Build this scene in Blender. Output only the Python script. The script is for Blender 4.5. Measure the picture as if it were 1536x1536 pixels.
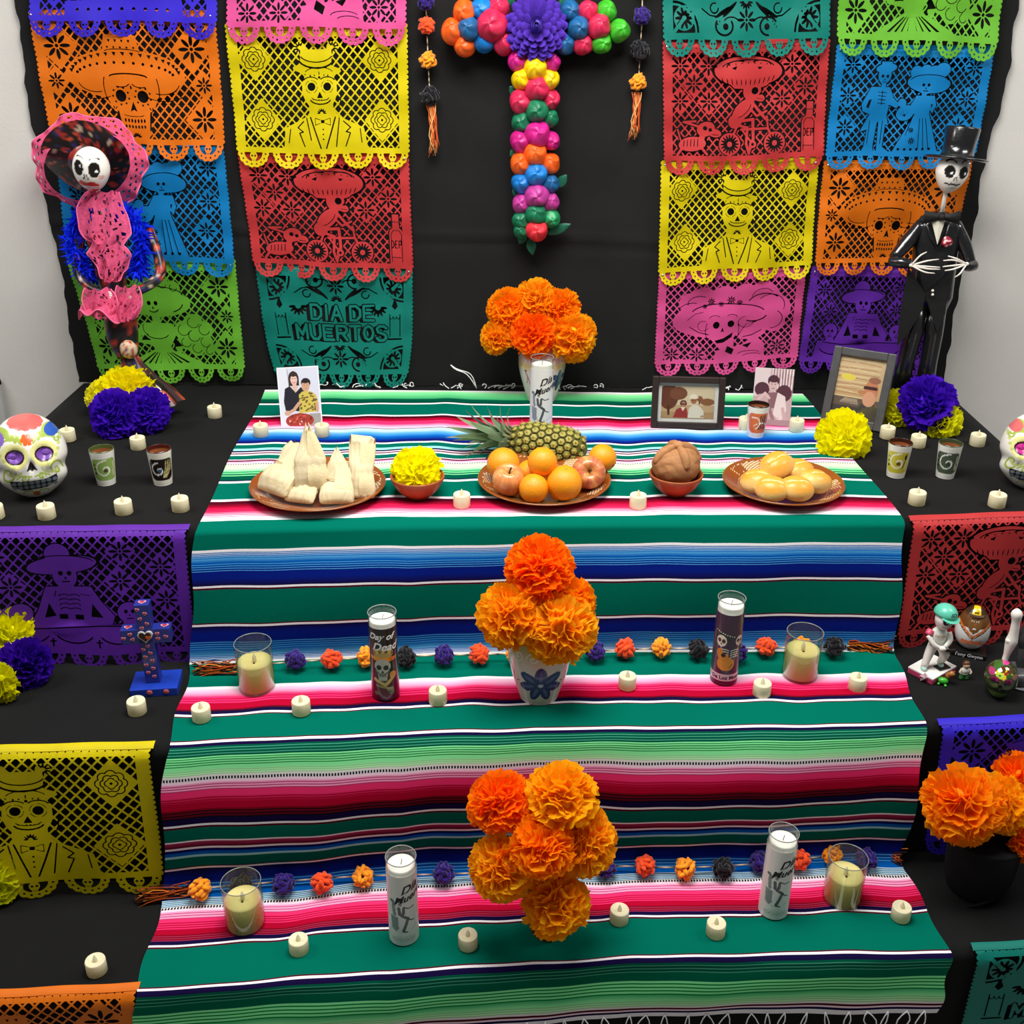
import bpy, bmesh, math, random
import numpy as np
from mathutils import Vector, Matrix, Euler
from mathutils.geometry import delaunay_2d_cdt

scene = bpy.context.scene
for o in list(bpy.data.objects): bpy.data.objects.remove(o)
C = scene.collection
random.seed(7); RNG = np.random.default_rng(11)
PI = math.pi

# ------------------------------------------------------------------ camera
FPX, PITCH, ROLL = 1640.0, math.radians(25.33), math.radians(0.5)
Z1, Z2, Z3, ZF = 0.97, 0.662, 0.329, 0.0           # heights of the three tiers and the floor
CAM = np.array([0.0, 0.0, Z1 + 1.037])
_f = np.array([0, math.cos(PITCH), -math.sin(PITCH)]); _r0 = np.array([1.0, 0, 0]); _u0 = np.cross(_r0, _f)
_r = math.cos(ROLL)*_r0 + math.sin(ROLL)*_u0; _u = -math.sin(ROLL)*_r0 + math.cos(ROLL)*_u0
cam_d = bpy.data.cameras.new('camera'); cam_d.sensor_width = 36; cam_d.sensor_fit = 'HORIZONTAL'
cam_d.lens = FPX/1536*36; cam_d.clip_start = .05
cam = bpy.data.objects.new('camera', cam_d); C.objects.link(cam)
M = Matrix(((_r[0], _u[0], -_f[0], CAM[0]), (_r[1], _u[1], -_f[1], CAM[1]), (_r[2], _u[2], -_f[2], CAM[2]), (0, 0, 0, 1)))
cam.matrix_world = M
scene.camera = cam

# ------------------------------------------------------------------ light
w = bpy.data.worlds.new('room_air'); scene.world = w; w.use_nodes = True
w.node_tree.nodes['Background'].inputs[0].default_value = (.86, .88, .9, 1)
w.node_tree.nodes['Background'].inputs[1].default_value = .13
def area(name, loc, sx, sy, power, col=(1, .98, .95)):
    l = bpy.data.lights.new(name, 'AREA'); l.shape = 'RECTANGLE'; l.size = sx; l.size_y = sy; l.energy = power; l.color = col
    o = bpy.data.objects.new(name, l); C.objects.link(o); o.location = loc; return o
area('ceiling_light', (0.0, 1.78, 3.0), 1.3, 1.1, 78)
area('ceiling_light', (-2.3, 1.9, 3.0), 1.2, .6, 33)
area('ceiling_light', (2.3, 1.9, 3.0), 1.2, .6, 33)
scene.view_settings.view_transform = 'Standard'; scene.view_settings.look = 'None'
scene.view_settings.exposure = 0.0; scene.view_settings.gamma = 1.0; scene.view_settings.use_curve_mapping = False

# ------------------------------------------------------------------ helpers
def ray(u, v): return _f + (u-768)/FPX*_r - (v-768)/FPX*_u
def at(u, v, z):                      # the point of the photograph that lies on a level at height z
    d = ray(u, v); return CAM + d*((z-CAM[2])/d[2])
def aty(u, v, y):                     # ... on an upright plane at depth y
    d = ray(u, v); return CAM + d*(y/d[1])
def s2l(c): c = np.asarray(c, float); return np.where(c <= .04045, c/12.92, ((c+.055)/1.055)**2.4)
def hx(h): h = h.lstrip('#'); return tuple(s2l([int(h[i:i+2], 16)/255 for i in (0, 2, 4)]))
MATS = {}
def mat(name, col=None, rough=.6, spec=.3, metal=0, bump=0, bscale=200, var=0, vscale=30, sheen=0, coat=0, trans=0, emis=None, alpha=None):
    """procedural principled material; col None -> colour attribute 'Col'"""
    if name in MATS: return MATS[name]
    m = bpy.data.materials.new(name); m.use_nodes = True; nt = m.node_tree; b = nt.nodes['Principled BSDF']
    b.inputs['Roughness'].default_value = rough; b.inputs['Specular IOR Level'].default_value = spec; b.inputs['Metallic'].default_value = metal
    b.inputs['Coat Weight'].default_value = coat; b.inputs['Coat Roughness'].default_value = .08
    b.inputs['Sheen Weight'].default_value = sheen
    tc = nt.nodes.new('ShaderNodeTexCoord')
    if col is None:
        a = nt.nodes.new('ShaderNodeVertexColor'); a.layer_name = 'Col'; src = a.outputs[0]
    else:
        if isinstance(col, str): col = hx(col)
        a = nt.nodes.new('ShaderNodeRGB'); a.outputs[0].default_value = (*col, 1); src = a.outputs[0]
    if var:
        n = nt.nodes.new('ShaderNodeTexNoise'); n.inputs['Scale'].default_value = vscale; n.inputs['Detail'].default_value = 4
        nt.links.new(tc.outputs['Object'], n.inputs['Vector'])
        mr = nt.nodes.new('ShaderNodeMapRange'); mr.inputs[1].default_value = .3; mr.inputs[2].default_value = .7
        mr.inputs[3].default_value = 1-var; mr.inputs[4].default_value = 1+var
        nt.links.new(n.outputs[0], mr.inputs[0])
        mx = nt.nodes.new('ShaderNodeMix'); mx.data_type = 'RGBA'; mx.blend_type = 'MULTIPLY'; mx.inputs[0].default_value = 1
        nt.links.new(src, mx.inputs[6]); nt.links.new(mr.outputs[0], mx.inputs[7]); src = mx.outputs[2]
    nt.links.new(src, b.inputs['Base Color'])
    if bump:
        n = nt.nodes.new('ShaderNodeTexNoise'); n.inputs['Scale'].default_value = bscale; n.inputs['Detail'].default_value = 3
        nt.links.new(tc.outputs['Object'], n.inputs['Vector'])
        bp = nt.nodes.new('ShaderNodeBump'); bp.inputs['Strength'].default_value = bump; bp.inputs['Distance'].default_value = .002
        nt.links.new(n.outputs[0], bp.inputs['Height']); nt.links.new(bp.outputs[0], b.inputs['Normal'])
    if trans or emis or alpha is not None:
        out = nt.nodes['Material Output']; sh = b.outputs[0]
        if trans:
            t = nt.nodes.new('ShaderNodeBsdfTranslucent'); nt.links.new(src, t.inputs[0])
            mi = nt.nodes.new('ShaderNodeMixShader'); mi.inputs[0].default_value = trans
            nt.links.new(sh, mi.inputs[1]); nt.links.new(t.outputs[0], mi.inputs[2]); sh = mi.outputs[0]
        if alpha is not None:
            t = nt.nodes.new('ShaderNodeBsdfTransparent'); nt.links.new(src, t.inputs[0])
            mi = nt.nodes.new('ShaderNodeMixShader'); mi.inputs[0].default_value = alpha
            nt.links.new(t.outputs[0], mi.inputs[1]); nt.links.new(sh, mi.inputs[2]); sh = mi.outputs[0]
        nt.links.new(sh, out.inputs[0])
    MATS[name] = m; return m
def glass_mat(name, tint=(.97, .98, .97), ior=1.45):
    if name in MATS: return MATS[name]
    m = bpy.data.materials.new(name); m.use_nodes = True; nt = m.node_tree; nt.nodes.remove(nt.nodes['Principled BSDF'])
    t = nt.nodes.new('ShaderNodeBsdfTransparent'); t.inputs[0].default_value = (*tint, 1)
    g = nt.nodes.new('ShaderNodeBsdfGlossy'); g.inputs['Roughness'].default_value = .03
    lw = nt.nodes.new('ShaderNodeLayerWeight'); lw.inputs[0].default_value = .5
    pw = nt.nodes.new('ShaderNodeMath'); pw.operation = 'POWER'; pw.inputs[1].default_value = 3.5; nt.links.new(lw.outputs['Facing'], pw.inputs[0])
    f = nt.nodes.new('ShaderNodeMath'); f.operation = 'MULTIPLY_ADD'; f.inputs[1].default_value = .5; f.inputs[2].default_value = .035; nt.links.new(pw.outputs[0], f.inputs[0])
    mi = nt.nodes.new('ShaderNodeMixShader'); nt.links.new(f.outputs[0], mi.inputs[0]); nt.links.new(t.outputs[0], mi.inputs[1]); nt.links.new(g.outputs[0], mi.inputs[2])
    nt.links.new(mi.outputs[0], nt.nodes['Material Output'].inputs[0]); MATS[name] = m; return m

def tag(o, label=None, cat=None, group=None, kind=None):
    if label: o['label'] = label
    if cat: o['category'] = cat
    if group: o['group'] = group
    if kind: o['kind'] = kind
    return o
def thing(name, label, cat, loc=(0, 0, 0), rot=(0, 0, 0), group=None, scale=1):
    o = bpy.data.objects.new(name, None); C.objects.link(o); o.empty_display_size = .02
    o.location = tuple(float(q) for q in loc); o.rotation_euler = rot; o.scale = (scale,)*3
    return tag(o, label, cat, group)
def mesh_data(name, V, Fs, m, cols=None, smooth=True):
    me = bpy.data.meshes.new(name)
    V = np.asarray(V, float); me.from_pydata(V.tolist(), [], [tuple(int(i) for i in f) for f in Fs] if not isinstance(Fs, np.ndarray) else Fs.tolist())
    if cols is not None:
        ca = me.color_attributes.new('Col', 'FLOAT_COLOR', 'POINT')
        cc = np.ones((len(V), 4), np.float32); cc[:, :3] = cols; ca.data.foreach_set('color', cc.ravel())
    if m: me.materials.append(m)
    if smooth: me.polygons.foreach_set('use_smooth', np.ones(len(me.polygons), bool))
    me.update(); return me
def obj(name, V, Fs, m, parent=None, cols=None, smooth=True, loc=None, rot=None):
    me = mesh_data(name, V, Fs, m, cols, smooth)
    return link(name, me, parent, loc, rot)
def link(name, me, parent=None, loc=None, rot=None, scale=None):
    o = bpy.data.objects.new(name, me); C.objects.link(o)
    if parent is not None: o.parent = parent
    if loc is not None: o.location = tuple(float(q) for q in loc)
    if rot is not None: o.rotation_euler = rot
    if scale is not None: o.scale = scale if hasattr(scale, '__len__') else (scale,)*3
    return o
def copy_tree(o, parent=None):
    c = o.copy(); C.objects.link(c)
    if parent is not None: c.parent = parent
    for ch in list(o.children): copy_tree(ch, c)
    return c
class MB:
    """collects shapes of ONE part"""
    def __init__(s): s.V = []; s.F = []; s.K = []; s.n = 0
    def add(s, V, Fs, col=None):
        V = np.asarray(V, float).reshape(-1, 3); s.V.append(V); s.F += [tuple(int(i)+s.n for i in f) for f in Fs]
        s.n += len(V)
        if col is not None:
            col = np.asarray(col, float); s.K.append(np.broadcast_to(col, (len(V), 3)) if col.ndim == 1 else col)
        return s
    def build(s, name, m, parent=None, smooth=True, **k):
        V = np.concatenate(s.V); K = np.concatenate(s.K) if s.K else None
        return obj(name, V, s.F, m, parent, K, smooth, **k)
def gridF(nr, nc, cu=False, cv=False):
    """quads of an nr x nc grid; cu closes the columns"""
    Fs = []
    for i in range(nr - (0 if cv else 1)):
        for j in range(nc - (0 if cu else 1)):
            a = i*nc+j; b = i*nc+(j+1) % nc; c = ((i+1) % nr)*nc+(j+1) % nc; d = ((i+1) % nr)*nc+j
            Fs.append((a, b, c, d))
    return Fs
def lathe(prof, n=32, cap0=False, cap1=False):
    prof = np.asarray(prof, float); th = np.linspace(0, 2*PI, n, endpoint=False)
    V = np.stack([np.outer(prof[:, 0], np.sin(th)), -np.outer(prof[:, 0], np.cos(th)), np.repeat(prof[:, 1:2], n, 1)], -1).reshape(-1, 3)
    Fs = gridF(len(prof), n, cu=True)
    if cap0: Fs.append(tuple(range(n-1, -1, -1)))
    if cap1: Fs.append(tuple(range((len(prof)-1)*n, len(prof)*n)))
    return V, Fs
def smoothprof(pts, k=6):
    """Catmull-Rom through profile points"""
    P = np.asarray(pts, float); P = np.vstack([2*P[0]-P[1], P, 2*P[-1]-P[-2]]); out = []
    for i in range(1, len(P)-2):
        for t in np.linspace(0, 1, k, endpoint=False):
            a, b, c, d = P[i-1:i+3]
            out.append(.5*((2*b)+(-a+c)*t+(2*a-5*b+4*c-d)*t*t+(-a+3*b-3*c+d)*t**3))
    out.append(P[-2]); return np.array(out)
def tube(pts, r, n=8, caps=True, flat=1.0):
    P = np.asarray(pts, float); r = np.broadcast_to(np.asarray(r, float), (len(P),))
    T = np.gradient(P, axis=0); T /= np.linalg.norm(T, axis=1)[:, None]+1e-12
    ref = np.array([0, 0, 1.0]) if abs(T[0][2]) < .9 else np.array([1.0, 0, 0])
    V = []; a = np.cross(T[0], ref); a /= np.linalg.norm(a)
    for i in range(len(P)):
        a = a - T[i]*np.dot(a, T[i]); a /= np.linalg.norm(a)+1e-12; b = np.cross(T[i], a)
        th = np.linspace(0, 2*PI, n, endpoint=False)
        V.append(P[i] + r[i]*(np.outer(np.cos(th), a) + flat*np.outer(np.sin(th), b)))
    V = np.concatenate(V); Fs = gridF(len(P), n, cu=True)
    if caps: Fs.append(tuple(range(n-1, -1, -1))); Fs.append(tuple(range((len(P)-1)*n, len(P)*n)))
    return V, Fs
def ball(c, r, nu=16, nv=10, fn=None, R=None):
    r = np.broadcast_to(np.asarray(r, float), (3,))
    th = np.linspace(0, 2*PI, nu, endpoint=False); ph = np.linspace(0, PI, nv)
    D = np.stack([np.outer(np.sin(ph), np.sin(th)), -np.outer(np.sin(ph), np.cos(th)), np.repeat(np.cos(ph)[:, None], nu, 1)], -1).reshape(-1, 3)
    V = D*r
    if fn is not None: V = V*fn(D)[:, None]
    if R is not None: V = V@np.asarray(R).T
    Fs = [tuple(reversed(q)) for q in gridF(nv, nu, cu=True)]
    return V+np.asarray(c, float), Fs
def boxv(c, s, bev=0):
    bm = bmesh.new(); bmesh.ops.create_cube(bm, size=1)
    for v in bm.verts: v.co = Vector((v.co.x*s[0]+c[0], v.co.y*s[1]+c[1], v.co.z*s[2]+c[2]))
    if bev: bmesh.ops.bevel(bm, geom=list(bm.edges), offset=bev, segments=2, affect='EDGES', profile=.6)
    V = [tuple(v.co) for v in bm.verts]; bm.verts.index_update(); Fs = [tuple(v.index for v in f.verts) for f in bm.faces]; bm.free()
    return np.array(V), Fs
def prism(poly, y0, y1):
    """extrude an xz outline along y"""
    n = len(poly); V = [(p[0], y0, p[1]) for p in poly]+[(p[0], y1, p[1]) for p in poly]
    Fs = [tuple(range(n)), tuple(range(2*n-1, n-1, -1))]+[(i, i+n, (i+1) % n+n, (i+1) % n) for i in range(n)]
    return np.array(V), Fs
def euler(x=0, y=0, z=0): return np.array(Euler((x, y, z)).to_matrix())
def face_dir(d, up=(0, 0, 1)):
    """rotation matrix whose local z points along d"""
    d = np.asarray(d, float); d = d/np.linalg.norm(d); x = np.cross(up, d)
    if np.linalg.norm(x) < 1e-4: x = np.array([1.0, 0, 0])
    x /= np.linalg.norm(x); y = np.cross(d, x); return np.stack([x, y, d], 1)
def text_mesh(s, size, shear=0, bold=0):
    cu = bpy.data.curves.new('t', 'FONT'); cu.body = s; cu.size = size; cu.shear = shear; cu.align_x = 'CENTER'; cu.align_y = 'CENTER'; cu.offset = bold
    cu.resolution_u = 3
    o = bpy.data.objects.new('t', cu); C.objects.link(o); bpy.context.view_layer.update()
    me = bpy.data.meshes.new_from_object(o.evaluated_get(bpy.context.evaluated_depsgraph_get()))
    V = np.array([tuple(v.co) for v in me.vertices]); Fs = [tuple(p.vertices) for p in me.polygons]
    bpy.data.objects.remove(o); bpy.data.curves.remove(cu); bpy.data.meshes.remove(me)
    return V[:, :2], Fs

def crv(pts, x): a = np.asarray(pts); return np.interp(x, a[:, 0], a[:, 1])
T1F = [(-1.3, 2.05), (-.66, 2.081), (-.2, 2.117), (.24, 2.132), (.85, 2.15), (1.3, 2.2)]
J1 = [(-1.3, 2.0), (-.68, 2.03), (-.16, 2.082), (.85, 2.11), (1.3, 2.15)]
T2F = [(-1.3, 1.70), (-.67, 1.736), (-.32, 1.769), (-.15, 1.782), (.83, 1.825), (1.3, 1.87)]
J2 = [(-1.3, 1.67), (-.72, 1.70), (-.16, 1.778), (.82, 1.815), (1.3, 1.86)]
T3F = [(-1.3, 1.40), (-.68, 1.445), (.24, 1.533), (.85, 1.55), (1.3, 1.59)]

# ------------------------------------------------------------------ the room
wall_m = mat('painted_wall', (.68, .655, .61), .8, .2, bump=.25, bscale=120, var=.03, vscale=6)
V, Fs = boxv((0, 3.11, 1.4), (7, .1, 2.9)); o = obj('wall_back', V, Fs, wall_m, smooth=False); tag(o, kind='structure')
V, Fs = boxv((0, 1.2, -.03), (7, 4.2, .06)); o = obj('floor', V, Fs, mat('floor_vinyl', (.30, .29, .27), .4, .4, var=.1, vscale=8), smooth=False); tag(o, kind='structure')
# louvred return-air grille low on the wall at the far left
vt = thing('wall_grille', 'grey louvred metal grille on the wall at the left edge', 'grille', (-1.70, 3.055, .66))
gm = mat('grille_grey', (.42, .42, .40), .5)
for dx in (-.19, .19):
    V, Fs = boxv((dx, -.012, .1), (.02, .024, .44), .003); obj('frame_side', V, Fs, gm, vt)
for dz in (-.11, .31):
    V, Fs = boxv((0, -.012, dz), (.40, .024, .02), .003); obj('frame_rail', V, Fs, gm, vt)
V, Fs = boxv((0, -.009, .1), (.352, .009, .006)); V = V@euler(math.radians(35)).T
slat = mesh_data('slat', V-V.mean(0), Fs, gm, smooth=False)
for i in range(13): link('slat', slat, vt, (0, -.011, -.085+i*.031))

cloth_m = mat('black_cotton', (.0075, .0075, .0075), .9, .12, bump=.25, bscale=900, var=.12, vscale=5, sheen=.02)
def tier_cloth(label, zt, front, y_back, x0=-1.255, x1=1.262, zb=0.0, drop_in=.0):
    """table cloth over one tier: level top, soft front edge, front and side drops"""
    xs = np.concatenate([[x0]*5, np.linspace(x0, x1, 70), [x1]*5]); V = []
    nx = len(xs); R = .022
    prof = [(0, zt)]; 
    rows = []
    for k in range(8): rows.append(('top', k/7))
    for k in range(1, 6): rows.append(('arc', k/5*PI/2))
    for k in range(1, 13): rows.append(('drop', k/12))
    for kind, t in rows:
        for j, x in enumerate(xs):
            yf = float(front(x)); side = (5-j) if j < 5 else (j-(nx-6) if j > nx-6 else 0)
            sx = np.sign(x) if side else 0
            yb = float(y_back(x))
            if kind == 'top': y, z = yb+(yf+R-yb)*t, zt+.0015*math.sin(9*x+5*t)*math.sin(PI*t)*(side == 0)
            elif kind == 'arc': y, z = yf+R-R*math.sin(t), zt-R+R*math.cos(t)
            else: y, z = yf + drop_in*t + .003*math.sin(14*x+2*t)*t*(1-t), zt-R-(zt-R-zb)*t
            if side: z = min(z, zt-(zt-zb)*(side/5)**1.0*1.0) if side else z
            V.append((x+sx*(.012*min(side, 1)+.004*side), y, z))
    return tag(obj('tier_cloth', V, gridF(len(rows), nx), cloth_m), label, 'tablecloth')
tier_cloth('black cloth over the top tier with the fruit and bread plates', Z1, lambda x: crv(T1F, x)+.006, lambda x: 3.045, zb=Z2-.3, drop_in=-.0)
tier_cloth('black cloth over the middle tier with the blue heart cross', Z2, lambda x: crv(T2F, x)+.006, lambda x: crv(T1F, x)+.0045, zb=Z3-.2)
tier_cloth('black cloth over the lowest tier in front', Z3, lambda x: crv(T3F, x)+.006, lambda x: crv(T2F, x)+.0045, zb=.004)

# black backdrop hanging on the wall
def backdrop():
    nx, nz = 120, 110; V = []
    ztop, zbot = Z1+1.62, Z1+.004
    for i in range(nz):
        t = i/(nz-1); z = ztop+(zbot-ztop)*t; zr = z-Z1
        xl = -1.272+.006*math.sin(7*zr)+.003*math.sin(21*zr+1)+.002*math.sin(67*zr)+.0015*math.sin(113*zr); xr = 1.262+.008*math.sin(6*zr+2)+.005*math.sin(17*zr)+.003*math.sin(51*zr)+.0015*math.sin(101*zr)-.02*math.exp(-((zr-.05)/.2)**2)
        for j in range(nx):
            s = j/(nx-1); x = xl+(xr-xl)*s
            y = 3.043+.004*math.sin(5*x+1.5*z)+.003*math.sin(13*x-4*z)
            zc = Z1+.435-.022*(x+.1)                       # pressed fold line across the cloth
            y -= .006*math.exp(-((z-zc)/.008)**2) - .004*math.exp(-((z-zc+.02)/.012)**2)
            y -= .002*math.sin(16*z+3*x)**2
            V.append((x, y, z))
    tag(obj('backdrop_cloth', V, gridF(nz, nx), mat('black_cotton_brightened', (.0145, .0145, .0145), .9, .12, bump=.25, bscale=900, var=.12, vscale=5)), 'black cloth backdrop hung on the wall behind the altar', 'backdrop')  # same cotton as the tiers, colour raised to stand in for missing light
backdrop()

# ------------------------------------------------------------------ striped blanket
PAL = dict(W='f6f2f6', G='00806a', M='560a20', CR='b4082f', CD='8c0a1e', PK='f2326f', PD='b83a66', LP='fa9cc4', VP='fad9e8', LB='c4e0f4', SK='58b2ee', BL='0a6ed2',
           DB='0e2594', NV='1c1244', LG='88ec9e', MG='4cc67e', DG='005f46', DG2='007454', TG='3f8f74', EG='08843c', EG2='86c888', BK='12101a', CY='9ae6ea', PG='c6f2bc', GR='dedcd4', TB='3c7c94', K='f0ecf0')
STRIPES = """0.0131,W,W;0.0325,GR,LG;0.0833,LG,MG;0.0958,MG,DG;0.1143,DG,DG;0.1297,DG,BK;0.1419,W,W;0.2368,G,G;0.2483,W,W;0.2684,M,M;0.2882,CR,CR;0.3133,PK,PK;0.3299,PK,LP;0.3491,LP,VP;0.3535,M,M;0.3681,LB,LB;0.3895,LB,SK;0.416,SK,BL;0.442,BL,DB;0.459,DB,NV;0.4698,W,W;0.4981,G,G;0.5143,CY,CY;0.5245,NV,NV;0.5321,VP,VP;0.5397,M,M;0.5498,W,W;0.5771,G,G;0.583,VP,VP;0.5919,M,M;0.6089,LP,VP;0.6142,K,K;0.6353,PG,PG;0.659,PG,LG;0.6893,MG,DG,LG,2,0.3;0.7099,DG,DG;0.7235,DG,NV;0.7357,W,W;0.834,G,G;0.8466,W,W;0.862,M,M;0.8785,M,CR,M,2,0.3;0.9069,CR,PK,CR,3,0.4;0.9349,PK,VP,PK,3,0.3;0.9564,W,W;1.0006,G,G;1.1554,G,G;1.1704,W,W;1.2203,GR,SK,BL,4,0.45;1.2504,SK,BL;1.3158,BL,DB,SK,4,0.3;1.3663,DB,DB;1.4222,DB,NV;1.4374,W,W;1.4502,M,M;1.6923,G,G;1.7016,M,M;1.7172,W,W;1.7679,NV,DB;1.8204,DB,DB;1.8836,DB,BL,SK,4,0.3;1.9259,BL,SK;1.9791,SK,GR,BL,4,0.45;2.0004,GR,GR;2.2917,G,G;2.3201,W,W;2.3772,VP,LP;2.4194,LP,PK;2.5025,PK,PK,CR,3,0.35;2.5597,CR,CR;2.588,CR,M,BK,2,0.3;2.6242,NV,NV;2.6481,W,W;2.66,M,M;2.9177,G,G;2.9289,M,M;2.9548,W,W;2.9843,NV,NV;3.0578,DG,DG,TG,3,0.35;3.0725,DG,DG;3.1441,LG,LG,EG,4,0.38;3.1664,LG,LG;3.2113,LG,PG,EG2,3,0.3;3.2278,GR,GR;3.2488,K,K;3.269,VP,VP;3.322,LP,LP,PD,3,0.35;3.3627,PK,PK;3.4138,PK,CR,CR,3,0.45;3.4497,CR,CR;3.5092,CD,M,BK,3,0.35;3.5482,NV,NV;3.5618,W,W;3.5743,M,M;3.6558,G,G;3.6653,W,W;3.7009,PD,M;3.7142,W,W;3.7328,NV,DB;3.7542,BL,BL;3.7702,CY,CY;3.8348,G,G;3.8413,M,M;3.8537,W,W;3.9053,NV,DB;3.9544,DB,DB;4.0418,DB,BL,SK,3,0.3;4.0662,BL,BL;4.1076,BL,BL;4.1827,LB,LB,TB,4,0.45;4.1894,GR,GR;4.2137,K,K;4.2365,VP,VP;4.3128,LP,LP,PD,3,0.3;4.3358,PK,PK;4.4233,PK,PK,CR,4,0.45;4.4649,CR,CR;4.5249,CD,CD,PD,3,0.3;4.5624,NV,NV;4.581,W,W;4.5965,M,M;4.949,G,G;4.9621,M,M;4.9881,W,W;5.0017,NV,NV;5.0576,NV,NV;5.2067,DG,DG,TG,3,0.35;5.3433,DG2,DG2;5.5708,LG,LG,EG,4,0.38;5.6611,MG,LG;5.787,LG,PG,EG2,3,0.3;5.8291,GR,GR;5.8671,M,M;5.8995,VP,VP;5.9419,NV,NV;6.027,W,W"""
def blanket():
    rows = []                                              # (T, colour, tick mask)
    a = 0.0
    dye = {'G': .60, 'DG': .7, 'DG2': .65, 'NV': .7, 'DB': .7, 'BL': .75, 'W': .95, 'VP': .92, 'LG': 1, 'PG': 1, 'GR': 1, 'LP': .95, 'PK': .9, 'CR': .9, 'EG2': 1, 'SK': .85, 'LB': .9, 'CY': .9, 'TG': 1, 'EG': 1}
    L = lambda c: np.array(hx(PAL[c]))*dye.get(c, .8)
    for e in STRIPES.strip().split(';'):
        q = e.split(','); b = float(q[0]); c0, c1 = L(q[1]), L(q[2]); tick = 1.0 if q[1] == 'K' else 0.0
        if len(q) > 3:
            lc, n, du = L(q[3]), int(q[4]), float(q[5]); st = (b-a)/n
            for k in range(n):
                m0 = c0+(c1-c0)*(k/n); m1 = c0+(c1-c0)*((k+1)/n); s0 = a+k*st
                rows += [(s0+.0003, m0, 0), (s0+st*(1-du), m1, 0), (s0+st*(1-du)+.0003, lc, 0), (s0+st, lc, 0)]
        else:
            rows += [(a+.0003, c0, tick), (b, c1, tick)]
        a = b
    # extra rows where the path bends, and along plain bands
    Ts = [r[0] for r in rows]; ex = []
    for kk in (1, 2, 3, 4, 5):
        for d in (-.06, -.04, -.025, -.012, 0, .012, .025, .04, .06): ex.append(kk+d)
    ex += list(np.arange(0, 6.02, .05))
    for t in ex:
        i = np.searchsorted(Ts, t)
        if 0 < i < len(rows) and (t-Ts[i-1]) > .002 and (Ts[i]-t) > .002:
            f = (t-Ts[i-1])/(Ts[i]-Ts[i-1]); c = rows[i-1][1]*(1-f)+rows[i][1]*f
            rows.append((t, c, rows[i-1][2]))
            rows.sort(key=lambda r: r[0]); Ts = [r[0] for r in rows]
    Tv = np.array(Ts); cols = np.array([r[1] for r in rows]); tick = np.array([r[2] for r in rows])
    nx = 150; S = np.linspace(0, 1, nx)
    kT = [0, .3, 1, 2, 3, 4, 5, 6.05]
    XL = np.interp(Tv, kT, [-.712, -.700, -.672, -.700, -.672, -.702, -.690, -.70])
    XR = np.interp(Tv, kT, [.832, .838, .856, .868, .846, .838, .858, .852])
    X = XL[:, None]+(XR-XL)[:, None]*S[None]
    X = X + .004*np.sin(Tv*9)[:, None]*(np.abs(S-.5)*2)[None]**4
    # stripe wobble: the cloth is a little rippled
    wob = (.006*np.sin(7*X+Tv[:, None]*1.3)+.004*np.sin(19*X+2+Tv[:, None]*2)+.0025*np.sin(41*X+Tv[:, None]*3))
    segw = np.interp(Tv, [0, .9, 1, 1.1, 1.9, 2, 2.1, 2.9, 3, 3.1, 3.9, 4, 4.1, 4.9, 5, 5.2, 6], [.9, .6, .3, .7, .9, .6, .9, 1.2, .8, 1.1, 1.6, 1.3, 2, 2, 1.2, 2.2, 4])
    wt = np.exp(-((X+.22)/.02)**2)-np.exp(-((X-.05)/.016)**2)*.6     # the centre seam and a crease
    T = Tv[:, None]+(wob+.0035*wt)*segw[:, None]
    T = np.clip(T, 0, 6.06)
    Y0 = np.full_like(X, 2.995); y1 = crv(T1F, X)-.004; y2 = crv(J1, X)-.006; y3 = crv(T2F, X)-.004; y4 = crv(J2, X)-.006; y5 = crv(T3F, X)-.004
    h = .006
    KY = [Y0, y1, y2, y3, y4, y5, y5-.012]
    KZ = [Z1+h, Z1+h, Z2+h, Z2+h, Z3+h, Z3+h, Z1-.772+.0]
    def path(t):
        t = np.clip(t, 0, 6.2); k = np.clip(np.floor(t).astype(int), 0, 5); f = t-k
        Ya = np.choose(k, KY[:-1]); Yb = np.choose(k, KY[1:]); Za = np.array(KZ[:-1])[k]; Zb = np.array(KZ[1:])[k]
        bul = np.array([0, .012, 0, .030, 0, .006])[k]; cmp_ = np.array([0, .023, 0, .078, 0, .0])[k]      # the hanging lengths belly out a little
        f = f-cmp_*np.sin(PI*f); return Ya+(Yb-Ya)*f-bul*np.sin(PI*f), Za+(Zb-Za)*f
    # rounded corners by averaging the path over a small window
    Y = 0; Z = 0; wins = np.linspace(-1, 1, 7)
    wid = np.interp(Tv, [0, 1, 2, 3, 4, 5, 6], [.02, .035, .08, .09, .15, .09, .05])[:, None]
    for q in wins:
        yy, zz = path(T+q*wid); Y = Y+yy/7; Z = Z+zz/7
    top = (np.sin(np.clip(np.mod(T, 2), 0, 1)*PI)*(np.mod(T, 2) < 1))
    Z = Z + top*(.0025*np.sin(31*X+4*T)+.0015*np.sin(60*X))*.6
    Y = Y - np.where(np.mod(T, 2) > 1, .004*np.sin(9*X+3*T)*np.sin(PI*np.mod(T, 1)), 0)
    V = np.stack([X, Y, Z], -1).reshape(-1, 3)
    CC = np.repeat(cols[:, None], nx, 1).reshape(-1, 3)
    me = mesh_data('blanket', V, gridF(len(Tv), nx), None, CC)
    ta = me.attributes.new('tick', 'FLOAT', 'POINT'); ta.data.foreach_set('value', np.repeat(tick[:, None], nx, 1).ravel().astype(np.float32))
    m = bpy.data.materials.new('woven_serape'); m.use_nodes = True; nt = m.node_tree; b = nt.nodes['Principled BSDF']
    b.inputs['Roughness'].default_value = .85; b.inputs['Specular IOR Level'].default_value = .02; b.inputs['Sheen Weight'].default_value = 0
    vc = nt.nodes.new('ShaderNodeVertexColor'); vc.layer_name = 'Col'
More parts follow.
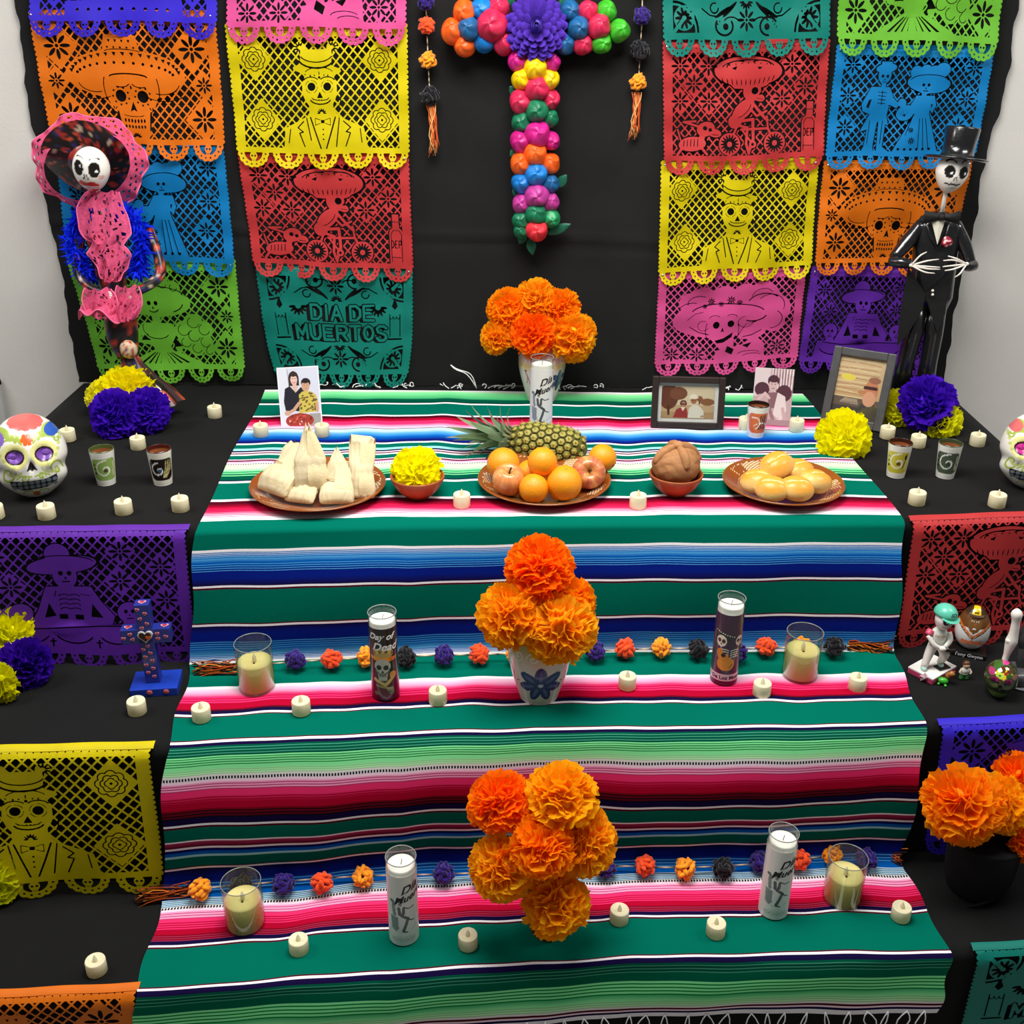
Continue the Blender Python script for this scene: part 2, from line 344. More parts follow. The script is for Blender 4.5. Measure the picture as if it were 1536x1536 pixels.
    at_ = nt.nodes.new('ShaderNodeAttribute'); at_.attribute_name = 'tick'
    tc = nt.nodes.new('ShaderNodeTexCoord'); wv = nt.nodes.new('ShaderNodeTexWave'); wv.bands_direction = 'X'; wv.inputs['Scale'].default_value = 53
    nt.links.new(tc.outputs['Object'], wv.inputs['Vector'])
    gt = nt.nodes.new('ShaderNodeMath'); gt.operation = 'GREATER_THAN'; gt.inputs[1].default_value = .42; nt.links.new(wv.outputs['Fac'], gt.inputs[0])
    mu = nt.nodes.new('ShaderNodeMath'); mu.operation = 'MULTIPLY'; nt.links.new(gt.outputs[0], mu.inputs[0]); nt.links.new(at_.outputs['Fac'], mu.inputs[1])
    mx = nt.nodes.new('ShaderNodeMix'); mx.data_type = 'RGBA'; mx.inputs[7].default_value = (.012, .01, .012, 1)
    nt.links.new(mu.outputs[0], mx.inputs[0]); nt.links.new(vc.outputs[0], mx.inputs[6]); nt.links.new(mx.outputs[2], b.inputs['Base Color'])
    w2 = nt.nodes.new('ShaderNodeTexNoise'); w2.inputs['Scale'].default_value = 700; nt.links.new(tc.outputs['Object'], w2.inputs['Vector'])
    bp = nt.nodes.new('ShaderNodeBump'); bp.inputs['Strength'].default_value = .35; bp.inputs['Distance'].default_value = .001
    nt.links.new(w2.outputs[0], bp.inputs['Height']); nt.links.new(bp.outputs[0], b.inputs['Normal'])
    me.materials.append(m)
    root = thing('striped_blanket', 'striped woven blanket in green, pink and blue running down all three tiers', 'blanket', (0, 0, 0))
    link('woven_cloth', me, root)
    # white fringe strings: loops below the front hem, and some at the back edge
    fm = mat('white_yarn', (.85, .84, .84), .8, .2)
    xs = np.linspace(-.68, .83, 39)
    for i, x in enumerate(xs):
        x += random.uniform(-.008, .008); yb = float(crv(T3F, x))-.018; z0 = Z1-.772+.004; ln = random.uniform(.055, .085); wd = random.uniform(.004, .014); sw = random.uniform(-.02, .02)
        mb = MB()
        for sgn in (-1, 1):
            t = np.linspace(0, 1, 7)
            P = np.stack([x+sgn*wd*np.sin(t*PI*1.3)+sw*t, yb-.004*np.sin(t*3), z0-ln*t], -1); mb.add(*tube(P, .0013, 5))
        mb.build('fringe_string', fm, root)
    for i in range(46):
        x = random.uniform(-.68, .82); a = random.uniform(-1, 1); t = np.linspace(0, 1, 7); ln = random.uniform(.02, .06)
        P = np.stack([x+a*ln*t+.006*np.sin(t*6+i), 2.998+.026*np.sin(t*2), Z1+.008+.012*np.abs(np.sin(t*4+i))*random.uniform(.2, 1)], -1)
        obj('fringe_string', *tube(P, .0014, 5), fm, root)
    # a stray string sticking up against the backdrop, left of the top vase
    for dx in (0, .012):
        t = np.linspace(0, 1, 9); P = np.stack([-.105-.075*t+dx*np.sin(t*PI), 3.0+.0*t+.02*t, Z1+.01+.075*t+.012*np.sin(t*5)], -1)
        obj('fringe_string', *tube(P, .0015, 5), fm, root)
blanket()

# ------------------------------------------------------------------ cut tissue-paper banners (papel picado)
PW, PH, HG = 46.0, 35.0, .17                     # a sheet in cm, grid step
_gx = np.arange(-.34, PW+.5, HG); _gy = np.arange(-.34, PH+.5, HG); GX, GY = np.meshgrid(_gx, _gy)
def circ(cx, cy, r): return r-np.hypot(GX-cx, GY-cy)
def ell(cx, cy, rx, ry, a=0):
    c, s = math.cos(math.radians(a)), math.sin(math.radians(a)); dx, dy = GX-cx, GY-cy
    return (1-np.hypot((dx*c+dy*s)/rx, (-dx*s+dy*c)/ry))*min(rx, ry)
def seg(p, q, wd):
    (x0, y0), (x1, y1) = p, q; dx, dy = x1-x0, y1-y0; t = np.clip(((GX-x0)*dx+(GY-y0)*dy)/(dx*dx+dy*dy+1e-9), 0, 1)
    return wd/2-np.hypot(GX-x0-t*dx, GY-y0-t*dy)
def pl(pts, wd): return un(*[seg(a, b, wd) for a, b in zip(pts[:-1], pts[1:])])
def poly(P):
    d = np.full(GX.shape, 1e9); ins = np.zeros(GX.shape, bool)
    for (x0, y0), (x1, y1) in zip(P, P[1:]+P[:1]):
        dx, dy = x1-x0, y1-y0; t = np.clip(((GX-x0)*dx+(GY-y0)*dy)/(dx*dx+dy*dy+1e-9), 0, 1)
        d = np.minimum(d, np.hypot(GX-x0-t*dx, GY-y0-t*dy))
        if y0 != y1: ins ^= ((y0 > GY) != (y1 > GY)) & (GX < (x1-x0)*(GY-y0)/(y1-y0)+x0)
    return np.where(ins, d, -d)
def rect(x0, y0, x1, y1): return np.minimum(np.minimum(GX-x0, x1-GX), np.minimum(GY-y0, y1-GY))
def un(*a): return np.maximum.reduce(a)
def cut(F, *a): return np.minimum(F, -un(*a)) if a else F
def arc(cx, cy, rx, ry, a0, a1, wd, n=14, rot=0):
    c, s = math.cos(math.radians(rot)), math.sin(math.radians(rot)); P = []
    for t in np.linspace(math.radians(a0), math.radians(a1), n):
        x, y = rx*math.cos(t), ry*math.sin(t); P.append((cx+x*c-y*s, cy+x*s+y*c))
    return pl(P, wd)
def daisy(cx, cy, r, n=8): return [ell(cx+.6*r*math.cos(k*2*PI/n), cy+.6*r*math.sin(k*2*PI/n), .38*r, .14*r, math.degrees(k*2*PI/n)) for k in range(n)]+[circ(cx, cy, .13*r)]
def burst(cx, cy, r, a0, a1, n): return [ell(cx+.62*r*math.cos(t), cy+.62*r*math.sin(t), .36*r, .13*r, math.degrees(t)) for t in np.radians(np.linspace(a0, a1, n))]
def dia(cx, cy, a, b): return (1-np.abs(GX-cx)/a-np.abs(GY-cy)/b)*a*b/math.hypot(a, b)
def rose(cx, cy, r):
    out = [circ(cx, cy, .1*r)]
    for R, n, q in ((.9, 8, .32), (.55, 6, .26), (.28, 4, .2)):
        for k in range(n):
            t = 2*PI*k/n; out.append(arc(cx+R*.72*r*math.cos(t), cy+R*.72*r*math.sin(t), q*r, q*r, math.degrees(t)-75, math.degrees(t)+75, .24, 6))
    return out
def lattice(px=2.2, py=2.5, wd=.37):
    k = 1/math.hypot(1/px, 1/py)
    f = lambda q: wd/2-np.abs(q-np.round(q))*k
    return un(f(GX/px+GY/py), f(GX/px-GY/py))
def frame_fields():
    body = rect(1.0, 0, 45.0, 31.0)
    bumps = un(*[np.maximum(circ(1.0, y, .55), circ(45.0, y, .55)) for y in np.arange(.7, 31.2, 1.18)])
    out = un(body, bumps); sc = []; holes = []; sk = []
    for i in range(5):
        cx = 4.9+i*9.05; sc.append(np.minimum(circ(cx, 31.0, 3.2), GY-30.6))
        for t in np.radians(np.linspace(8, 172, 8)):
            x, y = cx+3.15*math.cos(t), 31.0+3.0*math.sin(t); sc.append(circ(x, y, .88)); holes.append(circ(x, y, .25))
        holes.append(np.minimum(circ(cx, 31.0, 2.35), GY-31.0))
        sk.append(cut(un(ell(cx, 31.9, .95, 1.05), rect(cx-.5, 32.4, cx+.5, 33.5)), circ(cx-.4, 31.9, .27), circ(cx+.4, 31.9, .27), seg((cx-.3, 33.0), (cx+.3, 33.0), .16)))
    F = cut(un(out, *sc), *holes); F = un(F, *sk)
    return cut(F, *[circ(x, 1.9, .17) for x in np.arange(2.5, 44, 1.4)])
FRAME = frame_fields(); INNER = rect(3.1, 3.0, 42.9, 29.7); LAT = lattice()
def compose(diamonds, figs, cuts, daisies, lat=LAT, gaps=()):
    """lattice window + solid diamonds + figure, then knife cuts"""
    inside = un(lat, *[dia(x, y, a, b) for x, y, a, b in diamonds]) if diamonds else lat
    if gaps: inside = cut(inside, *gaps)
    inside = un(inside, *figs)
    F = np.minimum(FRAME, np.maximum(inside, -INNER))
    return cut(F, *daisies, *cuts)
def skullcuts(x, y, s, teeth=True):
    o = [ell(x-.42*s, y, .24*s, .27*s), ell(x+.42*s, y, .24*s, .27*s), poly([(x, y+.3*s), (x-.15*s, y+.68*s), (x+.15*s, y+.68*s)])]
    if teeth: o += [seg((x-.4*s, y+.98*s), (x+.4*s, y+.98*s), .09*s)]+[seg((x+k*.16*s, y+.9*s), (x+k*.16*s, y+1.06*s), .04*s+.06) for k in (-2, -1, 0, 1, 2)]
    return o
def d_yellow():
    R = [(6.8, 8.4), (38.3, 8.8), (8.0, 22.8), (38.5, 23.0)]
    figs = [poly([(18.4, 5.8), (26.6, 5.8), (26.2, 10), (18.8, 10)]), ell(22.6, 10.6, 6.0, 1.35, 4), ell(23, 15.2, 4.4, 5.2), ell(23.2, 19.3, 3.1, 2.9), circ(18.6, 5.4, 1.4), circ(26.6, 5.4, 1.4),
            poly([(20.3, 20.4), (26.4, 20.4), (27.5, 21.8), (33.8, 24.8), (34.8, 30), (13.0, 30), (13.6, 24.8), (19.3, 21.8)])]
    cuts = [arc(22.6, 6.6, 4.2, 2.2, 25, 155, .28), arc(22.6, 7.6, 4.6, 2.6, 20, 160, .42), *burst(18.6, 5.4, 1.5, 90, 300, 7), *burst(26.6, 5.4, 1.5, -120, 90, 7),
            circ(20.95, 14.6, 1.0), circ(24.95, 14.6, 1.0), *[arc(x, 14.6, 1.5, 1.5, a, a+70, .16) for x in (20.95, 24.95) for a in (0, 90, 180, 270)],
            poly([(23, 15.7), (22.2, 17.3), (23.8, 17.3)]), arc(23, 11.6, 3.6, 1.6, 200, 340, .2), circ(23, 12.4, .32), ell(23, 11.4, .13, .6), *[circ(x, 11.9, .2) for x in (20.8, 21.8, 24.2, 25.2)],
            arc(20.9, 13.4, 1.9, 1.1, 200, 330, .26), arc(25, 13.4, 1.9, 1.1, 210, 340, .26), arc(23.1, 17.5, 2.6, 1.3, 15, 165, .34), arc(23.1, 17.0, 2.3, .9, 15, 165, .2), *[circ(x, 17.7, .14) for x in (21.3, 22, 22.7, 23.4, 24.1, 24.8)],
            *burst(23.2, 21.0, 1.3, 180, 360, 7), arc(19.4, 17, 1.5, 3, 100, 200, .22), arc(26.8, 17, 1.5, 3, -20, 80, .22),
            pl([(20.2, 22), (21.5, 26), (22.6, 29.6)], .36), pl([(26.6, 22), (25.3, 26), (24.0, 29.6)], .36), pl([(19.2, 22.2), (20.2, 27.6)], .3), pl([(27.6, 22.2), (26.6, 29.2)], .3),
            pl([(18.4, 23), (16.8, 24.6), (18.2, 25.6), (17.2, 25.9), (18.4, 29.2)], .3), pl([(28.6, 23), (30.4, 24.6), (29.2, 25.6), (30.3, 25.9), (29.0, 29.2)], .3), pl([(14.9, 25), (14.3, 28.4)], .26), pl([(32.8, 25), (33.2, 28.4)], .26),
            rect(22.9, 22.6, 23.8, 23.4), *[circ(23.4, y, .22) for y in (24.9, 26.1, 27.3)], pl([(22.7, 22.6), (21.4, 22.2), (21.4, 23.9), (22.7, 23.4)], .18), pl([(24, 22.6), (25.3, 22.2), (25.3, 23.9), (24, 23.4)], .18)]
    return compose([(x, y, 4.5, 5.2) for x, y in R], figs, cuts, sum([rose(x, y, 3.0) for x, y in R], []))
def d_orange():
    D = [(6.2, 8.2, 5.0), (39.0, 8.6, 5.0), (4.6, 16.3, 3.1), (41.2, 17.0, 3.1), (6.6, 24.6, 4.8), (40.6, 25.0, 4.8)]
    figs = [ell(21.9, 14.8, 14.9, 5.9), poly([(17.8, 5.6), (25.4, 5.6), (26.4, 10.5), (16.8, 10.5)]), ell(23, 19.4, 6.3, 5.4), poly([(18.8, 22.5), (27.4, 22.5), (27, 28.6), (25.6, 30), (20.6, 30), (19.2, 28.6)])]
    cuts = []
    for t in np.linspace(188, 352, 19):
        a = math.radians(t); x, y = 21.9+13.5*math.cos(a), 14.4+4.7*math.sin(a); cuts.append(poly([(x-.55, y-.25), (x+.55, y-.25), (x+.1, y+.75)]))
    for t in np.linspace(192, 348, 15):
        a = math.radians(t); x, y = 21.9+12.2*math.cos(a), 15.0+3.1*math.sin(a); cuts.append(ell(x, y, .36, .36)); 
    cuts += [arc(22.6, 15.2, 4.6, .8, 185, 355, .34), arc(14, 16.4, 4.2, 2.6, 70, 170, .22), arc(30.6, 16.4, 4.6, 2.6, 10, 110, .22), arc(13.5, 15.6, 8, 5, 60, 130, .2), arc(31, 15.6, 8, 5, 50, 120, .2), arc(17.4, 18, 1.2, 3.4, 120, 230, .24), arc(28.8, 18, 1.2, 3.4, -50, 60, .24),
             ell(20.1, 19.7, 1.3, 1.45), ell(25.6, 19.7, 1.4, 1.45), poly([(22.9, 20.9), (22.0, 23.4), (22.9, 22.9), (23.8, 23.4)])]
    for ex in (20.1, 25.6):
        for k in range(9): cuts.append(circ(ex+2.0*math.cos(k*2*PI/9+.3), 19.7+2.1*math.sin(k*2*PI/9+.3), .26))
    cuts += [arc(20.5, 16.4, 2.2, 1.2, 20, 120, .24), arc(25.4, 16.4, 2.2, 1.2, 60, 160, .24), ell(22.9, 17.6, .22, .5), *burst(18.2, 23.2, 1.2, 60, 300, 6), *burst(27.6, 23.2, 1.2, -120, 120, 6), arc(22.9, 24.0, 2.6, .5, 15, 165, .2)]
    for k in range(7):
        x = 20.5+k*.82; cuts += [ell(x, 25.6+.12*abs(k-3)*-.5, .26, .5), ell(x, 27.0-.1*abs(k-3)*.5, .26, .42)]
    cuts += [*burst(23, 29.6, 1.4, 200, 340, 6), pl([(18.9, 23.4), (19.5, 27.6)], .4), pl([(27.3, 23.4), (26.8, 27.6)], .4), *[circ(x, 8.4, .26) for x in (18.4, 20, 21.6, 23.2, 24.8)], *[poly([(x-.4, 6.6), (x+.4, 6.6), (x, 7.4)]) for x in (19, 20.6, 22.2, 23.8)], arc(21.8, 9.4, 4.2, .6, 180, 360, .2)]
    return compose([(x, y, r, r*1.12) for x, y, r in D], figs, cuts, sum([daisy(x, y, r*.66) for x, y, r in D], []))
def bike(cx, cy, r): return [ell(cx+.55*r*math.cos(t), cy+.55*r*math.sin(t), .33*r, .085*r, math.degrees(t)) for t in np.linspace(0, 2*PI, 16, endpoint=False)]
def letters(txt, x, y, h, wd, sp, thick):
    G = {'D': [[(0, 0), (0, 1), (.6, 1), (1, .72), (1, .28), (.6, 0), (0, 0)]], 'E': [[(1, 0), (0, 0), (0, 1), (1, 1)], [(0, .5), (.75, .5)]], 'P': [[(0, 1), (0, 0), (.8, 0), (1, .18), (1, .38), (.8, .55), (0, .55)]],
         'I': [[(.5, 0), (.5, 1)]], 'A': [[(0, 1), (.5, 0), (1, 1)], [(.22, .65), (.78, .65)]], 'M': [[(0, 1), (0, 0), (.5, .75), (1, 0), (1, 1)]], 'U': [[(0, 0), (0, .75), (.25, 1), (.75, 1), (1, .75), (1, 0)]],
         'R': [[(0, 1), (0, 0), (.8, 0), (1, .18), (1, .36), (.8, .52), (0, .52)], [(.5, .52), (1, 1)]], 'T': [[(0, 0), (1, 0)], [(.5, 0), (.5, 1)]], 'O': [[(.5, 0), (.15, .15), (0, .5), (.15, .85), (.5, 1), (.85, .85), (1, .5), (.85, .15), (.5, 0)]],
         'S': [[(1, .14), (.75, 0), (.25, 0), (0, .18), (.12, .42), (.85, .58), (1, .8), (.75, 1), (.25, 1), (0, .84)]]}
    out = []
    for ch in txt:
        if ch == ' ': x += wd*.55; continue
        ww = wd*(.35 if ch == 'I' else 1)
        for st in G[ch]: out.append(pl([(x+a*ww, y+b*h) for a, b in st], thick))
        x += ww+sp
    return un(*out)
def d_red():
    D = [(5.2, 6.4), (13.0, 6.4), (35.6, 6.4), (9.0, 10.9), (39.4, 12.2), (5.2, 15.4), (13.2, 15.4), (33.2, 15.2)]
    figs = [ell(23.8, 7.8, 9.2, 3.9, 2), poly([(16, 8), (32, 8), (29, 11.6), (26, 12.4), (20, 12)]), ell(25, 12.9, 2.5, 2.6), ell(27, 14.6, 1.6, 1.0, 20), ell(22.6, 17.6, 3.7, 2.0, -42), circ(20.4, 20.6, 1.9),
            pl([(24.6, 15.2), (28.6, 20), (29.4, 20.6)], .75), pl([(23.8, 16.6), (26.4, 19.4), (29.0, 18.2)], .6), pl([(21, 20.6), (25.4, 20.2), (25.6, 25.4), (24.4, 28.6)], .8), pl([(20.6, 21.4), (24, 22.4), (23.6, 26.6), (24.4, 29.2)], .7), pl([(22.2, 22.8), (29.6, 22.8), (31.5, 26.8)], .6), pl([(29.6, 22.8), (29.2, 19.6)], .5), pl([(21, 22), (19, 26.6)], .6), pl([(22.4, 22.8), (25.5, 26.8)], .5),
            circ(19.0, 26.6, 3.0), circ(31.5, 26.8, 3.0), circ(25.4, 26.8, 1.0), ell(8.6, 26.6, 3.8, 1.9, -6), ell(12.4, 22.6, 2.5, 1.9, -20), ell(14.8, 23.6, 1.9, 1.1, 12), pl([(10.4, 22), (6.2, 20.8), (9.6, 20.6)], .55), pl([(6, 27.4), (4.4, 29.4)], .7), pl([(11, 27.4), (12.6, 29.2)], .7), pl([(11.6, 24), (11, 26)], 1.5), pl([(5.4, 25.6), (4.6, 22.8)], .4),
            rect(39.2, 21.2, 43.0, 29.8), circ(41.1, 21.6, 1.95), rect(40.2, 16.2, 42.0, 22)]
    cuts = [*[ell(16.9+k*1.25, 9.6+.05*(k-5)**2*-.4+.9, .14, .95, (k-5)*4) for k in range(12)], arc(23.8, 6.8, 7, 2, 190, 350, .24), arc(21, 6.6, 3, 1.6, 180, 300, .3), arc(27, 6.6, 3, 1.6, 230, 350, .3), poly([(19.2, 6.9), (20.8, 6.2), (20.4, 7.3)]), poly([(26.2, 6.6), (27.8, 6.8), (26.8, 7.4)]), *[circ(17+k*1.7, 5.6+.05*(k-4)**2, .2) for k in range(9)],
            circ(25.8, 12.8, .95), poly([(27.4, 13.2), (26.8, 14), (27.7, 13.9)]), seg((26.4, 14.8), (28.1, 15.1), .18), arc(22.6, 17.6, 2.6, 1.1, 20, 150, .2, rot=-42), *bike(19.0, 26.6, 3.0), *bike(31.5, 26.8, 3.0), circ(25.4, 26.8, .4), circ(12.2, 22.4, .6), circ(13.6, 22.8, .5), seg((14, 24), (16, 24.2), .2), *[seg((6.4+k*.95, 25.7-.1*k), (6.2+k*.95, 27.2), .24) for k in range(5)],
            letters('DEP', 39.75, 23.4, 1.9, .6, .42, .26), pl([(39.7, 29.2), (39.7, 21.6), (40.3, 20.6), (41.9, 20.6), (42.6, 21.6), (42.6, 29.2)], .2), seg((39.9, 27.9), (42.4, 27.9), .2), seg((40.3, 18.2), (41.9, 18.2), .2)]
    return compose([(x, y, 3.3, 3.6) for x, y in D], figs, cuts, gaps=[un(*figs)+.3], daisies= sum([daisy(x, y, 2.5) for x, y in D], []))
def d_blue():
    D = [(5.8, 5.6), (40.6, 6.0), (5.4, 14.0), (39.8, 14.8), (5.4, 22.8), (38.6, 22.6)]
    figs = [ell(15.3, 8.4, 1.9, 2.3), ell(15.5, 6.4, 3.0, 1.3, -8), rect(14, 4.6, 17, 6.4), rect(14.7, 10, 16, 12), poly([(11.8, 11.6), (17.4, 11.6), (18.6, 14.4), (20.6, 16.2), (20, 17.4), (17.6, 16.4), (17.4, 19.6), (18.2, 22.4), (15.2, 21.2), (12.4, 23.4), (9.8, 24.2), (12.2, 19.2), (10, 18.4), (9.4, 16.4)]), poly([(12.2, 20), (14.9, 20), (14.2, 28.6), (14.6, 29.8), (10.9, 29.8), (11.6, 28.4)]), poly([(15.2, 20), (17.4, 20), (16.9, 28.4), (19, 29.8), (15.4, 29.8)]),
            ell(28.4, 10.2, 6.0, 2.7, 4), circ(24.6, 7.2, 1.8), circ(27.2, 6.6, 1.6), circ(31.6, 6.4, 2.0), circ(29.4, 7, 1.8), ell(27.6, 10.9, 2.0, 2.3), rect(26.7, 12, 28, 14.2), poly([(25.2, 13.6), (30.4, 13.6), (31.2, 16.4), (30.4, 18.6), (29.4, 17.4), (29.6, 18.8), (33.6, 29.8), (19.8, 29.8), (25.4, 18.8), (24, 18.4)]), ell(22.6, 18.6, 2.6, 2.1, -30), pl([(25.4, 14.6), (23.6, 17.8)], 1.0), circ(21.4, 15.8, 1.2)]
    cuts = [*skullcuts(15.4, 8.6, 1.7), *skullcuts(27.7, 10.6, 1.7), arc(28.4, 9.6, 5.2, 1.9, 190, 350, .24), poly([(11.4, 15.2), (12.2, 15), (11.6, 17.6), (10.8, 17.2)]), poly([(29.6, 15.8), (30.2, 16), (29.7, 17.2)]), *[seg((14, 13+k), (16.4, 13.2+k), .22) for k in range(4)], seg((15.2, 12.6), (15.2, 16.6), .2), *daisy(24.8, 23.4, 1.0), *daisy(25.2, 26.4, 1.2), *[pl([(27+k*.9, 20), (27.6+k*1.6, 28.6)], .22) for k in range(3)], *[circ(21.6+k*1.9, 28.9, .42) for k in range(6)], pl([(25, 19.4), (23.2, 25)], .2), *[seg((22.6, 19.6), (22.6+1.9*math.cos(t), 19.6+1.9*math.sin(t)), .14) for t in np.radians([200, 225, 250, 275, 300])], pl([(12.6, 21), (12.4, 27.6)], .2), pl([(16.4, 21), (16.2, 27.6)], .2)]
    return compose([(x, y, 3.2, 3.5) for x, y in D], figs, cuts, gaps=[un(*figs)+.22], daisies= sum([daisy(x, y, 2.4) for x, y in D], []))
def d_green():
    D = [(5.8, 8, 4.5), (39.9, 7.8, 4.5), (4.8, 16, 3.1), (41.6, 16, 3.1), (5.6, 24.6, 4.7), (40.8, 25, 4.7)]
    bq = [(31.6, 17.6, 2.6), (28.6, 19.6, 2.6), (34.4, 19.8, 2.5), (31.4, 21.4, 2.7), (28.8, 23.2, 2.2), (34.4, 23.4, 2.3), (31.6, 25.2, 2.2), (35.2, 26, 1.6)]
    figs = [ell(20.4, 11.4, 11.5, 4.2, 4), circ(24.6, 6.8, 2.2), circ(27.6, 7.6, 2), circ(21.4, 6.6, 2), circ(18.2, 7.2, 1.8), ell(20.8, 12.6, 2.8, 3.2), rect(20, 14, 22.4, 18), poly([(16.8, 17.6), (25.4, 17.6), (26.8, 20), (24.6, 23.6), (23.6, 25.6), (19.4, 25.6), (18.4, 22), (14.6, 20.6)]), poly([(19.4, 25), (23.8, 25), (34, 29.9), (9.6, 29.9)]), pl([(16.8, 19), (14.4, 22.4), (19.4, 23.4)], 1.3), pl([(25.6, 19), (28.8, 24), (26, 24.8)], 1.2), pl([(27, 24.8), (25.4, 28.6)], .9)]+[circ(*b) for b in bq]
    cuts = [*skullcuts(20.9, 12.0, 2.3, False), arc(20.9, 13.4, 1.5, 1.1, 20, 140, .3), arc(20.6, 10.4, 10.4, 3.2, 188, 352, .26), arc(24, 12, 5.6, 2.6, 5, 60, .3), *[arc(x, y, r*.62, r*.62, 20, 250, .2, 10) for x, y, r in bq], *[poly([(21.6+dx*.28, 25.9), (21.6+dx*.34, 25.9), (21.6+dx, 29.2), (21.6+dx*.86, 29.2)]) for dx in (-7.4, -5.2, -3.2, -1.4, 1.4, 3.2, 5.2, 7.4)], arc(20.8, 20.4, 3.4, 1.6, 20, 160, .24), arc(18.4, 19.2, 1.6, 1.8, 100, 220, .2), *[arc(x, y, 1.0, 1.0, 0, 240, .2, 8) for x, y in ((24.6, 6.8), (27.6, 7.6), (21.4, 6.6))], poly([(25.8, 21.6), (27.6, 24.2), (25.2, 24.4)]), poly([(17, 21), (18.4, 22.4), (15.8, 22.6)])]
    return compose([(x, y, r, r*1.12) for x, y, r in D], figs, cuts, sum([daisy(x, y, r*.66) for x, y, r in D], []))
def d_pink():
    D = [(5.8, 28.0), (13.6, 28.0), (38.6, 26.4)]
    figs = [ell(22.6, 15.4, 17.2, 6.9, -6), circ(32.8, 9.6, 5.4), circ(37.2, 13.4, 4.6), circ(37.0, 18.0, 3.4), circ(27.6, 8.6, 4), circ(21.6, 9.4, 4), circ(14.8, 10, 4.2), circ(10.6, 11, 3.4), ell(21.4, 19.4, 4.5, 5.2), ell(21.8, 23.4, 3.0, 2.4), rect(20.6, 24, 25, 29.9), poly([(19.4, 26.6), (27, 25.4), (31.6, 22.4), (34.4, 25), (34.8, 29.9), (19, 29.9)]), ell(30, 20, 5, 3.6)]
    cuts = [ell(19.2, 18.2, 1.0, 1.2, 10), ell(23.7, 17.8, 1.05, 1.2, -10), poly([(21.2, 18.8), (20.6, 20.8), (21.2, 20.2), (21.8, 20.8)]), poly([(18.9, 23.3), (21.6, 22.6), (24.6, 20.8), (24.2, 22.4), (21.6, 24.0), (19.6, 24.2)]),
            arc(22.6, 14.6, 11.4, 3.4, 195, 345, .34, 20), arc(18.8, 16.2, 1.8, 1.2, 190, 320, .2), arc(23.8, 15.8, 1.8, 1.2, 220, 350, .2), arc(17.6, 20, 1.6, 3.6, 110, 220, .22), arc(25.2, 20.4, 1.2, 3.2, -50, 60, .22), *daisy(17.4, 10.6, 1.3), *daisy(20.4, 11.4, 1.0), *daisy(23.4, 10, 1.4), *daisy(26, 10.8, 1.1), *daisy(15.4, 12.2, .9),
            arc(33, 9.6, 3.4, 3.2, 190, 330, .2), arc(35.6, 12.4, 4.2, 3.8, 220, 380, .24), arc(33.6, 11.6, 5, 3.4, 200, 320, .34), arc(36, 17, 3.4, 3.2, -60, 90, .24), arc(13.6, 11.2, 3.6, 2.4, 170, 300, .24), arc(11.4, 13.2, 4, 2.2, 180, 290, .24), pl([(10, 16.6), (12.4, 14.6), (15, 14)], .2), pl([(11, 19), (14, 20.8), (17, 21.4)], .28), pl([(33.4, 20.6), (30.4, 22.2), (27.8, 22.6)], .26), pl([(26.4, 22), (28.4, 18.4), (31.6, 17.6)], .2), arc(28.4, 17.4, 2.4, 2.0, 0, 260, .18), arc(15.2, 18.6, 1.7, 1.7, 20, 300, .18), arc(30.6, 14.8, 4, 2.6, 20, 120, .4),
            poly([(23.0, 25.2), (25.2, 26.6), (24.6, 28.4), (22.4, 27.2)]), poly([(27.6, 25.4), (30.6, 24.6), (29.4, 26.4)]), arc(30, 28.6, 3.6, 1.2, 190, 330, .2), arc(31, 29.4, 3, 1, 200, 330, .2)]
    return compose([(x, y, 3.1, 3.4) for x, y in D], figs, cuts, sum([daisy(x, y, 2.4) for x, y in D], []))
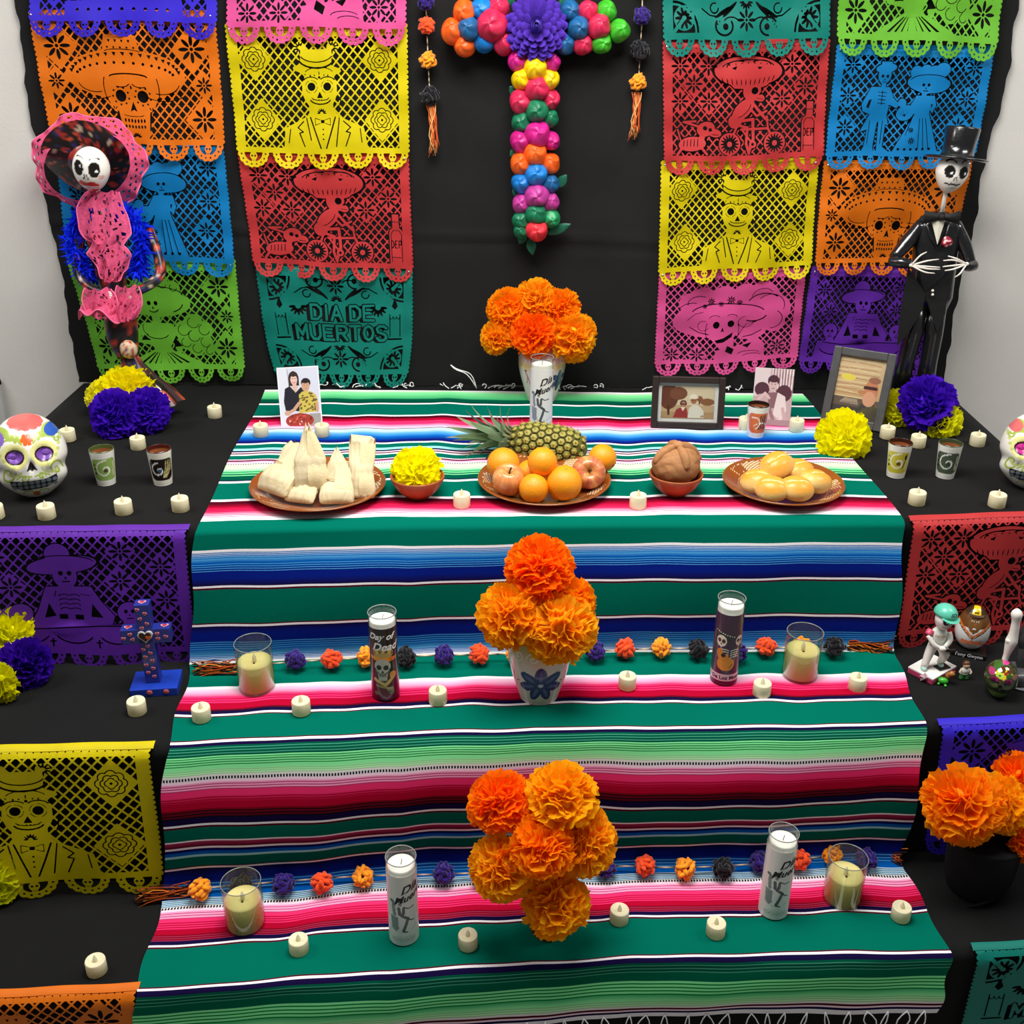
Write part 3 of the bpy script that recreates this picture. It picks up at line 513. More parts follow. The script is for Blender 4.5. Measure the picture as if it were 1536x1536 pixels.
def d_teal():
    F = FRAME.copy(); cuts = []
    txt = un(letters('DIA DE', 15.2, 11.2, 4.0, 2.9, 1.1, .75), letters('MUERTOS', 10.4, 16.9, 4.1, 2.9, 1.15, .8))
    sh = un(np.roll(txt, (2, -6), (0, 1)), np.roll(txt, (1, -3), (0, 1)), txt+.28)
    cuts.append(np.minimum(sh, -(txt-.02)))
    for cx, cy in ((6.2, 15.9), (40.2, 15.9)):
        cuts += [pl([(cx-1.5, cy-2.4), (cx-1.5, cy+4)], .3), pl([(cx+1.5, cy-2.4), (cx+1.5, cy+4)], .3), pl([(cx-1.9, cy+4.8), (cx+1.9, cy+4.8)], .5), poly([(cx, cy-7.0), (cx-.9, cy-4.6), (cx, cy-3.6), (cx+.9, cy-4.6)]), *[arc(cx+k, cy-1.8, .42, .7, 0, 180, .2, 6) for k in (-1, 0, 1)]]
    def flourish(cx, cy, s):
        out = daisy(cx, cy, 2.6)
        for m in (-1, 1):
            out += [ell(cx+m*4.4, cy-s*2.2, 2.6, .46, m*s*42), ell(cx+m*6.2, cy-s*1.6, 2.6, .46, m*s*30), arc(cx+m*8.6, cy-s*2.4, 1.1, 1.1, 0, 290, .36, 12), pl([(cx+m*7.6, cy-s*.6), (cx+m*9.8, cy-s*.8), (cx+m*12, cy-s*2.2)], .34), arc(cx+m*6.0, cy+s*1.4, 2.3, 2.0, 90 if m > 0 else -30, 330 if m > 0 else 210, .5, 14), circ(cx+m*5.6, cy+s*1.5, .75), *[circ(cx+m*(7.2+.5*k), cy+s*(.4+.6*k), .2) for k in range(3)], arc(cx+m*4, cy+s*.6, 2, 1.2, 200, 340, .34)]
        return out
    cuts += flourish(23, 26.6, 1)+flourish(23, 5.6, -1)+burst(23, 22.6, 1.9, 10, 170, 7)+burst(23, 10.0, 1.9, 190, 350, 7)+burst(11.6, 11.6, 2.8, 5, 175, 7)+burst(35.2, 11.6, 2.8, 5, 175, 7)
    for cx, cy, sx, sy in ((3.2, 29.6, 1, -1), (42.8, 29.6, -1, -1), (3.2, 3.2, 1, 1), (42.8, 3.2, -1, 1)):
        q = np.minimum(circ(cx, cy, 7.0), np.minimum((GX-cx)*sx, (GY-cy)*sy)); fx, fy = cx+sx*3.0, cy+sy*3.2
        fl = cut(circ(fx, fy, 2.75), *[ell(fx+1.5*math.cos(t), fy+1.5*math.sin(t), 1.0, .36, math.degrees(t)) for t in np.linspace(0, 2*PI, 10, endpoint=False)])
        links = un(arc(cx, cy, 6.2, 6.2, 90*(0 if (sx > 0 and sy > 0) else 1 if (sx < 0 and sy > 0) else 2 if (sx < 0) else 3), 90*(0 if (sx > 0 and sy > 0) else 1 if (sx < 0 and sy > 0) else 2 if (sx < 0) else 3)+90, .5), seg((cx, cy), (fx, fy), .8))
        cuts.append(np.minimum(q, -un(fl, links)))
    return cut(F, *cuts)
def d_purple():
    D = [(6, 7.4), (31.8, 6.4), (39.8, 10.2), (8.8, 14.4), (31.2, 13.4), (40.4, 18)]
    figs = [ell(19.6, 9.4, 7.2, 2.1, -6), ell(18.9, 7, 2.6, 2.6), ell(19.9, 12, 2.5, 3.1), rect(19, 14, 21, 16), poly([(15.6, 14.6), (25, 14.6), (26.8, 18), (29.4, 21.6), (28.6, 24), (11.4, 24), (13.6, 20)]), poly([(6, 24), (36, 23.4), (38, 30), (5, 30)]), circ(10, 20.8, 2.4), rect(8.8, 21, 11.4, 24.4), circ(32.4, 20.8, 2.4), rect(31, 21, 34, 24.4)]
    cuts = [*skullcuts(20, 11.4, 2.1), *skullcuts(10, 20.8, 1.7), *skullcuts(32.4, 20.6, 1.7), arc(19.6, 8.8, 6.6, 1.6, 190, 350, .24), poly([(15.8, 18.6), (17, 21.8), (14.6, 22.2)]), poly([(24.9, 18.6), (27, 22), (24.4, 21.8)]), *[arc(20.2+m*1.1, 17+k*1.1, 1.1, .5, 200 if m > 0 else 180, 360 if m > 0 else 340, .22, 6) for m in (-1, 1) for k in range(4)], rect(17.6, 21.4, 19.4, 22.6), rect(21, 21.4, 22.8, 22.6), pl([(8, 24.5), (14, 24.9), (26, 24), (34, 24.2)], .3), *[arc(cx, 25.2, 4.4, 3.2, 30, 150, .34) for cx in (11, 20.4, 30)], *[un(seg((x, 27.4), (x, 29.2), .36), seg((x-.6, 28), (x+.6, 28), .32)) for x in (15.6, 25.6)], pl([(22.6, 16.4), (24.6, 16.8)], .2), pl([(17.6, 15.6), (17.2, 17)], .2)]
    return compose([(x, y, 3.2, 3.5) for x, y in D], figs, cuts, gaps=[un(*figs)+.22], daisies= sum([daisy(x, y, 2.4) for x, y in D], []))
def d_indigo():
    D = [(7.4, 8, 4.6), (38.6, 8, 4.6), (6.4, 24.4, 3.2), (39.6, 24.4, 3.2)]
    figs = [ell(23, 9.4, 3.4, 3.8), ell(23, 7.0, 8.4, 1.8), circ(17.6, 10.6, 2.4), circ(28.4, 10.6, 2.4), poly([(18, 13), (28, 13), (31.4, 20), (33, 29.9), (12, 29.9), (14.4, 20)]), ell(22.6, 23.4, 9.4, 3.2, -12), poly([(9, 26.4), (37, 26), (37.6, 29.9), (9, 29.9)])]
    cuts = [*skullcuts(23, 9.0, 2.5), arc(23, 6.8, 7.2, 1.2, 190, 350, .24), ell(21.6, 23.6, 1.6, 1.3), *[seg((20+k*1.6, 15.4), (20.4+k*1.4, 18.6), .26) for k in range(5)], arc(23, 21.2, 7.4, 4.4, 200, 340, .26), *[circ(12+k*2.7, 28.4, .4) for k in range(9)], poly([(17.4, 17.6), (18.4, 20.2), (16.4, 20.6)]), poly([(28.6, 17.6), (29.8, 20.4), (28, 20.4)]), *[arc(x, 10.6, 1.3, 1.3, 0, 270, .2, 8) for x in (17.6, 28.4)]]
    return compose([(x, y, r, r*1.12) for x, y, r in D], figs, cuts, sum([daisy(x, y, r*.66) for x, y, r in D], []))

def trace(F):
    """outline loops of F>0 (marching squares), thinned, then a constrained triangulation"""
    F = F.copy(); F[0] = F[-1] = -1; F[:, 0] = F[:, -1] = -1; F[np.abs(F) < 1e-5] = 1e-5
    ny, nx = F.shape; S = F > 0; nb = {}
    def he(i, j): a, b = F[i, j], F[i, j+1]; return (_gx[j]+HG*a/(a-b), _gy[i])
    def ve(i, j): a, b = F[i, j], F[i+1, j]; return (_gx[j], _gy[i]+HG*a/(a-b))
    code = S[:-1, :-1]*1+S[:-1, 1:]*2+S[1:, 1:]*4+S[1:, :-1]*8
    TB = {1: [(3, 0)], 2: [(0, 1)], 3: [(3, 1)], 4: [(1, 2)], 5: [(3, 2), (1, 0)], 6: [(0, 2)], 7: [(3, 2)], 8: [(2, 3)], 9: [(2, 0)], 10: [(0, 3), (2, 1)], 11: [(2, 1)], 12: [(1, 3)], 13: [(1, 0)], 14: [(0, 3)]}
    ii, jj = np.nonzero((code > 0) & (code < 15))
    for i, j in zip(ii.tolist(), jj.tolist()):
        E = (('h', i, j), ('v', i, j+1), ('h', i+1, j), ('v', i, j))
        for a, b in TB[int(code[i, j])]: nb[E[a]] = E[b]
    loops = []
    while nb:
        k0, k = next(iter(nb.items())); del nb[k0]; L = [k0]
        while k in nb: L.append(k); k = nb.pop(k)
        P = np.array([he(i, j) if t == 'h' else ve(i, j) for t, i, j in L])
        if len(P) < 4: continue
        # Douglas-Peucker on the closed loop
        keep = np.zeros(len(P)+1, bool); Q = np.vstack([P, P[:1]]); f = int(np.argmax(((P-P[0])**2).sum(1))); keep[[0, f, len(P)]] = True; st = [(0, f), (f, len(P))]
        while st:
            a, b = st.pop()
            if b-a < 2: continue
            d = Q[b]-Q[a]; n = math.hypot(*d)+1e-9; R = Q[a+1:b]-Q[a]; ds = np.abs(R[:, 0]*d[1]-R[:, 1]*d[0])/n; m = int(ds.argmax())
            if ds[m] > .035: keep[a+1+m] = True; st += [(a, a+1+m), (a+1+m, b)]
        Pk = Q[keep][:-1]
        if len(Pk) >= 3: loops.append(Pk)
    pts = []; ed = []
    for L in loops:
        n = len(pts); pts += [Vector(p) for p in L]; ed += [(n+i, n+(i+1) % len(L)) for i in range(len(L))]
    for y in np.arange(1.2, PH, 2.3):
        for x in np.arange(1.6, PW, 2.3):
            i, j = int(round((y-_gy[0])/HG)), int(round((x-_gx[0])/HG))
            if F[i, j] > .12: pts.append(Vector((x, y)))
    r = delaunay_2d_cdt(pts, ed, [], 0, 1e-5)
    V = np.array([tuple(v) for v in r[0]]); T = np.array([t for t in r[2] if len(t) == 3])
    c = V[T].mean(1); fj = np.clip((c[:, 0]-_gx[0])/HG, 0, nx-1.001); fi = np.clip((c[:, 1]-_gy[0])/HG, 0, ny-1.001); j0 = fj.astype(int); i0 = fi.astype(int); a = fj-j0; b = fi-i0
    val = F[i0, j0]*(1-a)*(1-b)+F[i0, j0+1]*a*(1-b)+F[i0+1, j0]*(1-a)*b+F[i0+1, j0+1]*a*b
    T = T[val > 0]; used = np.unique(T); rm = -np.ones(len(V), int); rm[used] = np.arange(len(used))
    return V[used], rm[T]
DES = {k: trace(f()) for k, f in dict(yellow=d_yellow, orange=d_orange, red=d_red, blue=d_blue, green=d_green, pink=d_pink, teal=d_teal, purple=d_purple, indigo=d_indigo).items()}
PCOL = dict(yellow='e8d400', orange='f57c12', red='cf3a3c', blue='0a86cc', green='76c83a', pink='e8559a', teal='0a8576', purple='6a2cb0', indigo='3a28d8')
def paper_mat(k): return mat('tissue_'+k, tuple(np.array(hx(PCOL[k]))*.86), .55, .25, bump=.12, bscale=60, var=.05, vscale=25, alpha=.84)
PAPER_FACE = {}
def banner_backdrop(k, q, label, seed, off=.0, curl=.0):
    """a sheet pinned flat on the backdrop; q = its corners in the photograph (TL,TR,BR,BL)"""
    Y = 3.026-off; P = [aty(u, v, Y) for u, v in q]; V2, T = DES[k]; s = V2[:, 0]/PW; t = V2[:, 1]/PH
    B = (np.outer((1-s)*(1-t), P[0])+np.outer(s*(1-t), P[1])+np.outer(s*t, P[2])+np.outer((1-s)*t, P[3]))
    rg = np.random.default_rng(seed); a = rg.uniform(0, 6, 6)
    B[:, 1] -= .004*np.sin(s*9+a[0])*np.sin(t*4+a[1])+.003*np.sin(s*17+a[2]+t*6)+.002*np.sin(t*23+a[3])+.010*np.clip(t-.72, 0, 1)/.28+.006*np.clip(t-.86, 0, 1)/.14*np.sin(s*21+a[4])
    B[:, 2] += .002*np.sin(s*8+a[5])
    if curl: B[:, 0] += curl*(t-.4)*(.5-s)*np.clip(t-.4, 0, 1)
    base = (P[2]+P[3])/2
    r = thing('paper_banner', label, 'paper banner', base, group='cut paper banners on the backdrop')
    obj('paper_sheet', B-base, T[:, ::-1], paper_mat(k), r, smooth=True)
    pin = mat('steel_pin', (.7, .7, .72), .25, .5, metal=1)
    for sx in (.035, .965):
        p = P[0]*(1-sx)+P[1]*sx; d = np.array([0, -.008, -.012]); obj('pin', *ball(p+d-base, .0032, 8, 6), pin, r)
    return r
BB = [('indigo', ((36, -180), (322, -184), (331, 60), (42, 55)), 'indigo cut paper banner at the top left above the orange sombrero skull'),
      ('orange', ((37, 14), (326, 16), (343, 243), (80, 236)), 'orange cut paper banner with sombrero skull above the pink lace hat'),
      ('blue', ((78, 213), (338, 216), (358, 416), (100, 410)), 'blue cut paper banner partly behind the doll with the blue feather boa'),
      ('green', ((98, 388), (355, 390), (373, 573), (150, 573)), 'lime green cut paper banner lowest of the left column, beside the doll skirt'),
      ('pink', ((330, -180), (612, -185), (613, 70), (338, 66)), 'pink cut paper banner at the top edge above the left yellow banner'),
      ('yellow', ((334, 36), (614, 34), (618, 255), (355, 252)), 'yellow cut paper banner of a skeleton in top hat, left of the hanging cross'),
      ('red', ((353, 228), (616, 230), (624, 426), (380, 414)), 'red cut paper banner with cyclist, above the teal lettered banner'),
      ('teal', ((379, 396), (622, 400), (622, 582), (406, 578)), 'teal cut paper banner lettered DIA DE MUERTOS behind the photo of two women'),
      ('teal', ((990, -165), (1252, -165), (1246, 85), (992, 88)), 'teal cut paper banner at the top edge right of the hanging cross'),
      ('red', ((991, 62), (1248, 58), (1236, 257), (993, 265)), 'red cut paper banner with cyclist between the teal and right yellow banners'),
      ('yellow', ((989, 240), (1232, 236), (1218, 416), (984, 430)), 'yellow cut paper banner of a skeleton in top hat above the pink lady banner'),
      ('pink', ((986, 405), (1212, 402), (1197, 553), (978, 566)), 'pink cut paper banner of a lady in a wide hat above the brown framed photo'),
      ('green', ((1262, -160), (1528, -165), (1494, 93), (1250, 83)), 'lime green cut paper banner in the top right corner'),
      ('blue', ((1252, 66), (1496, 70), (1463, 252), (1233, 256)), 'blue cut paper banner of a couple beside the black top hat'),
      ('orange', ((1234, 240), (1462, 238), (1422, 416), (1217, 411)), 'orange cut paper banner with sombrero skull beside the skeleton groom'),
      ('purple', ((1215, 400), (1420, 400), (1395, 565), (1192, 560)), 'purple cut paper banner behind the grey framed sunset photo')]
lay = {'indigo': .012, 'orange': .006, 'blue': .003, 'green': .0}
for i, (k, q, lab) in enumerate(BB):
    col = i//4; row = i % 4; banner_backdrop(k, q, lab, 100+i, off=.0105-.0035*row, curl=.12 if i == 7 else 0)

def banner_tier(k, label, xr, width, front, zt, H, yaw_in=0, seed=0, side=1, lean=.0, skew=0.0):
    """a sheet hung over the front edge of a tier: the hem lies on the rounded edge. xr = inner edge x, side=-1 runs to the left"""
    V2, T = DES[k]; rg = np.random.default_rng(seed); a = rg.uniform(0, 6, 6)
    sx = V2[:, 0]/PW if side > 0 else V2[:, 0]/PW-1; t = V2[:, 1]/PH
    x = xr+sx*width*(1+skew*t); hem = 2.6/PH
    dist = t*H; fy = crv(front, x)
    R = .03
    ang = np.clip(dist/R, 0, PI/2); y = fy+.001+R-R*np.sin(ang)-.008; z = zt+.006-R+R*np.cos(ang)
    d = np.clip(dist-R*PI/2, 0, 9); z = z-d; y = y-.002-lean*d-.003*np.sin(x*30+a[0])*np.clip(d*8, 0, 1)-.004*np.sin(x*17+t*5+a[1])*np.clip(d*5, 0, 1)
    P = np.stack([x, y, z], -1); base = np.array([xr+side*width/2, float(crv(front, xr+side*width/2))-.01, zt-H])
    r = thing('paper_banner', label, 'paper banner', base, group='cut paper banners on the tier fronts')
    obj('paper_sheet', P-base, T, paper_mat(k), r)
    # folded hem: a second strip of paper glued over the string
    n = 40; hx_ = np.linspace(0, 1, n)*width*side+xr; V = []
    for dd in np.linspace(-.002, H*.052, 7):
        an = min(dd/R, PI/2); dn = max(dd-R*PI/2, 0)
        for xx in hx_: V.append((xx, float(crv(front, xx))+.001+R-R*math.sin(max(an, 0))-.0095-.001*math.sin(40*xx), zt+.0075-R+R*math.cos(max(an, 0))-dn))
    obj('hem', np.array(V)-base, gridF(7, n), paper_mat(k), r)
    return r
banner_tier('purple', 'purple cut paper banner on the top tier behind the blue heart cross', -.688, .47, T1F, Z1, .345, side=-1, seed=1, lean=.08, skew=.02)
banner_tier('red', 'dark red cut paper banner on the top tier behind the baseball figurines', .872, .44, T1F, Z1, .335, side=1, seed=2, lean=.06)
banner_tier('yellow', 'yellow cut paper banner hung from the middle tier at left', -.70, .50, T2F, Z2, .355, side=-1, seed=3, lean=.1, skew=.06)
banner_tier('indigo', 'indigo cut paper banner hung from the middle tier behind the black pot', .876, .46, T2F, Z2, .335, side=1, seed=4, lean=.08)
banner_tier('orange', 'orange cut paper banner hung from the lowest tier at the bottom left', -.685, .46, T3F, Z3, .32, side=-1, seed=5)
banner_tier('teal', 'teal cut paper banner hung from the lowest tier at the bottom right', .905, .46, T3F, Z3, .32, side=1, seed=6)

# ------------------------------------------------------------------ candles
cream = mat('cream_plastic', 'fbf3cf', .45, .35, trans=.25)
LT = Z1+.006; LM = Z2+.006; LL = Z3+.006                      # on the blanket
def make_tealight():
    r = thing('tealight', 'x', 'candle')
    obj('body', *lathe([(.0005, .0), (.0175, 0), (.019, .0015), (.0188, .028), (.0178, .0302), (.0165, .030), (.0125, .0272), (.0006, .0268)], 28), cream, r)
    obj('flame_tip', *lathe(smoothprof([(.0042, .0266), (.0046, .030), (.0036, .0345), (.0017, .039), (.0003, .042)], 3), 12), mat('flame_plastic', 'f4eed2', .4, .4, trans=.4), r)
    return r
TEA = [(323, 630.8, Z1, 'on bare black cloth between the doll and the photo of two women'), (208, 678, Z1, 'below the purple paper flowers at left'), (71, 782, Z1, 'in front of the left sugar skull chin'), (186.6, 774.8, Z1, 'below the green painted cup at the left table edge'),
       (271.5, 770.6, Z1, 'nearest the blanket on the left table edge'), (-6, 782, Z1, 'cut by the left picture edge below the sugar skull'), (103, 666, Z1, 'half hidden behind the left sugar skull'), (392, 658.8, LT, 'at the left foot of the photo of two women'), (483.6, 658.8, LT, 'at the right foot of the photo of two women'),
       (692.8, 764.4, LT, 'between the yellow flower bowl and the fruit plate'), (956.5, 765.8, LT, 'between the fruit plate and the round bread bowl'), (1118, 648, LT, 'half hidden behind the orange and black cup'), (1194, 651, LT, 'at the right foot of the sepia photo'), (1330, 661.9, Z1, 'right of the grey framed sunset photo'),
       (1376, 675, Z1, 'under the drooping yellow flower at right'), (1465, 673, Z1, 'beside the right sugar skull cheek'), (1374, 761, Z1, 'in front of the two painted cups at right'), (1494, 764.6, Z1, 'in front of the right sugar skull'),
       (303, 1084, LM, 'at the left blanket edge of the middle tier'), (452.5, 1074, LM, 'under the purple pompom of the middle tier'), (657, 1058, LM, 'between the Day of Dead candle and the middle vase'), (940.5, 1036, LM, 'just right of the middle vase'), (1142, 1047, LM, 'between the purple label candle and the glass pillar'), (1285, 1038, LM, 'at the right blanket edge of the middle tier'), (206.5, 1074, Z2, 'in front of the blue heart cross base'),
       (449, 1431, LL, 'between the left glass pillar and white candle on the lowest tier'), (702, 1424, LL, 'left of the lowest flower pot'), (928.5, 1386, LL, 'right of the lowest flower pot'), (1073, 1406, LL, 'left of the lower right white candle'), (1350, 1382, LL, 'at the right blanket edge of the lowest tier'), (146, 1462.5, Z3, 'alone on black cloth at the lower left')]
tl0 = make_tealight()
for i, (u, v, z, lab) in enumerate(TEA):
    o = tl0 if i == 0 else copy_tree(tl0)
    o.location = tuple(at(u, v-5.5, z+.0005)); o.rotation_euler.z = random.uniform(0, 6)
    tag(o, 'cream flameless tealight '+lab, 'candle', 'flameless tealights')

glass = glass_mat('clear_glass', (.95, .96, .95)); smoke_glass = glass_mat('tinted_glass', (.88, .90, .86))
wax_m = mat('white_wax', 'f6f4ea', .5, .3, trans=.15); wick_m = mat('wick', '3a342c', .9)
def pillar(u, v, z, lab):
    r = thing('glass_pillar_candle', lab, 'candle', at(u, v, z+.0005), group='flameless candles in glass cylinders')
    obj('glass', *lathe([(.0005, .0), (.037, 0), (.039, .002), (.039, .109), (.0385, .110), (.0375, .109), (.0375, .004), (.0005, .003)], 40), smoke_glass, r)
    q_ = np.linspace(0, 2*PI, 49); obj('glass_rim', *tube(np.stack([.0383*np.cos(q_), .0383*np.sin(q_), np.full(49, .1098)], -1), .0009, 6, caps=False), mat('glass_edge', (.22, .24, .22), .1, .6), r)
    n = 40; pr = [(.0005, .0045), (.0355, .0045), (.036, .008), (.036, .064), (.0345, .067), (.028, .0655), (.012, .063), (.0005, .0625)]
    obj('wax', *lathe(pr, n), mat('ivory_wax', 'f6ea9c', .5, .3, trans=.3), r)
    w_ = obj('flame', *lathe(smoothprof([(.0035, .0635), (.0045, .070), (.0035, .077), (.0006, .084)], 3), 10), mat('flame_plastic', 'f4eed2', .4, .4, trans=.4), r)
    obj('wick_hole', *ball((0, -.006, .0632), (.0028, .0028, .001), 8, 5), wick_m, w_)
pillar(386, 1030, LM, 'ivory candle in clear glass cylinder at the left of the middle tier')
pillar(1199, 1012, LM, 'ivory candle in clear glass cylinder at the right of the middle tier')
pillar(369, 1385, LL, 'ivory candle in clear glass cylinder at the left of the lowest tier')
pillar(1262, 1347, LL, 'ivory candle in clear glass cylinder at the right of the lowest tier')

# --- tall glass candles with printed wraps
CR_, CH_ = .029, .20
def wrap_grid(fn, h0, h1, nu=200, nv=190, r=.0293):
    """printed sleeve: fn(s,h)->colour, s = cm along the girth from the front, h = cm above the base"""
    th = np.linspace(-PI, PI, nu, endpoint=False); h = np.linspace(h0, h1, nv); TH, HH = np.meshgrid(th, h)
    V = np.stack([r*np.sin(TH), -r*np.cos(TH), HH], -1).reshape(-1, 3)
    return V, gridF(nv, nu, cu=True), fn(TH*r*100, HH*100).reshape(-1, 3)
class Pic:
    """flat print painted on a grid of points"""
    def __init__(s, X, Y, bg): s.X, s.Y = X, Y; s.C = np.empty(X.shape+(3,)); s.C[:] = hx(bg)
    def put(s, m, c): s.C[m] = hx(c); return s
    def ell(s, cx, cy, rx, ry, c, a=0):
        k, q = math.cos(math.radians(a)), math.sin(math.radians(a)); dx, dy = s.X-cx, s.Y-cy
        return s.put(((dx*k+dy*q)/rx)**2+((-dx*q+dy*k)/ry)**2 < 1, c)
    def line(s, P, wd, c):
        for (x0, y0), (x1, y1) in zip(P[:-1], P[1:]):
            dx, dy = x1-x0, y1-y0; t = np.clip(((s.X-x0)*dx+(s.Y-y0)*dy)/(dx*dx+dy*dy+1e-9), 0, 1); s.put(np.hypot(s.X-x0-t*dx, s.Y-y0-t*dy) < wd/2, c)
        return s
    def poly(s, P, c):
        ins = np.zeros(s.X.shape, bool)
        for (x0, y0), (x1, y1) in zip(P, P[1:]+P[:1]):
            if y0 != y1: ins ^= ((y0 > s.Y) != (y1 > s.Y)) & (s.X < (x1-x0)*(s.Y-y0)/(y1-y0)+x0)
        return s.put(ins, c)
    def arc(s, cx, cy, rx, ry, a0, a1, wd, c, n=16): return s.line([(cx+rx*math.cos(t), cy+ry*math.sin(t)) for t in np.radians(np.linspace(a0, a1, n))], wd, c)
    def spiral(s, cx, cy, r, turns, a0, wd, c, d=1): 
        t = np.linspace(0, 1, 40); return s.line([(cx+r*(1-q)*math.cos(a0+d*q*turns*2*PI), cy+r*(1-q)*math.sin(a0+d*q*turns*2*PI)) for q in t], wd, c)
def skull_print(p, x, y, s, bone='c9c2a6', dark='1c1a18'):
    p.ell(x, y, .95*s, 1.05*s, bone).poly([(x-.6*s, y-.6*s), (x+.6*s, y-.6*s), (x+.45*s, y-1.75*s), (x-.45*s, y-1.75*s)], bone)
    p.ell(x-.4*s, y-.05*s, .3*s, .33*s, dark).ell(x+.4*s, y-.05*s, .3*s, .33*s, dark).poly([(x, y-.35*s), (x-.18*s, y-.75*s), (x+.18*s, y-.75*s)], dark)
    p.line([(x-.4*s, y-1.1*s), (x+.4*s, y-1.1*s)], .09*s, dark)
    for k in (-.3, -.1, .1, .3): p.line([(x+k*s, y-.95*s), (x+k*s, y-1.3*s)], .06*s, dark)
def lab_white(X, Y):
    p = Pic(X, Y, 'e6e6e0'); g, d = '55585a', '26282a'
    p.line([(-1.9, 10.4), (-1.7, 8.2)], .75, '8c9090').poly([(-2.6, 7.9), (-1.0, 7.6), (-.9, 4.6), (-1.5, 3.9), (-2.4, 4.6)], '8a8f90')      # the dancer's partner
    p.ell(-1.75, 10.9, .42, .6, '7c8082').ell(-2.2, 11.5, .5, .4, '6a6e70')
    p.poly([(-.95, 12.6), (-.1, 12.5), (-.2, 11.6), (-.85, 11.7)], d).line([(-1.15, 11.55), (.1, 11.4)], .2, d).ell(-.5, 10.95, .36, .5, '9a9c98').ell(-.6, 11.0, .1, .1, d).ell(-.38, 11.0, .1, .1, d)
    p.poly([(-1.1, 10.2), (.5, 10.3), (.35, 8.2), (-.9, 8.1)], g).poly([(-.5, 10.2), (-.05, 10.2), (-.25, 8.4)], 'f0f0ec').line([(.4, 10.1), (1.1, 9.7), (2.2, 9.9)], .28, g)
    p.line([(-.3, 8.1), (.95, 7.2), (.5, 5.6), (.0, 4.2)], .62, g).line([(-.1, 4.0), (.7, 3.8)], .3, d).line([(.5, 7.8), (1.5, 6.6), (2.2, 6.4)], .26, d).line([(-2.6, 4.3), (-1.2, 3.9), (.2, 3.7)], .1, 'a8aaa6').line([(1.6, 4.2), (3.0, 5.0)], .12, 'a0a29e')
    rows = np.floor(Y/.22).astype(int); m = (np.abs(X) < 2.4) & (Y > 1.2) & (Y < 2.4) & (rows % 2 == 0) & (np.sin(X*31+rows*7) > -.5); p.put(m, '9aa39b')
    p.arc(0, 1.9, 3, .8, 60, 120, .08, 'b0b4ae')
    for k in range(5): p.line([(-.1+k*.25, 12.1), (-.0+k*.25, 12.3)], .09, '6a6a6a')
    return p.C
def lab_black(X, Y):
    p = Pic(X, Y, '14100f'); p.put(Y < 7.2-.12*X**2*.2, '5a0f2a')
    p.ell(0, 12.0, 2.3, 1.2, 'b59a50'); 
    for k in range(7): p.ell(-1.9+k*.65, 12.4-.12*(k-3)**2*.4, .36, .36, 'd8b45c' if k % 2 else '7c5a2a')
    p.poly([(-3.2, 11.2), (3.2, 11.0), (2.9, 10.3), (1.4, 10.0), (-1.4, 10.1), (-2.9, 10.6)], 'e8952c').poly([(1.2, 11.0), (3.2, 11.0), (2.4, 10.1), (1.4, 10.0)], 'd86a1c')
    skull_print(p, -.2, 8.7, 1.85, 'b6b6a4', '1a1614'); p.arc(-.2, 8.9, 1.7, 1.9, 200, 340, .25, '2a1c1c')
    p.ell(2.0, 6.6, .8, .9, 'd8954a').line([(-2, 5.6), (.3, 4.4), (2, 6)], .75, 'd2b06a').line([(-1.6, 4.2), (1.6, 3.4)], .5, 'a8874e').ell(-.2, 2.6, 1.1, .9, '6a1430').ell(1.6, 2.4, .7, .5, '5b6a3a').ell(-1.7, 2.2, .6, .45, '7a6a46')
    for k in range(5): p.line([(.6+.3*k, 3.7), (.8+.3*k, 2.9)], .12, 'd0c49a')
    p.put(Y < .7, '3a0a1a'); return p.C
def lab_purple(X, Y):
    p = Pic(X, Y, '432a40')
    p.ell(-.9, 12.1, 2.3, .9, '2c2e2c').line([(-3, 13.4), (-1, 13.0), (1.4, 12.2)], .5, '1a1a1a')
    for k in range(9): p.ell(-2.9+k*.5, 13.4-.14*k, .13, .16, 'e8e0d8')
    for x, y, s in ((-1.6, 11.1, 1.15), (2.5, 11.2, 1.0)):
        p.ell(x, y, s, 1.2*s, 'e6dccb').ell(x-.42*s, y+.1*s, .36*s, .45*s, '4a2c20').ell(x+.42*s, y, .36*s, .45*s, '4a2c20').ell(x, y-.6*s, .14*s, .2*s, '3a2020').line([(x-.5*s, y-1.0*s), (x+.4*s, y-1.0*s)], .25*s, 'e0d4bc')
    p.line([(-1.6, 9.9), (-1.4, 7.6)], .16, 'e8e2da').line([(2.4, 9.9), (1.8, 7.6)], .16, 'e8e2da')
    for k in range(4): p.arc(-1.0, 8.9-.55*k, 1.1, .3, 0, 180, .16, 'eee8e0').arc(1.6, 8.8-.55*k, 1.0, .3, 0, 180, .16, 'eee8e0')
    p.ell(-.3, 5.6, 1.9, 1.75, 'e0922e').ell(-.9, 7.2, 1.2, 1.0, 'd88a2c').ell(-1.7, 8.2, .7, 1.1, 'd2852c').ell(-.9, 7.7, .5, .5, '30161c').line([(.6, 4.7), (1.2, 5.6)], .22, '6a2a1c')
    p.put((Y > 1.3) & (Y < 3.0), 'd8c4cc'); p.put(Y <= 1.3, '4a1638'); return p.C
WRAPS = {}
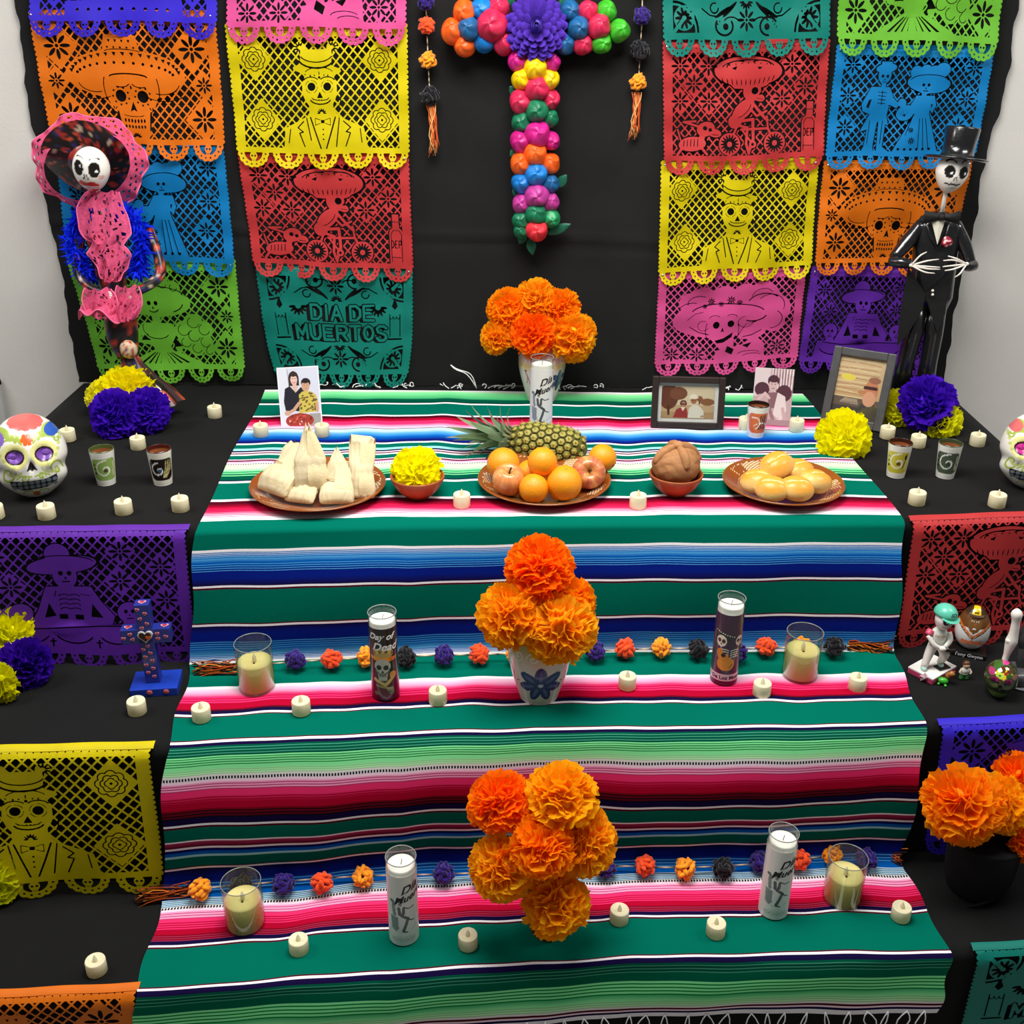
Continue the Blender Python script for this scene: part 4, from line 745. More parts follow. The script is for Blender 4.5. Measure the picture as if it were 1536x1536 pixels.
def prayer(u, v, z, kind, lab, yaw=0):
    r = thing('glass_candle', lab, 'candle', at(u, v, z+.0005), (0, 0, yaw), group='tall printed glass candles')
    if kind not in WRAPS:
        fn, h1 = {'white': (lab_white, .196), 'black': (lab_black, .178), 'purple': (lab_purple, .175)}[kind]
        V, Fs, K = wrap_grid(fn, .003, h1 if kind != 'white' else .176); sl = mesh_data('printed_sleeve', V, Fs, mat('printed_sleeve', None, .3, .5, coat=.3), K)
        texts = []
        TX = {'white': [('Día', .026, 1.5, 14.6, .3, '1c1c1e'), ('Muertos', .022, 2.1, 12.7, .3, '1c1c1e')], 'black': [('Day of', .020, -.4, 15.9, .35, 'f2f0ea'), ('Dead', .025, .4, 13.5, .35, 'f2f0ea')], 'purple': [('De Los Muertos', .0125, .9, 2.1, 0, '3a2440')]}[kind]
        for s_, size, cx, cy, sh, col in TX:
            P, F2 = text_mesh(s_, size, sh, .0006 if kind != 'purple' else .0003); th = (P[:, 0]+cx/100)/.0293; rise = (P[:, 0]*.32 if kind == 'white' else 0); rr = .0297
            texts.append((mesh_data('lettering', np.stack([rr*np.sin(th), -rr*np.cos(th), P[:, 1]+cy/100+rise], -1), F2, mat('ink_'+col, col, .5), smooth=False)))
        WRAPS[kind] = (sl, texts)
    sl, texts = WRAPS[kind]; o = link('printed_sleeve', sl, r)
    for t in texts: link('lettering', t, o)
    obj('glass', *lathe([(.0005, 0), (.026, 0), (.0288, .003), (.0288, .197), (.0296, .199), (.0296, .2025), (.0284, .2035), (.0272, .2015), (.0272, .196), (.0272, .008), (.0005, .006)], 36), glass, r)
    q_ = np.linspace(0, 2*PI, 41); obj('glass_rim', *tube(np.stack([.0288*np.cos(q_), .0288*np.sin(q_), np.full(41, .2025)], -1), .0011, 6, caps=False), mat('glass_edge', (.22, .24, .22), .1, .6), r)
    wt = .184 if kind == 'white' else .186
    obj('wax', *lathe([(.0005, .009), (.0268, .009), (.0268, wt), (.024, wt+.0012), (.012, wt-.001), (.0005, wt-.0015)], 32), wax_m, r)
    t = np.linspace(0, 1, 5); obj('wick', *tube(np.stack([.002*t, 0*t, wt-.002+.013*t], -1), .0009, 6), mat('wick_pale', '8a8478', .8), r)
prayer(606.5, 1403, LL, 'white', 'white printed glass candle lettered Día Muertos at the lower left', .1)
prayer(1159, 1365, LL, 'white', 'white printed glass candle lettered Día Muertos at the lower right', -.15)
prayer(579, 1042, LM, 'black', 'black glass candle lettered Day of Dead with skull print, left on the middle tier', .05)
prayer(1085, 1018, LM, 'purple', 'purple glass candle with guitar skeletons, right on the middle tier', -.1)
prayer(811, 648, LT, 'white', 'white printed glass candle behind the pineapple', -.1)

# ------------------------------------------------------------------ painted clay
glaze = mat('painted_glaze', None, .22, .5, coat=.4)
def painted_lathe(prof, fn, n=160, k=10):
    P = smoothprof(prof, k); V, Fs = lathe(P, n); th = np.linspace(0, 2*PI, n, endpoint=False); th = np.where(th > PI, th-2*PI, th)
    S = np.repeat(th[None]*1.0, len(P), 0); idx = np.repeat(np.arange(len(P))[:, None], n, 1)
    return V, Fs, fn(S, V[:, 2].reshape(len(P), n), idx/(len(P)-1)).reshape(-1, 3)
VPROF = [(.001, 0), (.036, 0), (.041, .006), (.050, .035), (.060, .07), (.0655, .102), (.0645, .128), (.056, .150), (.049, .160), (.050, .168), (.047, .170), (.043, .158), (.04, .12), (.001, .10)]
def vase_paint(style):
    def fn(S, Z, I):
        X = S*6.2; Y = Z*100; p = Pic(X, Y, 'e4ddd2')
        if style == 0:
            g = np.clip((Y-11)/4.5, 0, 1)[..., None]; p.C[:] = p.C*(1-g)+np.array(hx('d48a86'))*g; m = (Y > 9.6) & (Y < 12); q = np.clip(1-np.abs(Y-11)/1.6, 0, 1)[..., None]*m[..., None]; p.C[:] = p.C*(1-q)+np.array(hx('ead27c'))*q
            for k in range(-6, 7): p.spiral(k*3.0, 12.6, 1.15, 1.4, 0, .26, 'f6efe4', 1 if k % 2 else -1).ell(k*3.0+1.5, 13.4, .22, .22, 'f2e8da')
            p.arc(-1.8, 9.2, 1.3, 1.0, 20, 180, .2, '2a2230').ell(.2, 9.2, .55, .45, 'c8783c').line([(-5, 9.6), (-4, 7), (-3.6, 4)], .3, '8a3a2c').line([(-4.2, 8), (-5, 6)], .2, '8a3a2c').ell(-4.9, 9.7, .45, .3, 'b85a3c')
            for a in range(6): p.ell(5.4+1.5*math.cos(a*PI/3+.5), 6.8+1.7*math.sin(a*PI/3+.5), 1.5, .85, '3a3864', 60*a+28)
        else:
            g = np.clip((Y-11)/3, 0, 1)[..., None]; p.C[:] = p.C*(1-g)+np.array(hx('c3cf86'))*g
            for k in range(-6, 7): p.spiral(k*3.3-1.4, 12.7, 1.35, 1.5, PI, .28, 'f6f4e8', 1 if k % 2 else -1)
            for k in range(7):
                a = 90+k*360/7; ar = math.radians(a); p.ell(.2+2.75*math.cos(ar), 6.1+2.3*math.sin(ar), 2.5, 1.3, '433c7c', a); p.ell(.2+3.0*math.cos(ar), 6.1+2.5*math.sin(ar), 1.5, .42, '6a669c', a)
            p.ell(.2, 6.1, .6, .5, 'c8d0e8')
            for m in (-1, 1): p.line([(m*7, 10), (m*6.2, 8.4), (m*6.6, 6)], .3, '4a4468').line([(m*5.6, 6.2), (m*5.0, 6.6)], .25, '2a2a3a')
        p.put(I > .82, 'b07a62'); return p.C
    return fn
def vase(u, v, z, style, lab, yaw=0):
    r = thing('painted_vase', lab, 'vase', at(u, v, z), (0, 0, yaw), group='painted clay vases')
    V, Fs, K = painted_lathe(VPROF, vase_paint(style), 300, 18); obj('body', V, Fs, glaze, r, K); return r
vA = vase(812, 598, LT, 0, 'painted clay vase with pink and yellow shoulder holding the top marigolds')
vB = vase(808, 1042, LM, 1, 'white clay vase with dark blue painted flower on the middle tier')

CUPS = {}
def cup(u, v, z, style, lab, yaw=0):
    cols = {'green': ('8fae5a', '4a4a2a', 'ecebe2', '4c5a2a'), 'black': ('221a18', '3a5a78', 'eee8d8', '4a1a14'), 'yellow': ('c9bc3a', '6a4a1c', 'ece8dc', '3a1c14'), 'olive': ('4c5a48', '3c463a', 'e6e6dc', '3e4a2c'), 'orange': ('e06a2c', '1c1414', 'f0ebe2', '2a1812')}[style]
    r = thing('painted_cup', lab, 'cup', at(u, v, z+.0005), (0, 0, yaw), group='small painted clay cups')
    prof = [(.0005, 0), (.019, 0), (.0212, .003), (.0228, .02), (.0247, .045), (.0268, .07), (.0278, .083), (.0272, .086), (.0255, .084), (.0235, .06), (.021, .03), (.0005, .026)]
    def fn(S, Z, I):
        X = S*2.5; Y = Z*100; p = Pic(X, Y, cols[2]); m = (Y > 1.5) & (Y < 6.9) & (I < .6); p.put(m & ((X/3.0)**4+((Y-4.2)/2.8)**4 < 1), cols[0])
        if style == 'orange':
            for k in range(5): p.line([(.0+k*.5, 2.4), (.4+k*.55, 6.2)], .3, cols[1])
            p.arc(-1.2, 4.2, 1.4, 1.6, -80, 120, .24, 'f6f2ea').arc(.6, 2.6, 2.2, 1.6, 20, 160, .18, 'f6f2ea')
        elif style == 'black':
            for k in range(5): p.line([(.2+.2*k, 2.2), (.9+.42*k, 4.4), (1.1+.5*k, 6.4)], .16, 'd8cc8a')
            p.spiral(-.7, 4.1, 1.9, 1.25, 1.6, .34, 'f4f2ec').ell(-.45, 4.0, .55, .5, cols[1])
        else:
            p.spiral(.1, 4.2, 2.3, 1.35, 1.4, .3, 'f6f4ea').ell(.25, 3.9, .5, .5, cols[1])
            if style == 'yellow': p.ell(1.9, 5.6, .4, .7, '2a1a12').line([(1.9, 5.2), (1.3, 2.6)], .2, '2a1a12')
            for k in range(3): p.ell(-2.3, 5.4-1.1*k, .3, .3, '2c2a1a')
            for k in range(3): p.line([(2.0+.25*k, 2.4), (2.2+.3*k, 6.2)], .1, 'e8e2c0')
        p.put((I > .56) & (I < .80), cols[3]); p.put(I >= .76, '9a5a34'); return p.C
    if style not in CUPS: V, Fs, K = painted_lathe(prof, fn, 130, 9); CUPS[style] = mesh_data('body', V, Fs, glaze, K)
    link('body', CUPS[style], r)
cup(160, 724, Z1, 'green', 'painted clay cup with light green swirl, right of the left sugar skull', .38)
cup(245, 724, Z1, 'black', 'painted clay cup with black and blue swirl at the left', .34)
cup(1343, 713, Z1, 'yellow', 'painted clay cup with yellow swirl and dark rim at the right', -.36)
cup(1417, 714, Z1, 'olive', 'painted clay cup with dark olive swirl, nearest the right sugar skull', -.42)
cup(1133, 653, LT, 'orange', 'painted clay cup with orange and black strokes before the sepia photo', 0)

def plate(u, v, z, R, lab, seed):
    r = thing('clay_plate', lab, 'plate', at(u, v, z), (0, 0, seed), group='glazed brown clay plates')
    k = R/.153
    prof = [(.001, .0), (.085*k, 0), (.095*k, .002), (.125*k, .011), (.150*k, .0225), (.153*k, .025), (.150*k, .0268), (.140*k, .0225), (.118*k, .0135), (.095*k, .008), (.001, .0065)]
    rg = np.random.default_rng(int(seed*100)+3); ph = rg.uniform(0, 6, 4)
    def fn(S, Z, I):
        p = Pic(S, Z, '8c4a1a'); Rr = np.interp(I, np.linspace(0, 1, len(prof)), [q[0] for q in prof])/R; top = I > .62
        p.put(top & (Rr < .64), '6c3410')
        lace = top & (Rr > .74) & (Rr < .93) & (np.sin(S*46+ph[0])*np.sin(Rr*150+np.sin(S*9)) > .35); p.put(lace & (np.sin(S*2.5+ph[1]) > -.3), 'ecd3a4')
        p.put(top & (np.abs(Rr-.70) < .008) & (np.sin(S*70) > 0), 'e2c08c'); p.put(top & (np.abs(Rr-.955) < .006) & (np.sin(S*90) > .1), 'e2c08c'); return p.C
    V, Fs, K = painted_lathe(prof, fn, 180, 7); obj('dish', V, Fs, glaze, r, K); return r
PT = plate(478, 739, LT, .153, 'brown glazed clay plate under the tamales', .3)
PF = plate(816, 731, LT, .153, 'brown glazed clay plate under the fruit and pineapple', 1.3)
PB = plate(1173, 735, LT, .138, 'brown glazed clay plate under the golden bread rolls', 2.4)
terra = mat('terracotta', 'a4552a', .5, .35, var=.12, vscale=60, coat=.15)
def bowl(u, v, lab):
    r = thing('clay_bowl', lab, 'bowl', at(u, v, LT), group='small terracotta bowls')
    obj('shell', *lathe(smoothprof([(.001, 0), (.026, 0), (.030, .003), (.046, .018), (.058, .038), (.0615, .048), (.059, .0505), (.055, .045), (.042, .022), (.025, .008), (.001, .006)], 5), 48), terra, r); return r
BY = bowl(627, 743, 'terracotta bowl holding the yellow paper flower')
BP = bowl(1012, 739, 'terracotta bowl holding the round sugared bread')

# ------------------------------------------------------------------ food
def bake(): return mat('crust', None, .65, .25, bump=.35, bscale=140)
def noise3(P, f, seed=0):
    a = np.random.default_rng(seed).uniform(-1, 1, (6, 3))*f; b = np.random.default_rng(seed+1).uniform(0, 6, 6)
    return sum(np.sin(P@a[i]+b[i]) for i in range(6))/6
def fruit_orange(c, r, lab, seed, navel=None):
    t = thing('orange', lab, 'orange', c, (random.uniform(0, .4), random.uniform(0, .4), random.uniform(0, 6)) if navel is None else (0, 0, 0), group='oranges on the fruit plate')
    V, Fs = ball((0, 0, 0), r, 36, 24, lambda D: 1-.05*np.exp(-((1-np.abs(D[:, 2]))/.02))+.01*noise3(D, 3, seed))
    K = np.array(hx('f59a14'))*(1+.10*noise3(V/r, 2, seed))[:, None]; o = obj('peel', V, Fs, mat('orange_peel', None, .38, .45, bump=.5, bscale=420), t, K)
    if navel is not None:
        R = face_dir(navel); o.rotation_euler = Matrix(R.tolist()).to_euler()
        obj('navel', *ball((0, 0, r*.95), (r*.24, r*.24, r*.08), 14, 8, lambda D: 1+.2*np.sin(5*np.arctan2(D[:, 1], D[:, 0]))), mat('navel', 'd88312', .5, bump=.4), o)
    else: obj('stem_scar', *ball((0, 0, r*.945), (r*.09, r*.09, r*.03), 8, 5), mat('stem_scar', '7d8a3a', .8), o)
def fruit_apple(c, r, lab, seed, axis, base='c8483c'):
    t = thing('apple', lab, 'apple', c, tuple(Matrix(face_dir(axis).tolist()).to_euler()), group='apples on the fruit plate')
    pr = smoothprof([(.002, .62*r), (.22*r, .80*r), (.55*r, .92*r), (.9*r, .62*r), (1.02*r, .1*r), (.88*r, -.45*r), (.58*r, -.82*r), (.28*r, -.93*r), (.002, -.80*r)], 5)
    V, Fs = lathe(pr, 40); a = np.arctan2(V[:, 1], V[:, 0]); n = noise3(np.stack([np.cos(a)*4, np.sin(a)*4, V[:, 2]/r*.8], -1), 2.2, seed)+.25*np.sin(a*23+n0(V)*2)
    w_ = np.clip(.5+.75*n, 0, 1)[:, None]; y = np.exp(-((np.hypot(V[:, 0], V[:, 1])/r)/.35)**2)[:, None]*(V[:, 2:3] > 0)
    K = np.array(hx(base))*(1-w_)+np.array(hx('eda35a'))*w_; K = K*(1-y*.6)+np.array(hx('b08a3a'))*y*.6
    obj('skin', V, Fs[:], mat('apple_skin', None, .28, .5, coat=.2), t, K)
    obj('stem', *tube([(0, 0, .6*r), (.03*r, 0, .85*r), (.1*r, .02*r, 1.1*r)], [.05*r, .045*r, .06*r], 6), mat('apple_stem', '4a3318', .8), t)
def n0(V): return np.sin(V[:, 2]*90)
zb = Z1+.006+.009
pc = at(816, 731, LT)
fruit_orange(at(755, 696, zb+.045), .038, 'orange at the left back of the fruit plate under the pineapple crown', 1)
fruit_orange(at(813.5, 693, zb+.082), .033, 'orange resting on top of the others in front of the pineapple', 2)
fruit_orange(at(800.6, 732.8, zb+.033), .033, 'small orange at the very front of the fruit plate', 3)
fruit_orange(at(846, 724.6, zb+.040), .040, 'largest orange at the front right of the fruit plate', 4)
fruit_orange(at(903.7, 687, zb+.045), .033, 'orange with its navel showing at the right end of the fruit plate', 5, navel=(.75, -.5, -.25))
fruit_orange(at(797, 711, zb+.036), .034, 'orange mostly hidden behind the front pair of oranges', 6)
fruit_apple(at(763, 721, zb+.035), .036, 'yellow streaked apple at the left front of the fruit plate', 3, (.05, -.35, .9), 'd07848')
fruit_apple(at(882.6, 709, zb+.037), .038, 'red apple at the right of the fruit plate', 5, (.0, -.8, .45), 'b84a44')

def pineapple():
    a = aty(764, 657, 2.50); b = aty(881, 676, 2.47); c = (a+b)/2; ax = (b-a); L = np.linalg.norm(ax); ax /= L
    R = face_dir(-ax, (0, 0, 1))                       # local z towards the crown
    t = thing('pineapple', 'whole pineapple lying across the fruit plate with its crown to the left', 'pineapple', c, tuple(Matrix(R.tolist()).to_euler()))
    H = L*.5; rad = .048
    prof = lambda s: rad*np.sqrt(np.clip(1-np.abs(s)**3.2, 0, 1))
    ss = np.linspace(-.995, .995, 40); obj('flesh_body', *lathe(np.stack([prof(ss)*.95, ss*H], -1), 40), mat('pineapple_core', '5f5a24', .7, bump=.3), t)
    # one raised eye shared by all scales
    th = np.linspace(0, 2*PI, 6, endpoint=False)+PI/6; V = [(0, 0, .0075)]; K = [hx('b9a24a')]
    for rr, zz, cc in ((.35, .0055, 'a99b48'), (.8, .0045, '8d8a3c'), (1.0, 0, '3c3a1c')):
        for q in th: V.append((rr*math.cos(q), rr*math.sin(q), zz)); K.append(hx(cc))
    Fs = [(0, 1+i, 1+(i+1) % 6) for i in range(6)]
    for l in range(2):
        for i in range(6): Fs.append((1+l*6+i, 1+(l+1)*6+i, 1+(l+1)*6+(i+1) % 6, 1+l*6+(i+1) % 6))
    pm = mat('pineapple_rind', None, .55, .4, bump=.4, bscale=300); VV = np.array(V)*[.0105, .0105, 1]; eye = mesh_data('scale', VV, Fs, pm, np.array(K), smooth=False)
    spV = np.array([(-.0022, -.001, .0), (.0022, -.001, 0), (0, .0022, 0), (0, .004, .0085)])
    spine = mesh_data('spine', spV, [(0, 1, 3), (1, 2, 3), (2, 0, 3)], mat('spine_brown', '9c8a54', .7), smooth=False)
    rows = 11
    for i in range(rows):
        s = -0.86+1.72*i/(rows-1); rr = float(prof(np.array(s))); n = max(5, int(round(2*PI*rr/.0195)))
        for j in range(n):
            q = 2*PI*(j+.5*(i % 2))/n; d = np.array([math.cos(q), math.sin(q), s**3*.9]); d /= np.linalg.norm(d); Rm = face_dir(d, (0, 0, 1))
            o = link('scale', eye, t, (rr*.95*math.cos(q), rr*.95*math.sin(q), s*H), Matrix(Rm.tolist()).to_euler(), (min(1, .25+rr/rad*.8),)*2+(1,))
            link('spine', spine, o, (0, 0, .005), (random.uniform(-.3, .3), 0, 0))
    lm = mat('pineapple_leaf', None, .5, .4)
    for k in range(30):
        f = k/29; q = k*2.4; ln = .055+.075*f+random.uniform(-.01, .012); out = (1-f)*1.05+.12; n = 9; tt = np.linspace(0, 1, n); V = []; K = []
        wd = .0145*(1-.25*f)
        for s in tt:
            z = H*.86+.012+.03*f+ln*s*math.cos(out*(.6+.6*s)); rr = .006+(.022*(1-f))+ln*s*math.sin(out*(.6+.6*s)); ww = wd*(1-s)**.7+.0003
            for e, off in ((-1, .003), (0, -.0), (1, .003)):
                V.append((rr*math.cos(q)-e*ww*math.sin(q)-off*math.cos(q)*0, rr*math.sin(q)+e*ww*math.cos(q), z+abs(e)*.003*(1-s)))
                g = np.array(hx('7f9a72'))*(.75+.35*s)*(1 if e else .8); g = g*(1-max(0, s-.72)*2.2)+np.array(hx('8a6a3a'))*max(0, s-.72)*2.2; K.append(g)
        obj('leaf', V, gridF(n, 3), lm, t, np.array(K))
    for k in range(16):
        q = k*2*PI/16; P = [(.022*math.cos(q), .022*math.sin(q), H*.88), (.032*math.cos(q+.1), .032*math.sin(q+.1), H*.88+.018), (.05*math.cos(q+.1), .05*math.sin(q+.1), H*.88+.024)]
        obj('leaf', *tube(P, [.006, .004, .0006], 5, flat=.3), mat('leaf_base', '7d7a52', .6), t)
pineapple()

def tamale(u, v, L, wid, lean, roll, yaw, lab, seed, tie=.52, z=.012, point=False):
    """corn-husk parcel: plump tied bag below, gathered husk ends above; local z = length"""
    c = at(u, v, LT+z); R = euler(0, 0, yaw)@euler(lean, 0, 0)@euler(0, roll, 0)
    t = thing('tamale', lab, 'tamale', c, tuple(Matrix(R.tolist()).to_euler()), group='tamales on the clay plate')
    n, m = 40, 44; V = []; K = []; rg = np.random.default_rng(seed); ph = rg.uniform(0, 6, 8); s = np.linspace(0, 1, n)
    wf = np.interp(s, [0, .03, .15, tie-.14, tie, tie+.10, .85, 1], [.86, 1.0, 1.04, .96, .84, .88, .98 if not point else .42, .92 if not point else .10])
    tf = np.interp(s, [0, .04, .2, tie-.1, tie, tie+.12, 1], [.08, .26, .42, .36, .24, .22, .10])
    for i in range(n):
        for j in range(m):
            q = 2*PI*j/m; rp = .03*math.sin(j*1.9+ph[0]+2*s[i])+.02*math.sin(j*4.3+ph[1])
            x = wid*wf[i]*math.copysign(abs(math.cos(q))**.8, math.cos(q))*(1+rp*.6); y = wid*tf[i]*math.sin(q)*(1+rp*2)
            edge = (.008*math.sin(q*3+ph[2])+.006*math.sin(q*7+ph[3]))*max(0, s[i]-.8)*5
            V.append((x, y+.004*math.sin(s[i]*9+ph[4]), L*s[i]+edge))
            w_ = .5+.5*math.sin(x*1400/ (1+2*abs(tie-s[i]))+ph[5]+3*math.sin(s[i]*4)); K.append(np.array(hx('f0dfb4'))*(1-.16*w_)*(1-.10*math.sin(q*2+ph[6])*0)*(1 if s[i] < .93 else .95))
    Fs = gridF(n, m, cu=True); Fs.append(tuple(range(m-1, -1, -1))); Fs.append(tuple(range((n-1)*m, n*m)))
    obj('husk', V, Fs, mat('corn_husk', None, .6, .3, bump=.3, bscale=250, trans=.15), t, np.array(K))
    # outer wrapped flap of husk
    V = []
    for i in range(10):
        for j in range(7): 
            a = s_ = i/9; x = wid*(np.interp(a*.9, s, wf))*(j/6*1.1-.1); V.append((x, -wid*np.interp(a*.9, s, tf)*math.sqrt(max(0, 1-(x/(wid*np.interp(a*.9, s, wf)*1.03+1e-6))**2))-.0025-.001*math.sin(j*2+i), L*(.04+a*.9)))
    obj('husk_flap', V, gridF(10, 7), mat('corn_husk_pale', 'ecd9aa', .6, .3, bump=.4, bscale=200, trans=.15), t)
    q = np.linspace(0, 2*PI, 25); P = np.stack([wid*.85*np.cos(q)*1.03, wid*.25*np.sin(q)*1.2, np.full(25, L*tie)+.003*np.sin(q*2)], -1); obj('tie_string', *tube(P, .0013, 5, caps=False), mat('husk_string', 'c9ad74', .8), t)
tamale(405, 738, .125, .046, -.95, .0, -.62, 'widest tamale slumped at the left of the plate', 1, .55, .030)
tamale(448, 754, .100, .034, -.95, .0, -.25, 'tamale lying low between the left and upright tamales', 2, .66, .016)
tamale(468, 737, .140, .040, -.38, -.05, .02, 'pointed tamale standing upright in the middle of the plate', 3, .40, .034, True)
tamale(505, 756, .120, .037, -.72, .0, .06, 'tamale leaning right of the pointed one', 4, .44, .016, True)
tamale(541, 747, .130, .031, -.55, .02, .03, 'tamale at the right end of the plate with bunched husk top', 5, .42, .014)

def pan_de_muerto():
    c = at(1012, 739, LT)+np.array([0, .004, .058]); t = thing('round_sweet_bread', 'round sugared bread with crossed bone strips in a terracotta bowl', 'bread', c)
    col = lambda V, s: np.array(hx('a5744a'))*(1+.22*noise3(V*60, 1.6, s)+.22*noise3(V*260, 2.4, s+3))[:, None]
    V, Fs = ball((0, 0, .010), (.0545, .0545, .046), 96, 60, lambda D: 1+.04*noise3(D, 5, 2)+.03*noise3(D, 13, 4)+.025*np.sin(4*np.arctan2(D[:, 1], D[:, 0])+.4)*(D[:, 2] < .4)); obj('loaf', V, Fs, bake(), t, col(V, 1))
    for a in (.3, .3+PI/2):
        s = np.linspace(-1.35, 1.35, 25); P = np.stack([.053*np.sin(s)*math.cos(a), .053*np.sin(s)*math.sin(a), .010+.0445*np.cos(s)], -1); rr = .0075+.004*np.abs(np.sin(s*2.6+.4))
        V, Fs = tube(P, rr, 12, flat=1.0); V = V+.0012*np.stack([noise3(V*150, 2, 3), noise3(V*150, 2, 6), noise3(V*150, 2, 9)], -1); obj('bone_strip', V, Fs, bake(), t, col(V, 5)*1.06)
    V, Fs = ball((0, 0, .058), (.014, .014, .009), 16, 10); obj('knob', V, Fs, bake(), t, col(V, 8)*1.1)
pan_de_muerto()
def roll(u, v, z, s, rot, lab, seed):
    t = thing('bread_roll', lab, 'bread roll', at(u, v, LT+.009+z), rot, group='golden bread rolls on the clay plate')
    V, Fs = ball((0, 0, 0), (.040*s, .033*s, .026*s), 40, 24, lambda D: (1+.03*noise3(D, 4, seed))*(1-.10*np.exp(-(D[:, 1]/.12)**2)*(D[:, 2] > .2)))
    D = V/[.040*s, .033*s, .026*s]; top = np.clip((D[:, 2]+.15)*1.2+.35*noise3(D, 3, seed+2), 0, 1)[:, None]; K = np.array(hx('f2d389'))*(1-top)+np.array(hx('eaa034'))*top
    o = obj('crumb', V, Fs, mat('roll_crust', None, .4, .4, coat=.15, bump=.25, bscale=150), t, K)
    P = np.stack([np.linspace(-.024, .024, 12)*s, .002*np.sin(np.arange(12)), .0243*s*np.sqrt(1-(np.linspace(-.024, .024, 12)/.040)**2)-.0014], -1); obj('split', *tube(P, .0022, 6, flat=.5), mat('roll_split', 'f6dc9c', .7, bump=.5), o)
roll(1164.7, 698, .064, 1.05, (.25, -.25, .5), 'bread roll on top at the back of the roll pile', 1)
roll(1199, 706, .046, 1.0, (.2, .2, .7), 'bread roll at the back right of the pile', 2)
roll(1136, 722, .036, 1.0, (.1, -.15, -.3), 'bread roll at the left of the pile', 3)
roll(1224, 722, .036, 1.0, (.15, .3, .5), 'bread roll at the right end of the pile', 4)
roll(1158, 733, .034, 1.0, (.3, 0, -.25), 'bread roll at the front left of the pile', 5)
roll(1195, 733, .034, 1.0, (.3, .1, .15), 'bread roll at the front right of the pile', 6)

# ------------------------------------------------------------------ photographs
def standing(TL, TR, BR, BL, z, tilt):
    b0, b1 = at(*BL, z), at(*BR, z); yt = (b0[1]+b1[1])/2+tilt; t0, t1 = aty(*TL, b0[1]+tilt), aty(*TR, b1[1]+tilt)
    c = (b0+b1)/2; X = b1-b0; W = np.linalg.norm(X); X /= W; up = (t0+t1)/2-c; H = np.linalg.norm(up); up /= H; up = up-X*np.dot(up, X); up /= np.linalg.norm(up); N = np.cross(X, up)
    W = (W+np.linalg.norm(t1-t0))/2
    return c, np.stack([X, -N, up], 1), W, H        # local x right, -y towards the viewer, z up
def print_grid(W, H, fn, n=110):
    nz = int(n*H/W); x = np.linspace(-.5, .5, n); z = np.linspace(0, 1, nz); X, Z = np.meshgrid(x, z)
    return np.stack([X*W, 0*X, Z*H], -1).reshape(-1, 3), gridF(nz, n), fn(X, Z).reshape(-1, 3)
pm_ = mat('photo_print', None, .35, .4)
def ph_women(X, Z):
    p = Pic(X*10, Z*14, 'cfd0dc'); p.put((X*10 < -2.6), 'd8d8e0').line([(-2.6, 14), (-2.3, 9)], .25, 'a9abb8')
    p.ell(-1.15, 11.3, 1.25, 1.75, '3a2a28').poly([(-2.4, 11), (0.1, 11), (.1, 9.6), (-2.4, 9.6)], '3a2a28').ell(-1.1, 11.0, .8, 1.25, 'e0b8aa').ell(-1.15, 12.3, 1.0, .55, '3a2a28').poly([(-1.5, 10), (-.6, 10), (-.4, 8.6), (-1.2, 8.2)], 'd8ae9c')
    p.poly([(-3.4, 9.0), (-2.2, 9.6), (-.9, 8.0), (.4, 9.2), (1.2, 8.6), (1, 3.4), (-3.6, 3.8), (-3.9, 6)], '25242c').poly([(-1.9, 9.5), (-.2, 9.4), (-.9, 7.9)], 'd8ae9c').arc(-1.1, 10.55, .4, .25, 200, 340, .14, 'a85a58').ell(-1.4, 11.3, .12, .09, '2a2020').ell(-.8, 11.3, .12, .09, '2a2020')
    p.ell(1.7, 10.2, 1.15, 1.1, '2a2226').ell(1.6, 9.4, .95, 1.35, 'c99a7a').ell(1.6, 10.5, .95, .45, '2a2226').ell(1.3, 9.6, .1, .08, '2a2020').ell(1.95, 9.6, .1, .08, '2a2020').line([(1.4, 8.8), (1.9, 8.8)], .12, '9a5a4a')
    p.poly([(-.2, 7.4), (.8, 8.2), (2.6, 8.2), (4.0, 7.2), (4.4, 5.2), (3.8, 4.6), (3.6, 3.2), (-.4, 3.0), (-.2, 5)], 'c9b552')
    rg = np.random.default_rng(3)
    for _ in range(40): x, y = rg.uniform(-.2, 4.1), rg.uniform(3.2, 7.8); p.put((((p.X-x)/.28)**2+((p.Y-y)/.2)**2 < 1) & (p.Y < 8) & (np.abs(p.C[..., 2]-hx('c9b552')[2]) < .02), '6a5530')
    p.line([(-.3, 5.4), (-1.6, 3.9), (-3.1, 3.1)], .75, 'c99a80').ell(-3.2, 3.2, .75, .6, 'caa088').line([(4.1, 5.2), (4.0, 3.4)], .7, 'c99a80').put((Z < .2) & (X > .2), '9a9890').ell(-.4, 1.3, 3.4, 1.75, '9c3a30')
    for _ in range(26): x, y = rg.uniform(-3.4, 2.6), rg.uniform(.2, 2.6); p.ell(x, y, .3, .16, rg.choice(['d8604a', '6a2420', 'e8c8b8', 'b85040']), rg.uniform(0, 180))
    p.put((np.abs(X) > .48) | (Z > .985), 'e8e8ec'); return p.C
